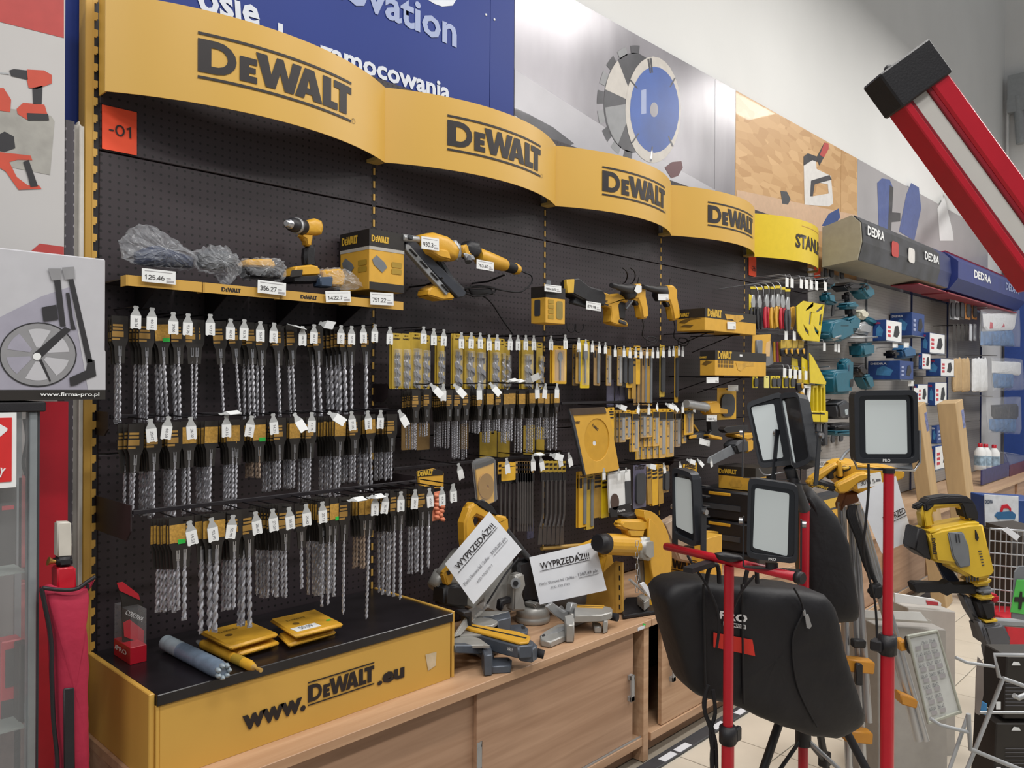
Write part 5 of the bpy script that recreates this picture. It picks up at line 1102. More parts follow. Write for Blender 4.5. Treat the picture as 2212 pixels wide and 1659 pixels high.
# ---------------------------------------------------------------- right mitre saw
t = thing('mitre_saw', 'bright silver mitre saw with yellow handle on the worktop', 'saw', at(1180, 1370, Z=CZ))
p = at(1162, 1345, Z=CZ); B().lathe([(.07, 0), (.074, .004), (.074, .022), (.07, .026), (.072, .03), (.072, .062), (.062, .068)], 28, T(p.x, p.y+.03, CZ+.002)).obj('turntable', SilC, t)
ex([(1141, 1302), (1150, 1298), (1190, 1308), (1194, 1314), (1180, 1322), (1150, 1318)], p.y+.01, .06, SilC, t, 'fence_ring', .005, 2)
exz([(1166, 1372), (1175, 1364), (1203, 1349), (1223, 1346), (1240, 1350), (1236, 1366), (1189, 1386), (1168, 1382)], .62, .026, SilC, t, 'foot', .004, 2); exz([(1182, 1370), (1205, 1356), (1222, 1352), (1226, 1358), (1205, 1366)], .6215, .002, Alu, t, 'foot_rib', .0005)
exz([(1170, 1372), (1176, 1369), (1178, 1373), (1172, 1375)], .6212, .002, Blk, t, 'bolt_hole', .0003)
yB = at(1236, 1366, Z=CZ).y+.02
exz([(1218, 1330), (1242, 1326), (1240, 1350), (1222, 1350)], .665, .07, SilC, t, 'foot_rise', .004); ex([(1232, 1325), (1281, 1321), (1287, 1328), (1282, 1342), (1272, 1338), (1240, 1352), (1232, 1352)], yB+.02, .025, SilC, t, 'table_apron', .003)
ex([(1177, 1311), (1191, 1300), (1213, 1316), (1228, 1321), (1230, 1352), (1196, 1328)], yB+.04, .012, Alu, t, 'fence', .003); ex([(1225, 1321), (1230, 1302), (1242, 1302), (1242, 1319), (1234, 1331)], yB+.035, .03, Alu, t, 'fence_lip', .003); ex([(1204, 1314), (1213, 1308), (1222, 1320), (1216, 1324)], yB+.03, .01, Clear, t, 'scale_window', .002)
exz([(1240, 1305), (1300, 1307), (1323, 1313), (1322, 1322), (1300, 1328), (1240, 1330)], .672, .03, SilC, t, 'table', .004, 2); exz([(1242, 1306), (1306, 1308), (1302, 1313), (1245, 1311)], .6745, .004, YelP, t, 'throat_plate', .001); exz([(1246, 1308), (1304, 1310), (1304, 1311), (1246, 1309)], .6755, .002, mat('brown_print', '6A4E1A', .6), t, 'throat_slot', .0003)
exz([(1279, 1340), (1298, 1346), (1300, 1354), (1284, 1354)], .62, .026, SilC, t, 'table_leg', .003); exz([(1302, 1330), (1313, 1328), (1313, 1340), (1303, 1343)], .645, .05, SilC, t, 'table_leg', .003)
B().tube([at(1300, 1328, Z=.64), at(1318, 1331, Z=.64), at(1319, 1331, Z=.64), at(1334, 1334, Z=.64)], [.01, .01, .017, .017], 12).obj('clamp_knob', Rub, t)
ex([(1100, 1318), (1102, 1262), (1108, 1240), (1124, 1236), (1128, 1262), (1120, 1280), (1126, 1300), (1130, 1318)], -.24, .05, SilC, t, 'bevel_post', .008, 3)
B().cyl(at(1114, 1260, Y=-.272), at(1114, 1260, Y=-.25), .022).obj('pivot_ring', Alu, t); B().cyl(at(1114, 1260, Y=-.278), at(1114, 1260, Y=-.25), .011).obj('pivot_bolt', Rub, t)
ex([(1078, 1295), (1100, 1288), (1100, 1302), (1084, 1306), (1082, 1318), (1075, 1318)], -.24, .03, Blk, t, 'lever', .005)
ex([(1110, 1215), (1150, 1200), (1170, 1300), (1120, 1298)], -.2, .05, Blk, t, 'motor_case', .012, 3)
puff([(1160, 1300), (1165, 1230), (1240, 1200), (1300, 1240), (1290, 1295), (1230, 1318)], -.22, .05, Gry, t, 'blade_guard', pw=4)
ex([(1250, 1180), (1290, 1164), (1300, 1170), (1312, 1182), (1318, 1215), (1335, 1228), (1330, 1240), (1300, 1252), (1290, 1240), (1300, 1200), (1285, 1178), (1252, 1186)], -.27, .05, YelP, t, 'handle', .008, 3); ex([(1292, 1166), (1306, 1168), (1318, 1190), (1312, 1194), (1300, 1176)], -.27, .056, Rub, t, 'grip', .008, 3)
rod([(1170, 1185, -.2), (1255, 1178, -.2)], .01, mat('ochre_rail', 'B08C48', .5), t, 'rail'); 
# yellow slotted panel behind
t = thing('shelf_side_panel', 'yellow slotted steel panel leaning behind the right mitre saw', 'panel', at(1338, 1325, Z=.597)); PY = at(1338, 1325, Z=.597); NY = (-1, -.04, 0)
ex([(1246, 1290), (1330, 1212), (1340, 1215), (1340, 1322), (1332, 1325), (1262, 1309)], None, .01, Yel, t, 'sheet', .001, 1, (), NY, PY+V(.006, 0, 0))
ex([(1330, 1212), (1346, 1215), (1346, 1322), (1331, 1325)], None, .012, Yel, t, 'folded_edge', .001, 1, (), NY, PY-V(.004, 0, 0))
for k in range(5): v = 1222+k*21; ex([(1337, v), (1340, v+1), (1340, v+11), (1337, v+10)], None, .002, BlkC, t, 'slot', .0002, 1, (), NY, PY-V(.0105, 0, 0))
# ---------------------------------------------------------------- chop saw
t = thing('chop_saw', 'yellow chop saw with tall round blade guard, chain and black base', 'saw', at(1390, 1320, Z=CZ))
exz([(1340, 1306), (1352, 1290), (1438, 1286), (1450, 1314), (1345, 1330)], .612, .018, Blk, t, 'base', .004)
YG = -.46
ex(el(1384, 1206, 57, 105, 22, -92, 76)+[(1404, 1290), (1402, 1230), (1398, 1170), (1390, 1130), (1380, 1116)], YG, .055, YelP, t, 'blade_guard', .012, 3); ex(el(1384, 1206, 50, 92, 16, -70, 50)+[(1405, 1230), (1398, 1170)], YG-.03, .012, YelP, t, 'guard_rim', .004, 2)
ex([(1373, 1160), (1398, 1158), (1400, 1205), (1385, 1212), (1372, 1200)], -.47, .09, SilC, t, 'gear_case', .02, 3)
B().cyl(at(1306, 1175, Y=-.45), at(1378, 1178, Y=-.45), .045, .05, 20).obj('motor', YelP, t, bev=.005, seg=2); B().cyl(at(1290, 1172, Y=-.45), at(1308, 1175, Y=-.45), .036, .046, 16).obj('motor_cap', Blk, t, bev=.004, seg=2)
ex([(1332, 1132), (1338, 1122), (1395, 1121), (1407, 1126), (1405, 1138), (1392, 1142), (1380, 1148), (1350, 1146), (1334, 1140)], -.46, .05, YelP, t, 'handle', .012, 4); ex([(1348, 1142), (1384, 1142), (1380, 1160), (1352, 1158)], -.46, .05, YelP, t, 'handle_neck', .006); ex([(1340, 1112), (1372, 1106), (1378, 1118), (1345, 1122)], -.42, .05, Blk, t, 'switch_block', .006)
for k in range(9):
    u, v = 1376+(k % 2)*1.0, 1168+k*12.5; P = [at(u+d[0], v+d[1], Y=-.52) for d in ((-3, 0), (3, 0), (3, 12), (-3, 12))]
    if k % 2: P = [at(u, v+d, Y=-.52+e) for d, e in ((0, -.006), (0, .006), (12, .006), (12, -.006))]
    B().tube(P, .0016, 5, True).obj('chain_link', Alu, t)
ex([(1376, 1210), (1398, 1208), (1396, 1260), (1380, 1262)], -.42, .02, Alu, t, 'arm', .004)
exz([(1376, 1286), (1386, 1280), (1404, 1290), (1392, 1300)], .66, .045, SilC, t, 'vise', .006); rod([(1360, 1252, -.54), (1392, 1280, -.54)], .006, Alu, t, 'crank'); ex([(1382, 1262), (1390, 1257), (1412, 1285), (1404, 1294)], -.55, .01, WhtP, t, 'tag', .001)
# boxes and clear bag behind the chop saw
t, (x0, x1, y0, y1, z0, z1) = carton(1418, 1522, 1560, 1165, 1268, -.4, 'large yellow branded box low behind the floodlight stand', name='tool_carton', zmin=.596)
logo(sideM(x0-.0015, y1-(y1-y0)*.1, z0+(z1-z0)*.18), (y0-y1)*-.75, Ink, t, True, hs=1.1)
t = thing('accessory_bag', 'slanting clear bag with brown card leaning behind the chop saw', 'pack', at(1470, 1180, Y=-.3))
ex([(1425, 1130), (1455, 1112), (1535, 1210), (1530, 1226), (1460, 1210)], -.3, .05, mat('beige_clear', 'B09A86', .35, var=.2, scale=12, alpha=.85), t, 'bag', .01, 3)
for k, pl in enumerate(([(1512, 1145), (1588, 1150), (1588, 1195), (1560, 1200), (1512, 1180)],)): ex(pl, -.2, .05, YelC, None, 'yellow_case', .004, label='plain yellow case behind the floodlights', cat='case')
# black tool boxes and sander carton
t, (x0, x1, y0, y1, z0, z1) = carton(1552, 1632, 1668, 1012, 1062, -.42, 'yellow and brown sander carton on the black tool boxes', band=BlkC, bh=.42, name='sander_carton', X=None)
logo(sideM(x0-.0015, y1+.0, z1-(z1-z0)*.33), (y1-y0)*.5, LogY, t, False, hs=1.1); B().prism([(.12, .02), (.2, .02), (.22, .05), (.2, .09), (.13, .1), (.1, .06)], .0006, sideM(x0-.001, y1, z0) @ S((y1-y0)*3, (z1-z0)*5, 1)).obj('sander_print', mat('tool_art_print', 'C79A3E', .5, var=.2), t)
z2 = z0
for k, (h, lab) in enumerate(((.17, 'black tool box under the sander carton, upper of two'), (.17, 'black tool box under the sander carton, lower of two'))):
    zt = z2-.004; z2 = zt-h; t = thing('tool_case', lab, 'tool box', (x0, y0, z2), group='black tool boxes')
    B().box(x0-.06, x0+.42, y0-.05, min(y0+.36, -.01), z2, zt).obj('body', Blk, t, bev=.012, seg=2); B().box(x0-.064, x0-.055, y0+.12, y0+.26, zt-.03, zt-.012).obj('latch', YelP, t, bev=.003); B().box(x0-.066, x0-.058, y0+.06, y0+.3, z2+.06, z2+.09).obj('grip_recess', GryD, t)
B().box(x0-.06, x0+.42, y0-.05, -.01, .595, z2-.003).obj('tool_chest', Blk, None, bev=.01, label='black tool chest at the bottom of the box stack', cat='tool box')

t, (x0, x1, y0, y1, z0, z1) = carton(1712, 1745, 1822, 1082, 1180, -.45, 'yellow tool chest with dark lid under the work light', YelC, band=GryD, bh=.35, name='tool_chest', zmin=.6)
B().box(x0+.1, x1-.1, y0-.002, y0, z1-(z1-z0)*.3, z1-(z1-z0)*.08).obj('lid_label', LogY, t)
# ---------------------------------------------------------------- floodlights on red stands
Lens = mat('frosted_lens', 'CDD6D8', .35, var=.02, scale=4, coat=.3); Fr = mat('charcoal_casting', '24272D', .45, var=.08, bump=.04, bscale=200); Gls = mat('black_glass', '14161B', .12, coat=.5)
def NV(a, b=0):
    """direction facing the camera turned a degrees towards the left and b up"""
    r = math.radians(a); return (-FW*math.cos(r)-RT*math.sin(r)+UP*math.sin(math.radians(b))).normalized()
def flood(outer, lens, P, N, t, lab, grp='black floodlights', th=.035, side=1):
    o = thing('floodlight', lab, 'floodlight', P, group=grp); M, q = flat(outer, P, N)
    c = sum((Vector((a[0], a[1], 0)) for a in q), Vector())/len(q); q = [Vector((a[0], a[1], 0)) for a in q]
    def rnd(pts, r):
        out = []
        for i in range(len(pts)):
            a, b_, d = pts[i-1], pts[i], pts[(i+1) % len(pts)]; e1 = (a-b_).normalized()*r; e2 = (d-b_).normalized()*r
            for s_ in (0, .3, .6, 1): out.append(tuple(((b_+e1)*(1-s_)**2+b_*2*s_*(1-s_)+(b_+e2)*s_*s_)[:2]))
        return out
    rim = rnd(q, .02); inn = rnd([c+(p-c)*.86 for p in q], .014)
    b = B(); b.prism(rim, th, M, -th, [inn]); b.obj('frame', Fr, o, bev=.004, seg=2)
    b = B(); b.prism(rnd([c+(p-c)*.88 for p in q], .014), th*.6, M, -th-.012); b.obj('housing', Fr, o, bev=.006, seg=2)
    b = B(); b.prism(inn, .003, M, -.012); b.obj('glass', Gls, o)
    lq = [Vector((a[0], a[1], 0)) for a in flat(lens, P, N)[1]]; b = B(); b.prism(rnd(lq, .006), .002, M, -.009); b.obj('lens', Lens, o)
    for k in range(5):
        y = c.y-.06+.03*k; b = B(); b.box(c.x-.05, c.x+.05, y-.002, y+.002, -th-.028, -th-.01, M); b.obj('cooling_fin', Fr, o)
    return o, M, q, c
def brk(o, M, q, drop=.03, mm=Fr, th=.035):
    """U-shaped mounting bracket round the sides and under the lamp with a bolt at each side"""
    xs = [p.x for p in q]; ys = [p.y for p in q]; x0, x1, y0, y1 = min(xs)-.006, max(xs)+.006, min(ys), max(ys); ym = (y0+y1)/2-.01
    b = B()
    for x in (x0-.004, x1): b.box(x, x+.004, y0-drop, ym+.012, -th, -th+.022, M)
    b.box(x0, x1, y0-drop-.003, y0-drop, -th, -th+.022, M); b.obj('bracket', mm, o)
    for x, d in ((x0-.004, -1), (x1+.004, 1)): B().cyl((x, ym, -th+.011), (x+d*.01, ym, -th+.011), .009, n=6, M=M).obj('bolt', Stl, o)
    x = (x0+x1)/2; B().cyl((x, y0-drop, -th+.011), (x, y0-drop+.014, -th+.011), .016, n=8, M=M).obj('wing_knob', Blk, o)
def badge(o, M, c, y, w=.04):
    text('PRO', w*.42, M @ T(c.x, y, .0008), Wht, o, 'badge', .02)
# front stand
G1 = at(1572, 1640, D=2.2)
t = thing('light_stand', 'red light stand with crossbar in front of the big black bag', 'stand', (G1.x, G1.y, FZ))
zT = at(1568, 1222, D=2.2).z; zC = at(1572, 1590, D=2.2).z
B().cyl((G1.x, G1.y, zC-.02), (G1.x, G1.y, zT), .014, n=16).obj('upper_tube', Red, t); B().cyl((G1.x, G1.y, .12), (G1.x, G1.y, zC), .0175, n=16).obj('lower_tube', Red, t)
B().cyl((G1.x, G1.y, zC-.022), (G1.x, G1.y, zC+.03), .024, n=12).obj('collar', Blk, t, bev=.004, seg=2); B().cb((G1.x+.03, G1.y-.012, zC), (.03, .016, .04)).obj('clamp_knob', Blk, t, bev=.004)
for k in range(3):
    a = math.radians(100+120*k); e = V(math.cos(a), math.sin(a), 0); B().tube([V(G1.x, G1.y, .5)+e*.03, V(G1.x, G1.y, FZ+.01)+e*.45], .012, 8).obj('leg', Blk, t)
pL, pR = at(1440, 1180, D=2.42), at(1722, 1247, D=2.02)
M = frame(pL, pR-pL, (0, 0, 1)); Lb = (pR-pL).length
b = B(); b.prism(rrect(.03, .022, .0105, 5), Lb, frame(pL, (0, 0, 1), (pR-pL).cross(Vector((0, 0, 1)))) if False else M @ Ry(90)); b.obj('crossbar', Red, t, smooth=True)
B().tube([pR-(pR-pL).normalized()*.004, pR+(pR-pL).normalized()*.018], .0165, 12).obj('end_cap', Blk, t, bev=.003, seg=2)
mid = (pL+pR)/2; B().cb((mid.x-.06, mid.y+.05, mid.z-.016), (.12, .03, .014), None).obj('bar_clamp', Blk, t)
q = onp(1575, 1208, mid, -FW); puff([(1543, 1195), (1560, 1192), (1600, 1200), (1608, 1210), (1575, 1215), (1550, 1208)], None, .03, Blk, t, 'clamp_handle', P=at(1575, 1205, D=2.17), N=-FW)
PL = at(1475, 1100, D=2.36)
o, M, q, c = flood([(1451, 1008), (1495, 1022), (1503, 1184), (1453, 1160)], [(1454, 1030), (1489, 1037), (1493, 1155), (1457, 1138)], PL, NV(55), t, 'small black floodlight turned sideways at the left end of the red crossbar'); brk(o, M, q, .02)
PR = at(1668, 1120, D=2.06)
o, M, q, c = flood([(1616, 1031), (1725, 1048), (1723, 1219), (1612, 1205)], [(1631, 1055), (1705, 1067), (1701, 1203), (1626, 1184)], PR, NV(18), t, 'black floodlight facing the camera at the right of the red crossbar'); brk(o, M, q, .02); badge(o, M, c, min(p.y for p in q)+.008, .024)
for k, pts in enumerate(([(1485, 1200), (1500, 1225), (1530, 1270), (1550, 1320), (1553, 1360), (1548, 1400)], [(1630, 1243), (1600, 1280), (1582, 1320), (1580, 1340)], [(1530, 1480), (1520, 1520), (1530, 1560), (1545, 1600), (1548, 1659), (1548, 1720)], [(1540, 1490), (1545, 1540), (1535, 1580), (1540, 1640), (1535, 1720)], [(1525, 1490), (1523, 1540), (1540, 1580), (1537, 1640), (1542, 1720)])):
    B().tube(spline([at(u, v, D=2.23 if k > 1 else 2.24) for u, v in pts], 5), .006 if k > 1 else .004, 6).obj('power_cable', Rub, None, label=['black cable running down from the small left floodlight', 'black cable running down from the right floodlight', 'thick black cable loop hanging beside the front red pole, middle strand', 'thick black cable loop hanging beside the front red pole, right strand', 'thick black cable loop hanging beside the front red pole, left strand'][k], cat='cable')
# big black bag
BagM = mat('black_nylon', '0F0E13', .6, var=.1, scale=12, bump=.35, bscale=18)
t = thing('tool_bag', 'big black fabric carry bag with red stripe behind the front red pole', 'bag', at(1640, 1550, D=2.4))
PB = at(1620, 1400, D=2.42); NB = NV(-12)
puff([(1414, 1272), (1432, 1250), (1480, 1242), (1560, 1250), (1700, 1262), (1762, 1275), (1782, 1310), (1800, 1400), (1842, 1530), (1838, 1552), (1790, 1578), (1730, 1573), (1640, 1542), (1560, 1505), (1490, 1488), (1468, 1470), (1445, 1390), (1424, 1320)], None, .2, BagM, t, 'body', .0012, P=PB, N=NB, pw=6, k=9, n=70)
Pf = PB+NB*.104
Mf, sq = flat([(1541, 1366), (1625, 1382), (1631, 1417), (1541, 1398)], Pf, NB); b = B(); b.prism(sq, .001, Mf); b.obj('red_stripe', mat('red_fabric', 'D03022', .7), t)
M2 = Mf; I2 = M2.inverted(); f = lambda u, v: M2 @ (I2 @ onp(u, v, Pf, NB))
textw('PRO', f(1552, 1336), f(1612, 1346), .024, Wht, t, 'logo', .04, up=UP, off=.002)
Mq, sq = flat([(1562, 1342), (1610, 1350), (1611, 1359), (1562, 1351)], Pf, NB); b = B(); b.prism(sq, .001, Mq, .0005); b.obj('logo_panel', Wht, t)
textw('RICHMAYER', f(1564, 1350), f(1609, 1357), .009, Ink, t, 'logo', .02, up=UP, off=.003)
for u0, u1 in ((1525, 1550), (1608, 1632)):
    B().tube(spline([onp(u0, 1262, Pf, NB), onp(u0+8, 1228, Pf, NB), onp(u1, 1222, Pf, NB), onp(u1+4, 1260, Pf, NB)], 5), .007, 6).obj('strap', BagM, t)
    B().tube([onp((u0+u1)/2-18, 1262, Pf, NB), onp((u0+u1)/2-14, 1480 if u0 < 1600 else 1520, Pf, NB)], .004, 6).obj('strap_seam', BagM, t)
b = B(); b.tube([f(1736, 1318), f(1738, 1330)], .005, 8); b.prism(flat([(1738, 1328), (1745, 1326), (1753, 1352), (1748, 1358), (1742, 1356)], Pf+NB*.006, NB)[1], .002, plane(Pf+NB*.006, NB)); b.obj('zipper_pull', Alu, t)
B().tube(spline([f(1715, 1270), f(1735, 1318), f(1712, 1380), f(1722, 1480), f(1765, 1570)], 5), .003, 6).obj('side_seam', BagM, t)
# stand and pair of tilted floodlights behind, with a second bag
G2 = at(1735, 1600, D=2.65)
t = thing('light_stand', 'red light stand with black tripod legs behind the big black bag', 'stand', (G2.x, G2.y, FZ))
B().cyl((G2.x, G2.y, .1), (G2.x, G2.y, 1.22), .016, n=14).obj('tube', Red, t); zh = at(1735, 1590, D=2.65).z
B().cyl((G2.x, G2.y, zh-.03), (G2.x, G2.y, zh+.05), .026, n=12).obj('leg_hub', Blk, t)
for (u, v) in ((1655, 1659), (1862, 1659), (1790, 1700)):
    e = at(u, v, D=2.55 if u != 1790 else 2.9); d = V(e.x-G2.x, e.y-G2.y, e.z-(zh+.25)); k = (zh+.25-FZ)/max(zh+.25-e.z, .05)
    top = V(G2.x, G2.y, zh+.25)+V(d.x, d.y, 0)*.12; foot = V(G2.x, G2.y, zh+.25)+d*k; B().tube([top, foot], .014, 8).obj('leg', Blk, t)
    B().tube([V(G2.x, G2.y, zh), top.lerp(foot, .62)], .007, 6).obj('brace', Alu if u == 1862 else Blk, t); j = top.lerp(foot, .6); B().cb(j, (.04, .035, .05)).obj('joint', Blk, t, bev=.004)
P3 = at(1660, 930, D=2.62)
o, M, q, c = flood([(1611, 870), (1688, 845), (1724, 1003), (1640, 1012)], [(1622, 879), (1671, 871), (1692, 988), (1648, 995)], P3, NV(22, 8), t, 'tilted black floodlight high behind the crossbar, left of the pair', th=.04); brk(o, M, q, .03)
P4 = at(1705, 930, D=2.55)
o, M, q, c = flood([(1682, 850), (1724, 846), (1752, 1000), (1712, 1015)], [(1684, 866), (1692, 864), (1716, 1004), (1708, 1008)], P4, NV(50, 8), t, 'tilted black floodlight seen from its side, right of the pair', th=.06); brk(o, M, q, .04)
B().tube(spline([at(1640, 1012, D=2.6), at(1655, 1026, D=2.6), at(1700, 1018, D=2.6), at(1735, 1012, D=2.6), at(1752, 1000, D=2.6)], 5), .0025, 6).obj('lamp_wire', Wire, t)
B().tube([at(1705, 1010, D=2.6), at(1722, 1060, D=2.62), (G2.x, G2.y, 1.2)], .02, 10).obj('swivel', GryD, t)
t = thing('tool_bag', 'slumped black fabric bag hanging behind the right floodlight', 'bag', at(1790, 1330, D=2.75)); NB2 = NV(10)
puff([(1725, 1060), (1745, 1048), (1765, 1068), (1800, 1108), (1826, 1165), (1838, 1240), (1849, 1318), (1842, 1334), (1790, 1338), (1735, 1330), (1720, 1200)], None, .2, BagM, t, 'body', .0008, P=at(1790, 1200, D=2.78), N=NB2, pw=5, k=8, n=60)
pf = at(1790, 1200, D=2.78)+NB2*.09; B().tube(spline([onp(1745, 1075, pf, NB2), onp(1765, 1110, pf, NB2), onp(1770, 1180, pf, NB2)], 5), .008, 6).obj('fold', BagM, t); B().tube([onp(1770, 1180, pf, NB2), onp(1790, 1178, pf, NB2), onp(1792, 1196, pf, NB2)], .006, 6).obj('strap_loop', BagM, t)
# right stand
G3 = at(1918, 1300, D=2.12)
t = thing('light_stand', 'single tall red light stand on the right with one floodlight', 'stand', (G3.x, G3.y, FZ))
zT = at(1916, 1022, D=2.12).z; zC = at(1918, 1390, D=2.12).z
B().cyl((G3.x, G3.y, zC-.02), (G3.x, G3.y, zT), .0133, n=16).obj('upper_tube', Red, t); B().cyl((G3.x, G3.y, .1), (G3.x, G3.y, zC), .0175, n=16).obj('lower_tube', Red, t)
B().cyl((G3.x, G3.y, zC-.03), (G3.x, G3.y, zC+.025), .024, n=12).obj('collar', Blk, t, bev=.004, seg=2); B().cb((G3.x-.02, G3.y+.02, zC-.004), (.03, .03, .03)).obj('clamp_knob', Blk, t, bev=.004); B().cyl((G3.x, G3.y, zT), (G3.x, G3.y, zT+.012), .016, n=10).obj('top_knob', Blk, t)
for k in range(3):
    a = math.radians(40+120*k); e = V(math.cos(a), math.sin(a), 0); B().tube([V(G3.x, G3.y, .45)+e*.03, V(G3.x, G3.y, FZ+.01)+e*.4], .012, 8).obj('leg', Blk, t)
P5 = at(1916, 925, D=2.12)
o, M, q, c = flood([(1845, 844), (1982, 842), (1986, 1001), (1848, 1001)], [(1871, 864), (1961, 864), (1963, 981), (1873, 981)], P5, NV(0), t, 'upright black floodlight on the single red stand at the right')
f5 = lambda u, v: onp(u, v, P5-NV(0)*.02, NV(0)); B().tube([f5(1845, 930), f5(1845, 995), f5(1852, 1012), f5(1975, 1016), f5(1987, 998), f5(1986, 930)], .004, 6).obj('bracket', Stl, o); badge(o, M, c, min(p.y for p in q)+.008, .026)
B().tube(spline([at(1876, 1002, D=2.1), at(1876, 1060, D=2.1), at(1870, 1130, D=2.1), at(1866, 1200, D=2.12), at(1890, 1300, D=2.2), at(1895, 1400, D=2.2)], 5), .0035, 6).obj('cable', Rub, t)
# ---------------------------------------------------------------- yellow tripod work light
t = thing('tripod_light', 'big yellow work light head on an aluminium tripod', 'work light', at(1840, 1330, D=2.95)); PT = at(1840, 1060, D=2.95); NT = NV(-5, -4)
E6 = lambda pl, d, m, n, bv=.008, P=PT, N=NT, hs=(): ex(pl, None, d, m, t, n, bv, 3, hs, N, P)
E6([(1795, 1004), (1812, 996), (1838, 994), (1900, 1004), (1935, 1010), (1937, 1026), (1915, 1036), (1890, 1060), (1850, 1064), (1815, 1048), (1796, 1030)], .12, YelP, 'housing', .01)
E6([(1741, 1046), (1744, 1034), (1760, 1022), (1795, 1000), (1806, 996), (1812, 1004), (1796, 1014), (1778, 1030), (1764, 1042), (1758, 1052), (1748, 1054)], .035, YelP, 'left_arm', .008, PT+NT*.08)
E6([(1799, 1052), (1808, 1042), (1850, 1021), (1872, 1018), (1880, 1030), (1852, 1042), (1836, 1056), (1826, 1064), (1806, 1065)], .035, YelP, 'right_arm', .008, PT+NT*.1)
E6([(1750, 1038), (1757, 1030), (1806, 1046), (1804, 1063), (1750, 1049)], .03, Blk, 'grip', .01, PT+NT*.09); logo(plane(onp(1759, 1050, PT+NT*.107, NT), NT) @ Rz(-16), .052, LogY, t, False, hs=.9)
E6([(1783, 1014), (1806, 1004), (1812, 1012), (1798, 1020), (1800, 1034), (1786, 1034)], .02, BlkC, 'battery_bay', .003, PT+NT*.07); E6([(1815, 1010), (1836, 1006), (1836, 1014), (1820, 1020), (1820, 1034), (1806, 1032)], .02, BlkC, 'battery_bay', .003, PT+NT*.075)
E6([(1788, 1010), (1804, 1004), (1807, 1008), (1792, 1014)], .01, LogY, 'latch', .002, PT+NT*.085); E6([(1819, 1010), (1834, 1007), (1834, 1012), (1821, 1015)], .01, LogY, 'latch', .002, PT+NT*.09)
E6([(1808, 996), (1816, 994), (1820, 1030), (1808, 1030)], .02, YelP, 'rib', .004, PT+NT*.085)
B().tube(spline([at(1815, 996, D=2.95), at(1828, 978, D=3), at(1850, 965, D=3), at(1860, 985, D=3)], 5), .006, 8).obj('hang_hook', Gry, t)
E6([(1820, 1064), (1850, 1062), (1848, 1082), (1818, 1090), (1812, 1102), (1810, 1090)], .05, mat('brown_mount', '7A4A2A', .5), 'mount', .008)
for (a, b_, r) in (((1817, 1085), (1834, 1660), .014), ((1838, 1085), (1864, 1660), .014), ((1822, 1095), (1830, 1440), .011), ((1850, 1090), (1985, 1600), .015), ((1858, 1100), (2000, 1600), .013), ((1845, 1100), (1876, 1560), .014)):
    B().tube([at(*a, D=2.95), at(*b_, D=2.86)], r, 10).obj('leg_tube', AluT, t)
OrC = mat('orange_clamp', 'C98A2E', .45)
for pl in ([(1824, 1418), (1884, 1426), (1883, 1452), (1823, 1446)], [(1820, 1571), (1880, 1578), (1879, 1603), (1819, 1596)], [(1936, 1381), (1953, 1380), (1956, 1400), (1938, 1403)], [(1938, 1492), (1976, 1508), (1974, 1526), (1940, 1516)]): ex(pl, None, .05, OrC, t, 'leg_clamp', .004, 2, (), -FW, at(1850, 1430, D=2.84))
ex([(1840, 1380), (1868, 1382), (1867, 1398), (1840, 1397)], None, .03, Blk, t, 'leg_bracket', .003, 2, (), -FW, at(1850, 1390, D=2.85)); ex([(1848, 1432), (1862, 1434), (1861, 1480), (1846, 1478)], None, .02, Blk, t, 'clamp_lever', .003, 2, (), -FW, at(1850, 1430, D=2.8)); ex([(1955, 1376), (1962, 1374), (1971, 1408), (1964, 1413), (1957, 1400)], None, .02, Blk, t, 'clamp_lever', .003, 2, (), -FW, at(1960, 1390, D=2.8))
for k in range(5):
    o_ = k*3.0; B().tube(spline([at(1836+o_, 1095-k, D=2.88), at(1832+o_*1.2, 1115, D=2.87), at(1850+o_, 1160, D=2.86), at(1868+o_*.7, 1220, D=2.86), at(1884+o_*.4, 1250, D=2.86)], 5), .007, 6).obj('cable_coil', Rub, t)
ex([(1877, 1270), (1886, 1260), (1904, 1258), (1906, 1285), (1888, 1294), (1878, 1288)], None, .05, Rub, t, 'plug', .012, 3, (), -FW, at(1890, 1275, D=2.84)); B().tube([at(1886, 1245, D=2.86), at(1894, 1262, D=2.85)], .008, 8).obj('plug_neck', Rub, t)
pT = at(1870, 1045, D=2.84); Q = [onp(u, v, pT, NV(-8, 3)) for u, v in ((1850, 1028), (1903, 1019), (1906, 1047), (1853, 1056))]; M = frame(Q[3], Q[2]-Q[3], Q[0]-Q[3]); w, h = (Q[2]-Q[3]).length, (Q[0]-Q[3]).length
tt = thing('price_card', 'white price card stuck on the yellow work light', 'price tag', Q[3]); B().box(0, w, 0, h, 0, .0015, M).obj('card', Wht, tt); textw('3011.5', M @ V(w*.12, h*.22, 0), M @ V(w*.72, h*.22, 0), h*.36, Ink, tt, up=M.to_3x3() @ V(0, 1, 0), off=.003); B().box(w*.76, w*.95, h*.3, h*.5, .0016, .002, M).obj('small_print', InkL, tt)
sheet([(1851, 1068), (1935, 1028), (1973, 1165), (1905, 1196)], at(1910, 1110, D=2.78), NV(-10, 4), 'curled white sale sheet hanging from the yellow work light', [('WYPRZED', .35, .98, .42, .1, Ink), ('_', .35, .98, .385, .01, Ink)])
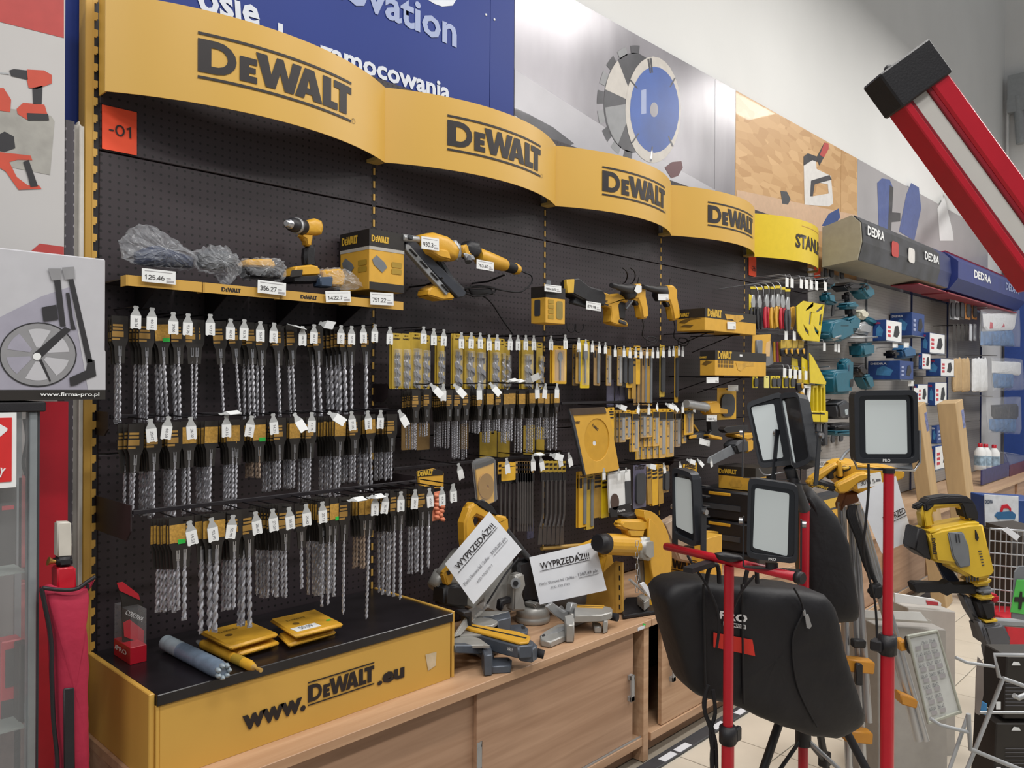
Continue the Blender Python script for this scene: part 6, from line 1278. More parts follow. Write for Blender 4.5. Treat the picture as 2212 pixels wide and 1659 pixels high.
# ---------------------------------------------------------------- fifth bay: pliers, squares, tapes
YelB = mat('lemon_steel', 'D6BE22', .4, var=.05); RedP = mat('red_grip', 'C0283A', .45); 
def plier(u, v, m, lab, h=92, Y=-.26):
    t = thing('hanging_pliers', lab, 'pliers', at(u, v, Y=Y), group='hanging pliers'); 
    ex([(u-5, v), (u+6, v), (u+6, v+6), (u-5, v+6)], Y, .004, YelB, t, 'hang_card', .001); ex([(u-4, v+6), (u+5, v+6), (u+5, v+26), (u-4, v+26)], Y+.002, .003, BlkC, t, 'card_body', .001)
    ex([(u-2, v+18), (u+2, v+18), (u+4, v+34), (u+3, v+45), (u-4, v+45), (u-5, v+34)], Y-.01, .014, Alu, t, 'jaw', .002)
    for s_ in (-1, 1): ex([(u+s_*1, v+44), (u+s_*5, v+46), (u+s_*6.5, v+70), (u+s_*4.5, v+h), (u+s_*1.5, v+h-2), (u+s_*2, v+65)], Y-.01+.006*s_, .014, m, t, 'grip', .004)
for i, (u, v, m, c) in enumerate(((1626, 619, Blk, 'black'), (1640, 620, Blk, 'black'), (1656, 618, RedP, 'red'), (1669, 619, YelP, 'yellow'), (1680, 617, YelP, 'yellow'), (1690, 620, RedP, 'red'), (1701, 624, GryD, 'grey'))):
    plier(u, v, m, 'pliers with %s grips, %s from the left in the fifth bay' % (c, NTH[i]))
ex([(1618, 635), (1626, 640), (1626, 672), (1618, 670)], -.27, .004, YelB, None, 'knife_card', .001, label='yellow knife card left of the pliers', cat='pack')
for i, u in enumerate((1706, 1718)): ex([(u, 665), (u+8, 662), (u+10, 690), (u+5, 712), (u, 712)], -.2, .02, (YelP, Alu)[i], None, 'putty_knife', .003, label=('orange handled scraper next to the pliers', 'steel handled scraper next to the yellow squares')[i], cat='scraper')
def wires(us, v, Y, lab, n=5):
    for i, u in enumerate(us):
        p = at(u, v+i*1.5, Y=Y); t = thing('price_hook', 'thin zinc hook with small white tag, %s from the left %s' % (NTH[i], lab), 'hook', p, group='zinc hooks '+lab)
        B().tube([(p.x, -.002, p.z), p], .003, 5).obj('wire', Wire, t); B().tube([(p.x, -.002, p.z+.03), (p.x, p.y+.01, p.z+.03), p], .002, 5).obj('tag_wire', Wire, t)
        B().box(p.x-.022, p.x+.022, p.y-.004, p.y-.002, p.z-.055, p.z+.005).obj('price_tag', Wht, t)
wires((1699, 1710, 1730, 1741, 1752, 1763, 1782), 602, -.25, 'over the pliers'); wires((1697, 1715, 1735, 1757), 716, -.25, 'over the tape measures'); wires((1694, 1706, 1717, 1727, 1740), 797, -.25, 'over the blade packs')
for i, u in enumerate((1636, 1648, 1660, 1672, 1686)): 
    p = at(u, 625-i*2, Y=-.28); tag(B().tube(spline([p+V(0, .27, .02), p+V(0, .05, .03), p+V(0, .0, .0), p+V(0, -.002, -.05)], 4), .003, 5).obj('loop_hook', Wire), 'curved zinc hook carrying pliers, %s from the left' % NTH[i], 'hook', 'curved zinc hooks')
# rafter squares
SqH = [[(1739, 670), (1756, 652), (1755, 662), (1742, 672)], [(1748, 675), (1753, 674), (1750, 702), (1746, 700)], [(1734, 700), (1746, 715), (1747, 726), (1738, 714)], [(1762, 672), (1778, 658), (1776, 668), (1764, 676)], [(1770, 680), (1775, 678), (1773, 704), (1768, 702)], [(1756, 702), (1768, 716), (1768, 728), (1760, 716)]]
ex([(1720, 662), (1735, 650), (1780, 658), (1769, 738), (1735, 735), (1722, 715)], -.27, .008, YelB, None, 'speed_square', .001, 1, SqH, label='yellow layout square with slanted cut-outs beside the pliers', cat='square')
ex([(1722, 660), (1780, 652), (1781, 662), (1722, 672)], -.262, .012, BlkC, None, 'square_header', .001, label='dark header card above the yellow layout square', cat='pack')
for i, (u, v) in enumerate(((1692, 735), (1704, 735), (1717, 735), (1730, 735), (1727, 810))):
    t = thing('tape_measure', ('round tape measure on a card, %s from the left' % NTH[i]) if i < 4 else 'round tape measure hanging lower, beside the yellow set square', 'tape measure', at(u, v, Y=-.24), group='tape measures'); ex([(u-5, v), (u+7, v-2), (u+5, v+20), (u-6, v+20)], -.235, .004, PackM, t, 'card', .001); puff([(u-6, v+18), (u+6, v+16), (u+9, v+28), (u+2, v+36), (u-6, v+34)], -.245, .035, Blk, t, 'case', k=4, n=20); ex([(u+4, v+18), (u+8, v+18), (u+8, v+30), (u+5, v+28)], -.266, .006, YelP, t, 'badge', .001)
for i, pl in enumerate(([(1748, 762), (1756, 772), (1784, 825), (1783, 831), (1750, 828)], [(1731, 770), (1745, 780), (1748, 830), (1733, 828)], [(1710, 772), (1722, 776), (1724, 800), (1710, 798)])):
    ex(pl, -.25+.02*i, .006, YelB, None, 'set_square', .001, label=('bright yellow folded set square, nearest of three', 'yellow set square edge, middle of three', 'small yellow set square, half hidden behind the tape measures')[i], cat='square')
t = thing('hacksaw', 'yellow framed hacksaw hanging under the set squares', 'saw', at(1735, 850, Y=-.22)); ex([(1726, 832), (1750, 832), (1748, 868), (1728, 862), (1734, 838)], -.22, .014, Wht, t, 'bow', .002, 1, [[(1736, 838), (1746, 838), (1744, 860), (1735, 858)]]); ex([(1726, 848), (1732, 846), (1746, 868), (1742, 876), (1728, 866)], -.22, .022, YelP, t, 'handle', .004)
for i, (u0, u1) in enumerate(((1752, 1763), (1768, 1779))):
    t = thing('caulking_gun', 'tall yellow skeleton gun, %s of two below the squares' % ('left', 'right')[i], 'tool', at(u0, 850, Y=-.22)); ex([(u0, 832), (u1, 832), (u1+1, 905), (u0, 905)], -.22, .03, YelB, t, 'cradle', .004, 2, [[(u0+3, 838), (u1-3, 838), (u1-2, 898), (u0+3, 898)]]); ex([(u0-3, 888), (u1+4, 888), (u1+4, 912), (u0-3, 912)], -.23, .04, YelB, t, 'body', .004); rod([((u0+u1)/2, 912, -.22), ((u0+u1)/2, 955, -.22)], .006, Alu, t, 'rod'); ex([(u1-2, 912), (u1+5, 914), (u1+5, 962), (u1-1, 962)], -.22, .03, GryD, t, 'grip', .005)
for i, u in enumerate((1625, 1650, 1664, 1674, 1690, 1705)):
    pack((u, 812, u+11, 838), -.24, 'small yellow and black blade pack, %s from the left under the zinc hooks' % NTH[i], 'small blade packs', (YelB, mat('pale_yellow_pack', 'DCD27A', .4))[i == 1], 'dark' if i != 1 else 'none', 1, mk=False)
t = thing('cutter_pack', 'yellow clear pack with a cutter right of the upper wide carton', 'pack', at(1640, 740, Y=-.3)); ex([(1625, 724), (1664, 722), (1662, 770), (1624, 768)], -.3, .006, YelC, t, 'card', .001); ex([(1632, 735), (1645, 735), (1644, 765), (1632, 765)], -.306, .02, Gry, t, 'insert', .004); ex([(1656, 740), (1664, 735), (1670, 785), (1660, 790), (1652, 790)], -.31, .01, Clear, t, 'side', .003)
for i, (u, m) in enumerate(((1672, Navy), (1679, mat('pink_grip', 'B8506A', .5)), (1684, Navy))): rod([(u, 738, -.2), (u+1, 782, -.2)], .008, (YelP if i != 1 else m), None, 'screwdriver', label='small hanging screwdriver beside the tape measures, %s of three' % NTH[i], cat='screwdriver')
# ---------------------------------------------------------------- grey bays beyond
for k, (X0, X1) in enumerate(((5.0, 6.2), (6.2, 7.4), (7.4, 8.6), (8.6, 10.0))):
    t = thing('pegboard_bay', 'grey perforated shelving bay, %s beyond the bright yellow header' % NTH[k], 'shelving', (X0, 0, .6), group='grey pegboard bays')
    for z0, z1 in ((.6, 1.2), (1.2, 1.8), (1.8, 2.5)): B().box(X0+.006, X1-.006, 0, .02, z0+.002, z1-.002).obj('back_panel', PegG, t)
    B().box(X1-.02, X1+.0, -.012, .01, .6, 2.75).obj('post', mat('navy_post', '22305C', .5) if k > 0 else Gry, t)
t = thing('header_box', 'grey shelf header box with a dark tool picture on its curved front', 'sign', (5.05, -.2, 2.5))
prof = [(-.085, 2.80), (-.30, 2.86), (-.36, 2.80), (-.37, 2.66), (-.34, 2.53), (-.085, 2.50)]
def yz(prof, X0, X1, m, par, name): 
    b = B(); b.prism([(-y, z) for y, z in prof], X1-X0, frame((X0, 0, 0), (0, -1, 0), (0, 0, 1)) @ S(1, 1, -1)); return b.obj(name, m, par)
yz(prof, 5.05, 7.3, mat('beige_grey_sheet', '9C9684', .5), t, 'body')
yz([(-.31, 2.862), (-.366, 2.802), (-.376, 2.66), (-.345, 2.53), (-.342, 2.53), (-.372, 2.66), (-.362, 2.80), (-.306, 2.857)], 5.07, 6.95, mat('tool_collage_print', '2B2D33', .35, var=.8, scale=6), t, 'picture'); yz([(-.31, 2.862), (-.366, 2.802), (-.376, 2.66), (-.345, 2.53), (-.342, 2.53), (-.372, 2.66), (-.362, 2.80), (-.306, 2.857)], 6.95, 7.3, mat('navy_print', '26305E', .4), t, 'navy_end')
textw('DEDRA', (5.15, -.3785, 2.72), (5.5, -.3785, 2.72), .07, Wht, t, bold=.03); textw('DEDRA', (6.5, -.3785, 2.70), (6.9, -.3785, 2.70), .07, Wht, t, bold=.03)
for x, m in ((5.75, mat('red_print', 'B3352F', .4)), (6.15, mat('white_tool_print', 'D9D6D2', .4))): B().prism(rrect(.16, .12, .03, 3), .001, FR((x, -.378, 2.69))).obj('tool_print', m, t)
B().box(6.5, 7.3, -.33, -.1, 2.49, 2.499).obj('red_underside', mat('dull_red', '8E2F3A', .5), t)
t = thing('header_box', 'navy blue shelf header box with white lettering at the far end', 'sign', (8.6, -.2, 2.5)); NavH = mat('navy_header', '1F2E70', .4, var=.15, scale=5)
yz([(-.085, 2.86), (-.3, 2.88), (-.42, 2.78), (-.42, 2.62), (-.34, 2.52), (-.085, 2.50)], 7.35, 10.2, NavH, t, 'body'); yz([(-.085, 2.87), (-.1, 2.87), (-.31, 2.89), (-.3, 2.88), (-.085, 2.86)], 7.35, 10.2, RedP, t, 'red_edge'); B().box(7.35, 10.2, -.335, -.1, 2.485, 2.499).obj('red_underside', mat('dull_red', '8E2F3A', .5), t)
textw('DEDRA', (7.9, -.4215, 2.68), (8.55, -.4215, 2.68), .08, Wht, t, bold=.03); textw('DEDRA', (9.2, -.4215, 2.68), (9.85, -.4215, 2.68), .08, LilI, t, bold=.03)
# teal tools
def teal(lab, parts, name='teal_tool', Y=-.18):
    t = thing(name, lab, 'power tool', at(*parts[0][0][0], Y=Y), group='teal power tools')
    for pl, m, th, n in parts: ex(pl, Y, th, m, t, n, .02, 4)
    p = at(*parts[0][0][0], Y=Y); B().tube([(p.x+.05, -.002, p.z+.02), (p.x+.05, Y, p.z+.03)], .005, 5).obj('hanger', Wire, t); return t
teal('teal drill with a wrist strap, upper left of the teal tools', [([(1778, 632), (1792, 632), (1794, 648), (1802, 652), (1798, 660), (1780, 655)], Teal, .08, 'foot'), ([(1780, 630), (1790, 630), (1792, 645), (1782, 645)], Blk, .06, 'grip'), ([(1798, 655), (1803, 658), (1801, 682), (1795, 684), (1797, 665)], Blk, .008, 'strap')])
teal('black headed tool behind the zinc hooks, top of the teal tools', [([(1765, 602), (1780, 598), (1788, 608), (1785, 622), (1768, 620)], Blk, .12, 'head'), ([(1782, 602), (1794, 608), (1792, 625), (1784, 622)], Teal, .08, 'body')])
teal('dark lamp head with cables, top row of the teal tools', [([(1806, 618), (1825, 610), (1845, 614), (1842, 628), (1820, 630)], Blk, .14, 'head'), ([(1832, 612), (1844, 612), (1845, 626), (1836, 628)], Gry, .1, 'ring')])
teal('teal drill with black handle hanging upside down', [([(1818, 655), (1838, 652), (1844, 660), (1842, 668), (1820, 668)], Teal, .1, 'foot'), ([(1824, 632), (1834, 630), (1836, 655), (1825, 655)], Blk, .06, 'grip')])
teal('dark teal drill with a wide round nose at the top right', [([(1848, 620), (1860, 612), (1872, 622), (1876, 640), (1862, 648), (1850, 632)], Teal, .12, 'body'), ([(1849, 618), (1858, 613), (1864, 628), (1853, 634)], Blk, .13, 'nose')])
teal('large teal jigsaw with a silver dial', [([(1774, 720), (1782, 695), (1800, 690), (1822, 695), (1826, 725), (1800, 738), (1778, 735)], Teal, .14, 'body'), ([(1778, 725), (1795, 718), (1798, 732), (1782, 738)], Alu, .16, 'dial'), ([(1794, 700), (1814, 700), (1814, 708), (1794, 708)], Blk, .15, 'handle_gap')])
teal('silver and teal circular saw', [([(1840, 720), (1846, 700), (1860, 695), (1872, 702), (1868, 725), (1856, 722)], Alu, .1, 'guard'), ([(1842, 722), (1872, 722), (1870, 740), (1856, 748), (1846, 740)], Clear, .04, 'blade_cover'), ([(1822, 728), (1876, 727), (1876, 731), (1822, 732)], Alu, .16, 'sole'), ([(1848, 742), (1874, 740), (1874, 768), (1850, 772)], Teal, .12, 'motor')])
teal('teal angle drill left of the silver saw', [([(1820, 690), (1840, 682), (1848, 690), (1842, 715), (1826, 715)], Teal, .1, 'body'), ([(1830, 660), (1842, 665), (1844, 685), (1832, 685)], Blk, .06, 'neck')])
teal('clear fronted vacuum tool above the silver saw', [([(1846, 672), (1860, 668), (1866, 680), (1860, 692), (1848, 688)], mat('cream_cap', 'C9C6B4', .4), .1, 'cap'), ([(1860, 682), (1884, 690), (1880, 705), (1864, 700)], Teal, .1, 'body')])
teal('teal box radio in the lower row', [([(1786, 800), (1812, 798), (1822, 808), (1818, 850), (1784, 852), (1780, 812)], Teal, .16, 'body'), ([(1810, 815), (1822, 812), (1820, 840), (1810, 842)], Blk, .17, 'speaker')])
teal('upright teal battery light', [([(1816, 782), (1824, 774), (1834, 778), (1833, 830), (1820, 836)], Teal, .08, 'body'), ([(1819, 784), (1825, 782), (1824, 815), (1819, 816)], Navy, .085, 'lens')])
teal('teal angle grinder with a black nose', [([(1852, 812), (1872, 808), (1878, 838), (1866, 842)], Teal, .1, 'body'), ([(1841, 792), (1852, 788), (1862, 800), (1855, 815), (1843, 808)], Blk, .11, 'nose')])
teal('black radio with a teal foot, low behind the floodlight', [([(1790, 872), (1812, 862), (1826, 880), (1820, 905), (1794, 905)], GryD, .14, 'body'), ([(1802, 880), (1812, 876), (1812, 900), (1803, 902)], mat('pale_screen', 'A8B4B8', .4), .15, 'panel')])
teal('teal tray tool at the bottom of the grey bay', [([(1786, 930), (1832, 928), (1830, 942), (1790, 940)], Teal, .14, 'body'), ([(1792, 915), (1830, 912), (1832, 928), (1792, 930)], Blk, .12, 'cover')])
for i, (u0, v0, u1, v1) in enumerate(((1777, 573, 1786, 602), (1789, 574, 1800, 602), (1812, 578, 1822, 605), (1792, 935, 1802, 958), (1810, 930, 1820, 955), (1772, 945, 1782, 965))): pack((u0, v0, u1, v1), -.03, 'small grey accessory card on the grey pegboard, %s of six' % NTH[i], 'grey accessory cards', mat('grey_card', '9A9A9C', .5), 'dark', 1, mk=False)
wires((1780, 1804, 1811), 742, -.2, 'under the teal jigsaw')
# blue cartons
BluL = mat('pale_blue_print', '97A3C6', .45); BlkD = mat('dark_tool_print', '22242A', .5)
def blue_box(uL, uC, uR, vt, vb, Y, lab, white=True):
    t, (x0, x1, y0, y1, z0, z1) = carton(uL, uC, uR, vt, vb, Y, lab, Blu, name='blue_carton', grp='blue tool cartons'); w, h = x1-x0, z1-z0
    if white: B().box(x0+w*.02, x1-w*.02, y0-.001, y0, z0+h*.02, z1-h*.02).obj('white_front', Wht, t)
    B().prism([(w*.45, h*.25), (w*.7, h*.2), (w*.85, h*.45), (w*.75, h*.8), (w*.55, h*.75), (w*.5, h*.5)], .0006, FR((x0, y0-.0016, z0))).obj('tool_print', BlkD, t); b = B(); [b.box(w*.1, w*.28, h*(.2+.2*k), h*(.32+.2*k), 0, .0006, FR((x0, y0-.0016, z0))) for k in range(3)]; b.obj('icon_print', RedP if white else BluL, t)
    d = y1-y0; B().prism([(d*.25, h*.25), (d*.7, h*.2), (d*.8, h*.5), (d*.5, h*.75), (d*.3, h*.6)], .0006, sideM(x0-.0012, y1, z0)).obj('side_print', mat('steel_blue_print', '3E79A8', .5, var=.2), t)
    textw('DEDRA', (x0-.001, y1-d*.08, z1-h*.2), (x0-.001, y1-d*.6, z1-h*.2), h*.1, RedP if white else WhtI, t, bold=.02)
    B().box(x0-.01, x1+.01, y0-.01, -.003, z0-.008, z0-.001).obj('shelf_plate', Gry, t); return t
for a in (((1885, 1914, 1948, 690, 736, -.3), 'blue and white carton with a sander, left end of the upper row'), ((1923, 1970, 1997, 674, 724, -.2), 'blue carton with a drill picture at the top of the stack'), ((1989, 2008, 2041, 718, 762, -.25), 'blue and white carton with a long tool on the right'), ((1875, 1944, 1973, 779, 820, -.32), 'long blue carton with a circular saw picture'), ((1984, 1992, 2010, 763, 797, -.25), 'small blue and white carton in the middle row'), ((2000, 2032, 2061, 774, 812, -.28), 'blue and white carton with a grinder at the right of the middle row'), ((2004, 2020, 2045, 826, 876, -.28), 'blue carton in the lower row above the tall cartons'), ((1975, 1982, 2004, 830, 872, -.24), 'pale blue carton half hidden above the floodlight'), ((2012, 2024, 2052, 920, 958, -.3), 'blue carton with white pictures between the tall cartons'), ((2010, 2020, 2056, 965, 1016, -.34), 'grey blue carton low between the tall cartons')): blue_box(*a[0], a[1], 'blue carton with' not in a[1])
teal('blue sander on a blue carton in the middle row', [([(1936, 755), (1950, 746), (1962, 750), (1966, 772), (1940, 775)], mat('blue_tool', '2A5E8A', .45), .12, 'body'), ([(1919, 758), (1930, 756), (1932, 772), (1920, 774)], Blk, .1, 'handle')])
for i, (u, v) in enumerate(((1928, 740), (1952, 740), (1962, 823), (1974, 838))): pcard(u, v, 11, 11, -.3, '', 'tiny white price card under the blue cartons, %s of four' % NTH[i], 0)
# bags of clothing and small packs
SuitW = mat('white_suit_fabric', 'D8DADD', .7, var=.06, scale=20)
def clearbag(poly, Y, lab, parts, th=.08):
    t = thing('clothing_bag', lab, 'bag', at(*poly[0], Y=Y), group='clear clothing bags')
    for pl, m in parts: puff(pl, Y, th*.6, m, t, 'contents', .002, k=4, n=24)
    puff(poly, Y, th, ClearB, t, 'bag', .004, k=4, n=30, seed=len(lab)); p = at(poly[0][0]+10, poly[0][1], Y=Y); B().tube([(p.x, -.002, p.z+.03), (p.x, Y-.02, p.z+.02)], .006, 5).obj('hanger', Wire, t)
clearbag([(2118, 668), (2202, 665), (2204, 750), (2115, 748)], -.3, 'clear bag with a white and red protective suit', [([(2122, 678), (2198, 676), (2190, 714), (2126, 714)], SuitW), ([(2134, 694), (2142, 694), (2142, 712), (2134, 712)], RedP), ([(2158, 692), (2168, 692), (2168, 710), (2158, 710)], RedP), ([(2118, 716), (2190, 714), (2192, 748), (2118, 746)], mat('blue_leaflet', '3F6C9C', .4, var=.4, scale=14))])
clearbag([(2140, 772), (2208, 775), (2212, 842), (2144, 845)], -.3, 'clear bag with a white garment and blue leaflet', [([(2142, 780), (2205, 782), (2205, 812), (2143, 806)], SuitW), ([(2144, 806), (2190, 806), (2188, 838), (2146, 838)], mat('blue_leaflet', '3F6C9C', .4, var=.4, scale=14))])
clearbag([(2130, 860), (2204, 856), (2206, 938), (2134, 935)], -.3, 'clear bag with a black garment and blue leaflet', [([(2140, 875), (2200, 872), (2200, 905), (2142, 905)], BagM), ([(2136, 905), (2195, 904), (2195, 935), (2138, 932)], mat('blue_leaflet', '3F6C9C', .4, var=.4, scale=14))])
for i, (u, m) in enumerate(((2066, Kraft), (2084, Kraft), (2108, SuitW), (2122, SuitW))): 
    t = thing('glove_pack', ('tan work gloves, left of two pairs', 'tan work gloves, right of two pairs', 'white cotton gloves, left of two pairs', 'white cotton gloves, right of two pairs')[i], 'gloves', at(u, 775, Y=-.24)); p = at(u, 776, Y=-.24)
    puff([(u-8, 775), (u+8, 772), (u+10, 845), (u-8, 848)], -.24, .06, m, t, 'gloves', .002, k=4, n=24); B().tube([(p.x, .0, p.z+.01), (p.x, -.26, p.z+.01)], .005, 5).obj('hanger', Wire, t)
for i, (u, m) in enumerate(((2056, Gry), (2066, WhtP), (2076, BlkC), (2090, mat('orange_pack', 'C98A4A', .5)), (2104, mat('orange_pack', 'C98A4A', .5)))): pack((u-5, 645, u+6, 690), -.2, 'small blister pack in the far cluster, %s from the left' % NTH[i], 'far blister packs', m, 'dark', 1, mk=False)
for i in range(6): pack((2058+i*9, 700, 2064+i*9, 736), -.2, 'thin black pack below the far cluster, %s from the left' % NTH[i], 'thin far packs', (BlkC if i < 4 else WhtP), 'none', 1, dark=0, mk=False)
# bottles and crates on the far counter
for i, (u, c) in enumerate(((2117, 'half hidden'), (2129, 'middle'), (2147, 'right'))):
    p = at(u, 1014, Z=.66+.0); p = at(u, 1015, Y=-.36); t = thing('bottle', 'white bottle with red cap on the far crates, %s one' % c, 'bottle', p, group='white bottles'); B().lathe([(.05, 0), (.055, .005), (.055, .19), (.03, .23), (.022, .24)], 14, T(*p)).obj('body', Wht, t); B().lathe([(.024, .24), (.024, .27), (.02, .275)], 12, T(*p)).obj('cap', Red, t); B().lathe([(.0555, .05), (.0555, .15)], 14, T(*p)).obj('label', mat('blue_white_label', '8FA6B8', .5, var=.5, scale=25), t)
t, bx = carton(2118, 2122, 2180, 1016, 1048, -.42, 'blue and violet crate under the white bottles', mat('violet_crate', '3A3A6A', .5, var=.2), name='storage_crate'); t, bx = carton(2180, 2182, 2230, 1005, 1030, -.42, 'dark red and blue crate at the right edge', mat('wine_crate', '5A2440', .5, var=.2), name='storage_crate')
ex([(2150, 975), (2212, 985), (2230, 1010), (2160, 1012)], -.3, .2, ClearB, None, 'flat_bag_pile', .02, label='flat clear bags piled behind the bottles', cat='bag')
pcard(1763, 992, 40, 17, -.012, 'DEDRA', 'white brand card below the grey bay', .0)
# tall cartons leaning on the counter
def leaner(top, foot, w, d, lab):
    f = at(*foot, Z=FZ+.002); tp = at(*top, Y=f.y+.12); ax = tp-f; t = thing('tall_carton', lab, 'box', f, group='tall brown cartons'); yv = ax.normalized(); zv = V(1, 0, 0).cross(yv).normalized(); xv = yv.cross(zv); M = Matrix(((xv.x, yv.x, zv.x, f.x), (xv.y, yv.y, zv.y, f.y), (xv.z, yv.z, zv.z, f.z), (0, 0, 0, 1)))
    B().box(-w/2, w/2, 0, ax.length, -d, 0, M).obj('box', Kraft, t, bev=.004); B().box(w*.1, w*.45, ax.length*.86, ax.length*.95, 0, .001, M).obj('label', mat('blue_label', '6A74A0', .5, var=.5, scale=40), t); B().box(-w*.5, w*.5, ax.length*.3, ax.length*.305, 0, .001, M).obj('tape_edge', mat('tape', 'A88E66', .4), t); return t
leaner((2072, 866), (2124, 1296), .2, .13, 'tall brown carton leaning on the counter, right of two'); leaner((1992, 872), (2052, 1308), .17, .1, 'tall brown carton leaning on the counter, left of two behind the floodlight')
# ---------------------------------------------------------------- demolition hammer on its stand
PH = at(2050, 1170, D=2.7); NH = NV(0)
t = thing('demolition_hammer', 'yellow demolition hammer with black handles standing on a grey post', 'power tool', (PH.x, PH.y, FZ))
EH = lambda pl, d, m, n, bv=.012, k=0, hs=(): ex(pl, None, d, m, t, n, bv, 4, hs, NH, PH+NH*k)
YelG = mat('tool_yellow', 'D2AE30', .4, var=.05)
EH([(1985, 1143), (2016, 1135), (2071, 1124), (2103, 1122), (2114, 1172), (2128, 1225), (2124, 1238), (2085, 1246), (2047, 1225), (2042, 1212), (2000, 1207), (1993, 1167)], .12, YelG, 'body', .02)
EH([(1984, 1108), (1990, 1090), (2002, 1080), (2072, 1072), (2085, 1080), (2100, 1122), (2080, 1128), (2074, 1092), (2012, 1098), (2008, 1112), (2014, 1136), (1988, 1142)], .05, YelG, 'handle', .01)
EH([(1989, 1086), (2000, 1074), (2040, 1068), (2080, 1070), (2096, 1082), (2106, 1112), (2102, 1124), (2076, 1118), (2070, 1094), (2064, 1084), (2010, 1088), (2000, 1096), (1990, 1104)], .056, Rub, 'grip', .014)
EH([(1970, 1092), (1990, 1082), (1990, 1095), (1975, 1102)], .03, Rub, 'switch', .006); EH([(1970, 1135), (1986, 1140), (1998, 1205), (1985, 1200), (1962, 1182)], .09, Blk, 'rear_cover', .014)
EH([(2045, 1150), (2078, 1148), (2090, 1180), (2094, 1222), (2070, 1226), (2055, 1200)], .02, Gry, 'side_plate', .004, .058)
for k in range(2): EH([(2064+k*6, 1154), (2066+k*6, 1154), (2068+k*6, 1172), (2066+k*6, 1172)], .004, GryD, 'vent', .0005, .07)
for k in range(5): EH([(2086+k*6, 1246-k), (2089+k*6, 1246-k), (2090+k*6, 1258-k), (2087+k*6, 1258-k)], .004, GryD, 'vent', .0005, .052)
for k in range(6): EH([(2113+k*1.6, 1190+k*6), (2120+k*1.2, 1189+k*6), (2120+k*1.2, 1191+k*6), (2113+k*1.6, 1192+k*6)], .004, GryD, 'vent', .0005, .06)
EH([(2097, 1140), (2106, 1138), (2114, 1160), (2108, 1174), (2098, 1165)], .03, Blk, 'dial', .008, .05)
EH([(2086, 1245), (2126, 1238), (2128, 1258), (2088, 1262)], .1, YelG, 'neck', .012); EH([(2099, 1264), (2131, 1261), (2132, 1277), (2101, 1280)], .1, Gry, 'grey_collar', .01); EH([(2097, 1280), (2132, 1277), (2132, 1288), (2098, 1290)], .1, YelG, 'yellow_collar', .008)
EH([(2096, 1290), (2134, 1288), (2138, 1334), (2112, 1337)], .085, Rub, 'chuck', .012); EH([(2112, 1333), (2139, 1330), (2139, 1335), (2113, 1338)], .088, YelG, 'chuck_ring', .002)
EH([(1966, 1260), (1972, 1256), (2034, 1258), (2044, 1252), (2052, 1260), (2101, 1258), (2101, 1280), (2050, 1278), (2038, 1284), (2030, 1276), (1972, 1277)], .045, Rub, 'side_handle', .015)
EH([(2132, 1280), (2152, 1282), (2154, 1296), (2140, 1302), (2134, 1296)], .04, Red, 'depth_knob', .008); logo(plane(onp(2012, 1163, PH+NH*.062, NH), NH) @ Rz(-83), .056, Ink, t, False, hs=1.1)
EH([(2018, 1208), (2045, 1215), (2072, 1255), (2050, 1262), (2038, 1250)], .02, Navy, 'strap', .004, -.07); EH([(2112, 1130), (2122, 1150), (2140, 1225), (2128, 1245), (2118, 1180)], .02, mat('blue_cloth', '2A3F86', .7), 'blue_sleeve', .006, -.05)
GryP = mat('grey_post_metal', '5A5B60', .45, .3)
t2 = thing('hammer_stand', 'grey metal post and clamp holding the demolition hammer', 'stand', at(2130, 1420, D=2.7)); 
for pl, k, d in (([(2072, 1282), (2090, 1285), (2112, 1340), (2105, 1345), (2086, 1315)], -.02, .05), ([(2106, 1342), (2150, 1338), (2170, 1378), (2160, 1388), (2118, 1390)], 0, .1), ([(2104, 1335), (2120, 1338), (2150, 1420), (2138, 1425)], .02, .05)): ex(pl, None, d, GryP, t2, 'clamp', .01, 3, (), NH, PH+NH*k)
B().tube([at(2140, 1395, D=2.72), at(2160, 1500, D=2.75), V(at(2160, 1500, D=2.75).x, at(2160, 1500, D=2.75).y, FZ)], .03, 12).obj('post', GryP, t2)
# ---------------------------------------------------------------- cartons, price list, rack and cart in the aisle
GryB = mat('grey_carton', '9F9B96', .7, var=.05); GryW = mat('pale_carton', 'B5B1AB', .7, var=.04)
for D, pl, lid, lab, m, lm in ((3.45, [(1932, 1300), (2031, 1308), (2031, 1628), (1934, 1634)], [(1932, 1281), (2018, 1294), (2032, 1302), (2031, 1309), (1932, 1301)], 'pale grey carton with a red corner label standing at the back', GryW, Wht), (3.12, [(1864, 1336), (2008, 1344), (2012, 1712), (1866, 1722)], [(1864, 1322), (1998, 1334), (2010, 1340), (2010, 1346), (1864, 1338)], 'pale grey carton with a sheet of paper on top, in front', GryB, GryW)):
    P_ = at(1930, 1400, D=D); N_ = Vector((NV(-8).x, NV(-8).y, 0)).normalized(); t = thing('grey_carton', lab, 'box', at(*pl[3], D=D), group='grey cartons in the aisle')
    ex(pl, None, .2, m, t, 'box', .003, 1, (), N_, P_-N_*.1); ex(lid, None, .012, lm, t, 'lid_flap', .001, 1, (), N_, P_-N_*.004)
    if D > 3.3: ex([(2000, 1297), (2026, 1301), (2027, 1308), (2003, 1306)], None, .002, mat('red_label', 'B84048', .5), t, 'red_label', .0003, 1, (), N_, P_+N_*.004)
N_ = Vector((NV(-8).x, NV(-8).y, 0)).normalized(); ex([(1868, 1318), (1988, 1322), (2004, 1342), (1868, 1334)], None, .002, Wht, None, 'paper_sheet', .0003, 1, (), N_, at(1930, 1330, D=3.1), label='white paper sheet on the front grey carton', cat='paper')
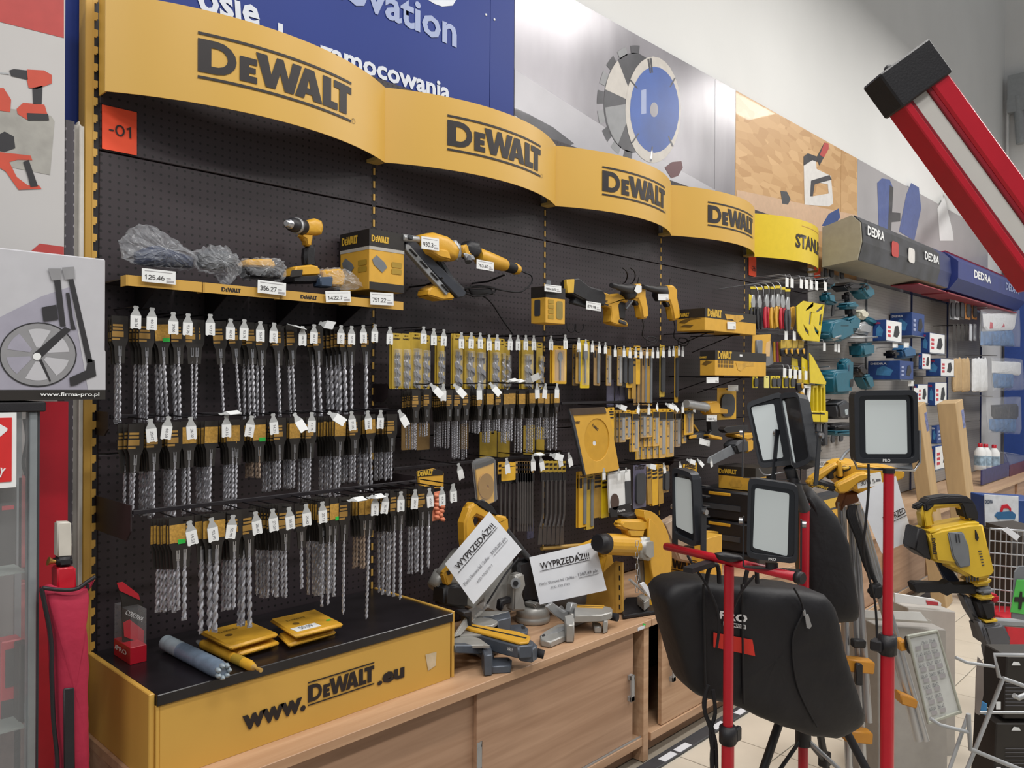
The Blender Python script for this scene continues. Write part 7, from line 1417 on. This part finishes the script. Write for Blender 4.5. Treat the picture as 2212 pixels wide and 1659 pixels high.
PP = at(2020, 1465, D=2.35); NP = NV(-6, 6); Q = [onp(u, v, PP, NP) for u, v in ((1960, 1373), (2027, 1360), (2080, 1541), (2006, 1566))]; t = thing('price_list', 'tilted grey framed price list with rows of small prices', 'sign', Q[3]); x, y = Q[1]-Q[0], Q[0]-Q[3]
M, q4 = flat([(1960, 1373), (2027, 1360), (2080, 1541), (2006, 1566)], PP, NP); cc = (sum(a for a, _ in q4)/4, sum(b_ for _, b_ in q4)/4); inn = [(cc[0]+(a-cc[0])*.88, cc[1]+(b_-cc[1])*.93) for a, b_ in q4]
b = B(); b.prism(q4, .01, M, -.01, [inn]); b.obj('frame', mat('grey_green_frame', 'A6A89C', .5), t, bev=.002); b = B(); b.prism(inn, .003, M, -.008); b.obj('sheet', mat('list_paper', 'C6C8C4', .6), t)
pr = [['', '156.41', '265.86'], ['11.40', '418.20', '123.26'], ['341.92', '233.70', '209.11'], ['68.40', '246.00', '98.22'], ['118.92', '258.72'], ['148.75', '199.70'], ['349.09', '261.40']]
for i, row in enumerate(pr):
    for j, s_ in enumerate(row):
        r = .9-.122*i; a0 = .1+.25*j; g = lambda a, r_: (Q[3]*(1-a)+Q[2]*a)*(1-r_)+(Q[0]*(1-a)+Q[1]*a)*r_
        if s_: textw(s_, g(a0, r-.03), g(a0+.2, r-.03), .011, InkL, t, up=y, off=.002)
        Mb = frame(g(a0+.05, r-.08), x, y); B().box(0, .018, 0, .012, 0, .0006, Mb @ T(0, 0, .0005)).obj('barcode', mat('pale_grey_print', 'A0A0A4', .6), t)
t = thing('wire_rack', 'pale wire display rack at the bottom right corner', 'rack', at(2120, 1659, D=1.9)); WR = mat('pale_grey_wire', 'A8AAAC', .4, .2); d_ = 1.9
for pts, dd, r in (([(2064, 1420), (2088, 1431), (2148, 1440)], 0, .004), ([(2250, 1416), (2148, 1414), (2158, 1462), (2166, 1467), (2086, 1670)], 0, .005), ([(2009, 1552), (2030, 1566), (2093, 1582)], -.05, .0045), ([(2240, 1492), (2166, 1465)], .02, .005), ([(2092, 1542), (2096, 1618), (2210, 1665)], -.05, .0055), ([(2092, 1542), (2048, 1670)], -.02, .0045), ([(2116, 1539), (2240, 1539)], .05, .004), ([(2190, 1502), (2200, 1508), (2240, 1490)], -.06, .006)):
    B().tube([at(u, v, D=d_+dd) for u, v in pts], r, 8).obj('wire', WR, t)
Q0 = at(2180, 1470, D=2.05)
for k, pl in enumerate(([(2150, 1404), (2240, 1404), (2240, 1536), (2143, 1536)], [(2128, 1545), (2240, 1545), (2240, 1680), (2120, 1680)])):
    tt = thing('black_pack', 'black boxed product in the wire rack, %s of two' % ('upper', 'lower')[k], 'pack', at(*pl[0], D=2.05), group='black packs in the rack'); ex(pl, None, .1, BlkC, tt, 'box', .003, 1, (), -FW, Q0+FW*.06)
    f_ = lambda u, v: onp(u, v, Q0+FW*.008, -FW); M = plane(Q0+FW*.0085, -FW); I = M.inverted(); v0 = pl[0][1]
    b = B()
    for r in range(7): a = I @ f_(2172, v0+72+r*8); b.box(a.x, a.x+.06, a.y-.0012, a.y, 0, .0006, M)
    b.obj('small_print', InkL, tt); a = I @ f_(2195, v0+30); b = B(); b.prism([(a.x-.012, a.y-.004), (a.x+.012, a.y-.004), (a.x+.008, a.y+.004), (a.x-.006, a.y+.006)], .0006, M); b.obj('emblem', Wht, tt); a = I @ f_(2152, v0+112); b = B(); b.box(a.x, a.x+.012, a.y-.02, a.y, 0, .0006, M); b.obj('barcode', Wht, tt)
ex([(2112, 1418), (2124, 1432), (2124, 1500), (2115, 1545), (2106, 1540), (2108, 1460)], None, .004, mat('brown_grey_card', '7A706A', .6), None, 'rack_card', .001, 1, (), -FW, at(2115, 1480, D=1.98), label='bent brown card at the side of the wire rack', cat='card'); ex([(2116, 1512), (2132, 1520), (2130, 1545), (2118, 1540)], None, .004, mat('sky_blue_card', '3E86C0', .5), None, 'rack_card', .001, 1, (), -FW, at(2120, 1530, D=2.0), label='small sky blue card in the wire rack', cat='card')
# wire cart
t = thing('wire_cart', 'silver wire basket cart at the right edge', 'cart', at(2190, 1300, D=3.3)); PCt = at(2180, 1250, D=3.3)
for k in range(9): B().tube([onp(2138+0*k, 1142+k*26, PCt, -FW), onp(2260, 1150+k*27, PCt, -FW)], .003 if k else .005, 6).obj('wire', Wire, t)
for k in range(10): B().tube([onp(2138+k*12, 1142+k, PCt, -FW), onp(2134+k*12, 1360, PCt, -FW)], .0025, 6).obj('wire', Wire, t)
ex([(2150, 1138), (2230, 1132), (2232, 1340), (2150, 1335)], None, .25, mat('dark_brown_bin', '2E2622', .6), None, 'basket_bin', .02, 2, (), -FW, PCt+FW*.2, label='dark bin inside the wire cart', cat='bin'); ex([(2164, 1144), (2176, 1139), (2204, 1158), (2195, 1168)], None, .002, WhtP, None, 'paper_slip', .0005, 1, (), -FW, PCt-FW*.01, label='white paper slip on the wire cart', cat='paper')
t = thing('shop_sign', 'green sign with a black plus on a grey plate at the right edge', 'sign', at(2195, 1330, D=2.6)); PG = at(2195, 1280, D=2.6); ex([(2184, 1335), (2190, 1235), (2200, 1222), (2240, 1222), (2240, 1345)], None, .006, Gry, t, 'plate', .002, 1, (), -FW, PG); ex([(2182, 1322), (2196, 1252), (2240, 1252), (2240, 1332)], None, .003, mat('green_sign', '4FB04E', .5), t, 'face', .001, 1, (), -FW, PG-FW*.006); ex([(2192, 1290), (2202, 1290), (2204, 1278), (2208, 1278), (2208, 1290), (2240, 1290), (2240, 1300), (2208, 1300), (2206, 1316), (2200, 1316), (2201, 1300), (2191, 1300)], None, .002, Ink, t, 'plus', .0005, 1, (), -FW, PG-FW*.009)
t = thing('red_carton', 'red carton with white letters low in the wire cart', 'box', at(2170, 1400, D=3.0)); ex([(2138, 1320), (2230, 1325), (2230, 1402), (2150, 1398)], None, .2, mat('red_carton_mat', 'C02330', .5), t, 'box', .004, 1, (), -FW, at(2170, 1360, D=3.3)); q0 = at(2150, 1358, D=3.19); textw('EX', q0, q0+RT*.03, .018, Wht, t, up=UP, bold=.03); ex([(2140, 1342), (2150, 1335), (2230, 1340), (2230, 1356), (2142, 1350)], None, .03, mat('grey_rail', '8C8F92', .5), None, 'cart_rail', .006, 2, (), -FW, at(2170, 1345, D=2.9), label='grey plastic rail below the green sign', cat='rail')
# vacuum cleaner carton
PV = at(2170, 1100, D=3.9); t = thing('vacuum_carton', 'white and blue carton with a wet vacuum picture', 'box', at(2170, 1160, D=3.9)); ex([(2126, 1068), (2200, 1072), (2200, 1150), (2128, 1150)], None, .004, mat('white_print_carton', 'C8CCD2', .5, var=.15), t, 'front', .001, 1, (), -FW, PV); ex([(2126, 1070), (2240, 1076), (2240, 1150), (2128, 1150)], None, .25, Blu, t, 'box', .004, 1, (), -FW, PV+FW*.13); ex([(2148, 1114), (2154, 1106), (2186, 1104), (2195, 1112), (2192, 1122), (2156, 1122)], None, .004, mat('blue_tool', '2A5E8A', .45), t, 'lid_print', .001, 1, (), -FW, PV-FW*.005); ex([(2158, 1122), (2190, 1122), (2188, 1150), (2160, 1150)], None, .004, mat('pale_carton2', 'B8BCC2', .5), t, 'drum_print', .001, 1, (), -FW, PV-FW*.005); ex([(2160, 1105), (2164, 1091), (2176, 1089), (2184, 1098), (2184, 1106), (2178, 1098), (2168, 1098), (2165, 1106)], None, .004, Red, t, 'handle_print', .001, 1, (), -FW, PV-FW*.006)
q0 = onp(2127, 1088, PV-FW*.003, -FW); textw('DEDRA', q0, q0+RT*.04, .02, Navy, t, up=UP, bold=.03)
# ---------------------------------------------------------------- red and white bar with black cap, close by at top right
PBr = at(2050, 300, D=1.35); NBr = -FW
e0 = onp(1951, 123, PBr, NBr); e1 = onp(2290, 590, PBr, NBr); ax = (e1-e0).normalized(); L = (e1-e0).length; side = ax.cross(-NBr).normalized(); 
if side.dot(RT) < 0: side = -side
t = thing('led_bar', 'red bar lamp with a white stripe and black end cap at the top right', 'lamp', e0); M = frame(e0, ax, side); sg = 1 if (M.to_3x3() @ V(0, 1, 0)).dot(RT) > 0 else -1; tz = 1 if (M.to_3x3() @ V(0, 0, 1)).dot(NBr) > 0 else -1
def BX(x0, x1, y0, y1, z0, z1, m, n, bv=.002): B().box(x0, x1, min(sg*y0, sg*y1), max(sg*y0, sg*y1), min(tz*z0, tz*z1), max(tz*z0, tz*z1), M).obj(n, m, t, bev=bv)
BX(.0, .07, -.054, .052, -.06, .006, Blk, 'end_cap', .003); BX(.065, L, -.048, -.034, -.055, 0, Red, 'edge_rail'); BX(.065, L, -.034, -.026, -.055, -.006, mat('dark_red_groove', '8A1424', .4), 'groove', .001); BX(.065, L, -.026, .004, -.055, -.008, mat('diffuser', 'C9C7C2', .5, var=.02), 'diffuser', .001); BX(.065, L, .004, .012, -.055, -.004, mat('dark_red_groove', '8A1424', .4), 'groove', .001); BX(.065, L, .012, .048, -.055, 0, Red, 'wide_rail', .004); B().ell(M @ V(.002, sg*-.02, tz*-.02), .008).obj('cap_screw', Blk, t)
B().tube([M @ V(L*.98, 0, tz*-.03), M @ V(L*1.1, 0, tz*-.05), V(*(M @ V(L*1.1, 0, tz*-.05))[:2], FZ)], .012, 8).obj('pole', Blk, t)
# ---------------------------------------------------------------- left edge: poster, showcase, boxed measuring wheel, red bag
YP = -.09
t = thing('tool_poster', 'poster with red band, red drill and saw at the upper left', 'poster', at(70, 540, Y=YP)); PosG = mat('pale_poster', 'B9B7B6', .5, var=.06, scale=2)
p0, p1 = at(138, 620, Y=YP), at(138, -60, Y=YP); B().box(-.9, p0.x, YP, YP+.01, p0.z, p1.z+.05).obj('panel', PosG, t)
def pq(pl, m, n='print', k=1): return pp(pl, YP-.0008*k, m, t, n)
RedI = mat('red_band_print', 'B0403C', .5); DkI = mat('dark_tool_ink', '2B2A2E', .5); OrI = mat('orange_red_ink', 'BF4A36', .5); CnI = mat('concrete_ink', '9C9A94', .6, var=.12)
pq([(-60, -60), (138, -60), (138, 82), (-60, 32)], RedI, 'red_band'); pq([(-60, 220), (110, 250), (118, 262), (108, 378), (-60, 345)], CnI, 'block_print')
pq([(20, 152), (30, 149), (58, 152), (60, 172), (24, 164)], DkI, k=2); pq([(58, 150), (95, 152), (112, 162), (112, 180), (80, 192), (62, 190), (58, 172)], OrI, k=2); pq([(70, 190), (92, 185), (90, 225), (72, 225)], DkI, k=2); pq([(36, 235), (50, 222), (96, 226), (106, 258), (58, 258), (38, 246)], OrI, k=2); pq([(58, 244), (104, 246), (106, 260), (60, 260)], DkI, k=3); pq([(0, 156), (20, 158), (20, 161), (0, 159)], Alu, k=2)
pq([(-30, 325), (66, 336), (70, 346), (38, 345), (20, 350), (36, 382), (60, 400), (84, 400), (90, 408), (40, 410), (12, 370), (-30, 345)], OrI, 'saw_print', 2); pq([(50, 350), (62, 345), (82, 402), (66, 404), (60, 380)], DkI, k=3); pq([(-20, 300), (10, 284), (30, 295), (33, 320), (10, 328), (-20, 322)], DkI, k=2); pq([(-30, 190), (8, 190), (24, 215), (22, 242), (-30, 235)], OrI, 'blade_print', 2); pq([(64, 545), (86, 526), (138, 533), (138, 560), (60, 556)], RedI, 'corner_print', 2)
# posts behind
B().box(at(139, 900, Y=-.06).x, at(158, 900, Y=-.06).x, -.06, .0, FZ, 2.35).obj('dark_post', dots('grey_slotted', '4A464C', '8E8A90', .03, .2), None, label='dark perforated upright beside the yellow post', cat='post')
B().box(at(160, 900, Y=-.05).x, at(182, 900, Y=-.05).x, -.05, .0, FZ, 2.36).obj('white_post', mat('off_white_post', 'BDB8B0', .5), None, bev=.012, seg=3, label='off-white square post beside the yellow upright', cat='post')
B().box(at(84, 1200, Y=-.1).x, at(146, 1200, Y=-.1).x, -.1, -.06, FZ, at(100, 868, Y=-.1).z).obj('side_partition', Red, None, label='tall red side panel behind the red fabric bag', cat='panel')
# showcase
xr = at(84, 1200, Y=-.2).x; zt = at(50, 890, Y=-.36).z; ztop = at(50, 868, Y=-.36).z; YF = -.36; xl = -.75
t = thing('glass_showcase', 'glass showcase with aluminium frame and red packs inside', 'showcase', (xl, -.2, FZ)); AluF = mat('showcase_aluminium', '9AA0A4', .35, .5)
B().box(xl, at(97, 880, Y=YF).x, YF-.01, -.05, zt, ztop).obj('top', Blk, t, bev=.003); xr = at(62, 1200, Y=YF).x; B().box(xr, at(80, 1200, Y=YF).x, YF, YF+.03, FZ, zt).obj('front_profile', AluF, t, bev=.002); B().box(xl, xr, -.07, -.06, FZ, zt).obj('back', mat('showcase_back', '8E7A78', .6, var=.2), t)
B().box(at(81, 1200, Y=YF).x, at(86, 1200, Y=YF).x, YF+.005, YF+.03, FZ, zt).obj('side_profile', GryD, t); B().box(xl, xr, YF+.008, YF+.012, FZ, zt).obj('glass_pane', Clear, t)
B().box(at(32, 1200, Y=-.2).x, at(46, 1200, Y=-.2).x, -.2, -.19, FZ, zt).obj('inner_profile', AluF, t)
for v in (1228, 1560): z = at(40, v, Y=-.3).z; B().box(xl, xr, -.33, -.07, z-.006, z).obj('shelf', mat('grey_glass_shelf', '7F8884', .3), t)
z1, z2 = at(40, 1228, Y=-.3).z, at(40, 1560, Y=-.3).z
def showp(u0, v0, u1, v1, Y, m, lab, extra=()):
    a, c = at(u0, v0, Y=Y), at(u1, v1, Y=Y); t = thing('boxed_tool', lab, 'pack', (a.x, Y, c.z), group='packs in the showcase'); B().box(a.x, c.x, Y, Y+.05, c.z, a.z).obj('box', m, t, bev=.003)
    for k, (q0, r0, q1, r1, mm) in enumerate(extra): B().box(a.x+(c.x-a.x)*q0, a.x+(c.x-a.x)*q1, Y-.002, Y, c.z+(a.z-c.z)*r0, c.z+(a.z-c.z)*r1).obj('print', mm, t)
showp(2, 1388, 48, 1558, -.25, Red, 'red pack with a black window in the lower glass showcase', ((.2, .45, .85, .9, BlkC), (.0, .0, .6, .3, BlkC)))
showp(42, 1395, 66, 1558, -.3, BlkC, 'black upright tool pack beside the red pack in the showcase', ((.4, .05, .7, .25, Gry),)); showp(-30, 1050, 36, 1226, -.24, BlkC, 'large black case on the upper showcase shelf', ((.5, .7, .9, .75, Red),)); showp(38, 1030, 62, 1226, -.2, mat('dim_red_pack', '9A4A4A', .5, var=.3), 'dim red pack at the back of the upper showcase shelf'); showp(40, 1262, 64, 1548, -.14, mat('dim_red_pack', '9A4A4A', .5, var=.3), 'dim red pack behind the black tool pack'); showp(0, 1585, 62, 1659, -.2, mat('dim_grey_pack', '6A5A58', .5, var=.3), 'dull grey pack on the bottom showcase shelf')
b = B().tube(spline([at(52, 905, Y=-.25), at(58, 950, Y=-.25), at(50, 1000, Y=-.25), at(58, 1030, Y=-.25)], 5), .004, 6).obj('lamp_cord', Rub, None, label='dark cord hanging inside the glass showcase', cat='cord')
a, c = at(-60, 893, Y=-.39), at(35, 1052, Y=-.39); t = thing('aisle_sign', 'white sign with red square, arrow and letter on the showcase', 'sign', (a.x, -.39, c.z)); B().box(a.x, c.x, -.39, -.385, c.z, a.z).obj('board', Wht, t); a2, c2 = at(-60, 904, Y=-.391), at(25, 1040, Y=-.391); B().box(a2.x, c2.x, -.3915, -.39, c2.z, a2.z).obj('red_field', mat('red_sign', 'CE2A2A', .5), t); pp([(-20, 905), (16, 925), (16, 930), (-5, 948), (-20, 942)], -.3925, Wht, t, 'arrow'); p = at(-6, 1030, Y=-.392); textw('Y', p, at(6, 1032, Y=-.392), .022, Wht, t, bold=.05)
# boxed measuring wheel
Y = -.37; a, c = at(228, 560, Y=Y), at(228, 862, Y=Y); X1 = a.x; X0 = X1-.52
t = thing('measuring_wheel_box', 'white carton with a black measuring wheel picture on top of the showcase', 'box', (X1, Y, c.z)); B().box(X0, X1, Y, Y+.16, c.z, a.z).obj('box', mat('white_carton', 'B9B9BE', .5, var=.03), t, bev=.003)
zb = at(228, 842, Y=Y).z; B().box(X0-.001, X1+.001, Y-.001, Y+.161, c.z-.001, zb).obj('black_band', BlkC, t); textw('www.firma-pro.pl', at(86, 858, Y=Y-.002), at(214, 858, Y=Y-.002), .012, Wht, t, bold=.02)
Yq = Y-.0015; dk = mat('dark_wheel_ink', '2C2B2E', .5); gy = mat('grey_wheel_ink', '8B8B8E', .5); lil = mat('lilac_shadow_ink', '9A98A6', .6)
pp([(-30, 700), (90, 640), (150, 620), (225, 800), (228, 842), (-30, 842)], Yq+.001, lil, t, 'shadow_print'); pp([(150, 612), (228, 760), (228, 842), (190, 842)], Yq+.0005, mat('white_carton', 'B9B9BE', .5), t, 'panel_print')
pp(el(82, 766, 84, 70, 36), Yq, dk, t, 'tyre_print'); pp(el(82, 766, 81, 67, 36), Yq-.0004, gy, t, 'rim_print')
for k in range(6):
    a0 = 12+60*k; o_ = el(82, 766, 68, 56, 6, a0, a0+42); i_ = el(82, 766, 18, 15, 3, a0+8, a0+34); pp(o_+i_[::-1], Yq-.0008, lil if k in (2, 3) else mat('white_carton', 'B9B9BE', .5), t, 'wheel_gap')
pp(el(80, 770, 9, 8, 14), Yq-.0016, Wht, t, 'hub_print'); pp([(76, 776), (72, 764), (140, 706), (154, 712), (86, 776)], Yq-.0012, dk, t, 'fork_print'); pp([(116, 600), (130, 600), (142, 705), (130, 705)], Yq-.0012, dk, t, 'tube_print'); pp([(147, 602), (158, 600), (200, 782), (188, 784)], Yq-.0012, dk, t, 'tube_print'); pp([(104, 580), (132, 580), (132, 604), (112, 606)], Yq-.0016, gy, t, 'joint_print'); pp([(134, 578), (160, 576), (162, 602), (140, 604)], Yq-.0016, gy, t, 'joint_print')
pp([(90, 664), (122, 658), (126, 690), (94, 695)], Yq-.0012, dk, t, 'counter_print'); pp([(84, 778), (90, 776), (110, 822), (108, 826)], Yq-.0012, dk, t, 'stand_print'); pp([(150, 816), (186, 800), (190, 775), (204, 778), (208, 812), (186, 820), (164, 832), (152, 834)], Yq-.0012, dk, t, 'grip_print'); pp([(142, 632), (150, 632), (158, 690), (164, 712), (154, 712)], Yq-.001, dk, t, 'lever_print')
# red fabric bag with a levelling staff
t = thing('staff_bag', 'long red fabric bag with black piping leaning beside the yellow base', 'bag', at(150, 1659, Y=-.36)); RedF = mat('crimson_fabric', 'A31E3C', .75, var=.1, scale=10, bump=.25, bscale=25)
ol = [(90, 1268), (104, 1260), (120, 1268), (160, 1272), (186, 1262), (183, 1300), (178, 1325), (182, 1370), (186, 1440), (182, 1480), (184, 1560), (188, 1720), (122, 1720), (124, 1640), (116, 1560), (112, 1440), (108, 1360), (98, 1310)]
puff(ol, -.36, .09, RedF, t, 'body', .0008, pw=4, n=60, k=6); pz = [at(u, v, Y=-.40) for u, v in ((90, 1270), (98, 1312), (106, 1350), (112, 1400), (112, 1450), (116, 1560), (124, 1640), (122, 1720))]; B().tube(spline(pz, 4), .005, 6).obj('piping', Blk, t); pz = [at(u, v, Y=-.40) for u, v in ((92, 1270), (130, 1274), (165, 1272), (190, 1256), (206, 1246))]; B().tube(spline(pz, 4), .005, 6).obj('piping', Blk, t); pz = [at(u, v, Y=-.38) for u, v in ((190, 1262), (180, 1320), (184, 1380), (187, 1440), (183, 1480), (187, 1720))]; B().tube(spline(pz, 4), .004, 6).obj('piping', Blk, t); ex([(178, 1268), (206, 1244), (196, 1266), (186, 1280)], -.37, .02, RedF, t, 'flap', .004)
ex([(137, 1487), (160, 1485), (162, 1720), (138, 1720)], -.409, .006, Blk, t, 'velcro_strip', .002)
t = thing('levelling_staff', 'white and red staff with a black clamp sticking out of the red bag', 'staff', at(138, 1260, Y=-.33)); ex([(121, 1127), (150, 1126), (152, 1200), (120, 1202)], -.33, .03, mat('cream_staff', 'C6C2B8', .5), t, 'staff', .003); ex([(118, 1202), (152, 1200), (153, 1220), (120, 1223)], -.33, .045, Blk, t, 'clamp', .006); ex([(117, 1224), (157, 1221), (159, 1290), (118, 1290)], -.33, .05, Red, t, 'sleeve', .004); B().tube([at(104, 1212, Y=-.345), at(112, 1213, Y=-.345), at(120, 1213, Y=-.345)], [.011, .006, .004], 8).obj('brass_knob', mat('brass', 'B58A4A', .35, .7), t)
# ---------------------------------------------------------------- end
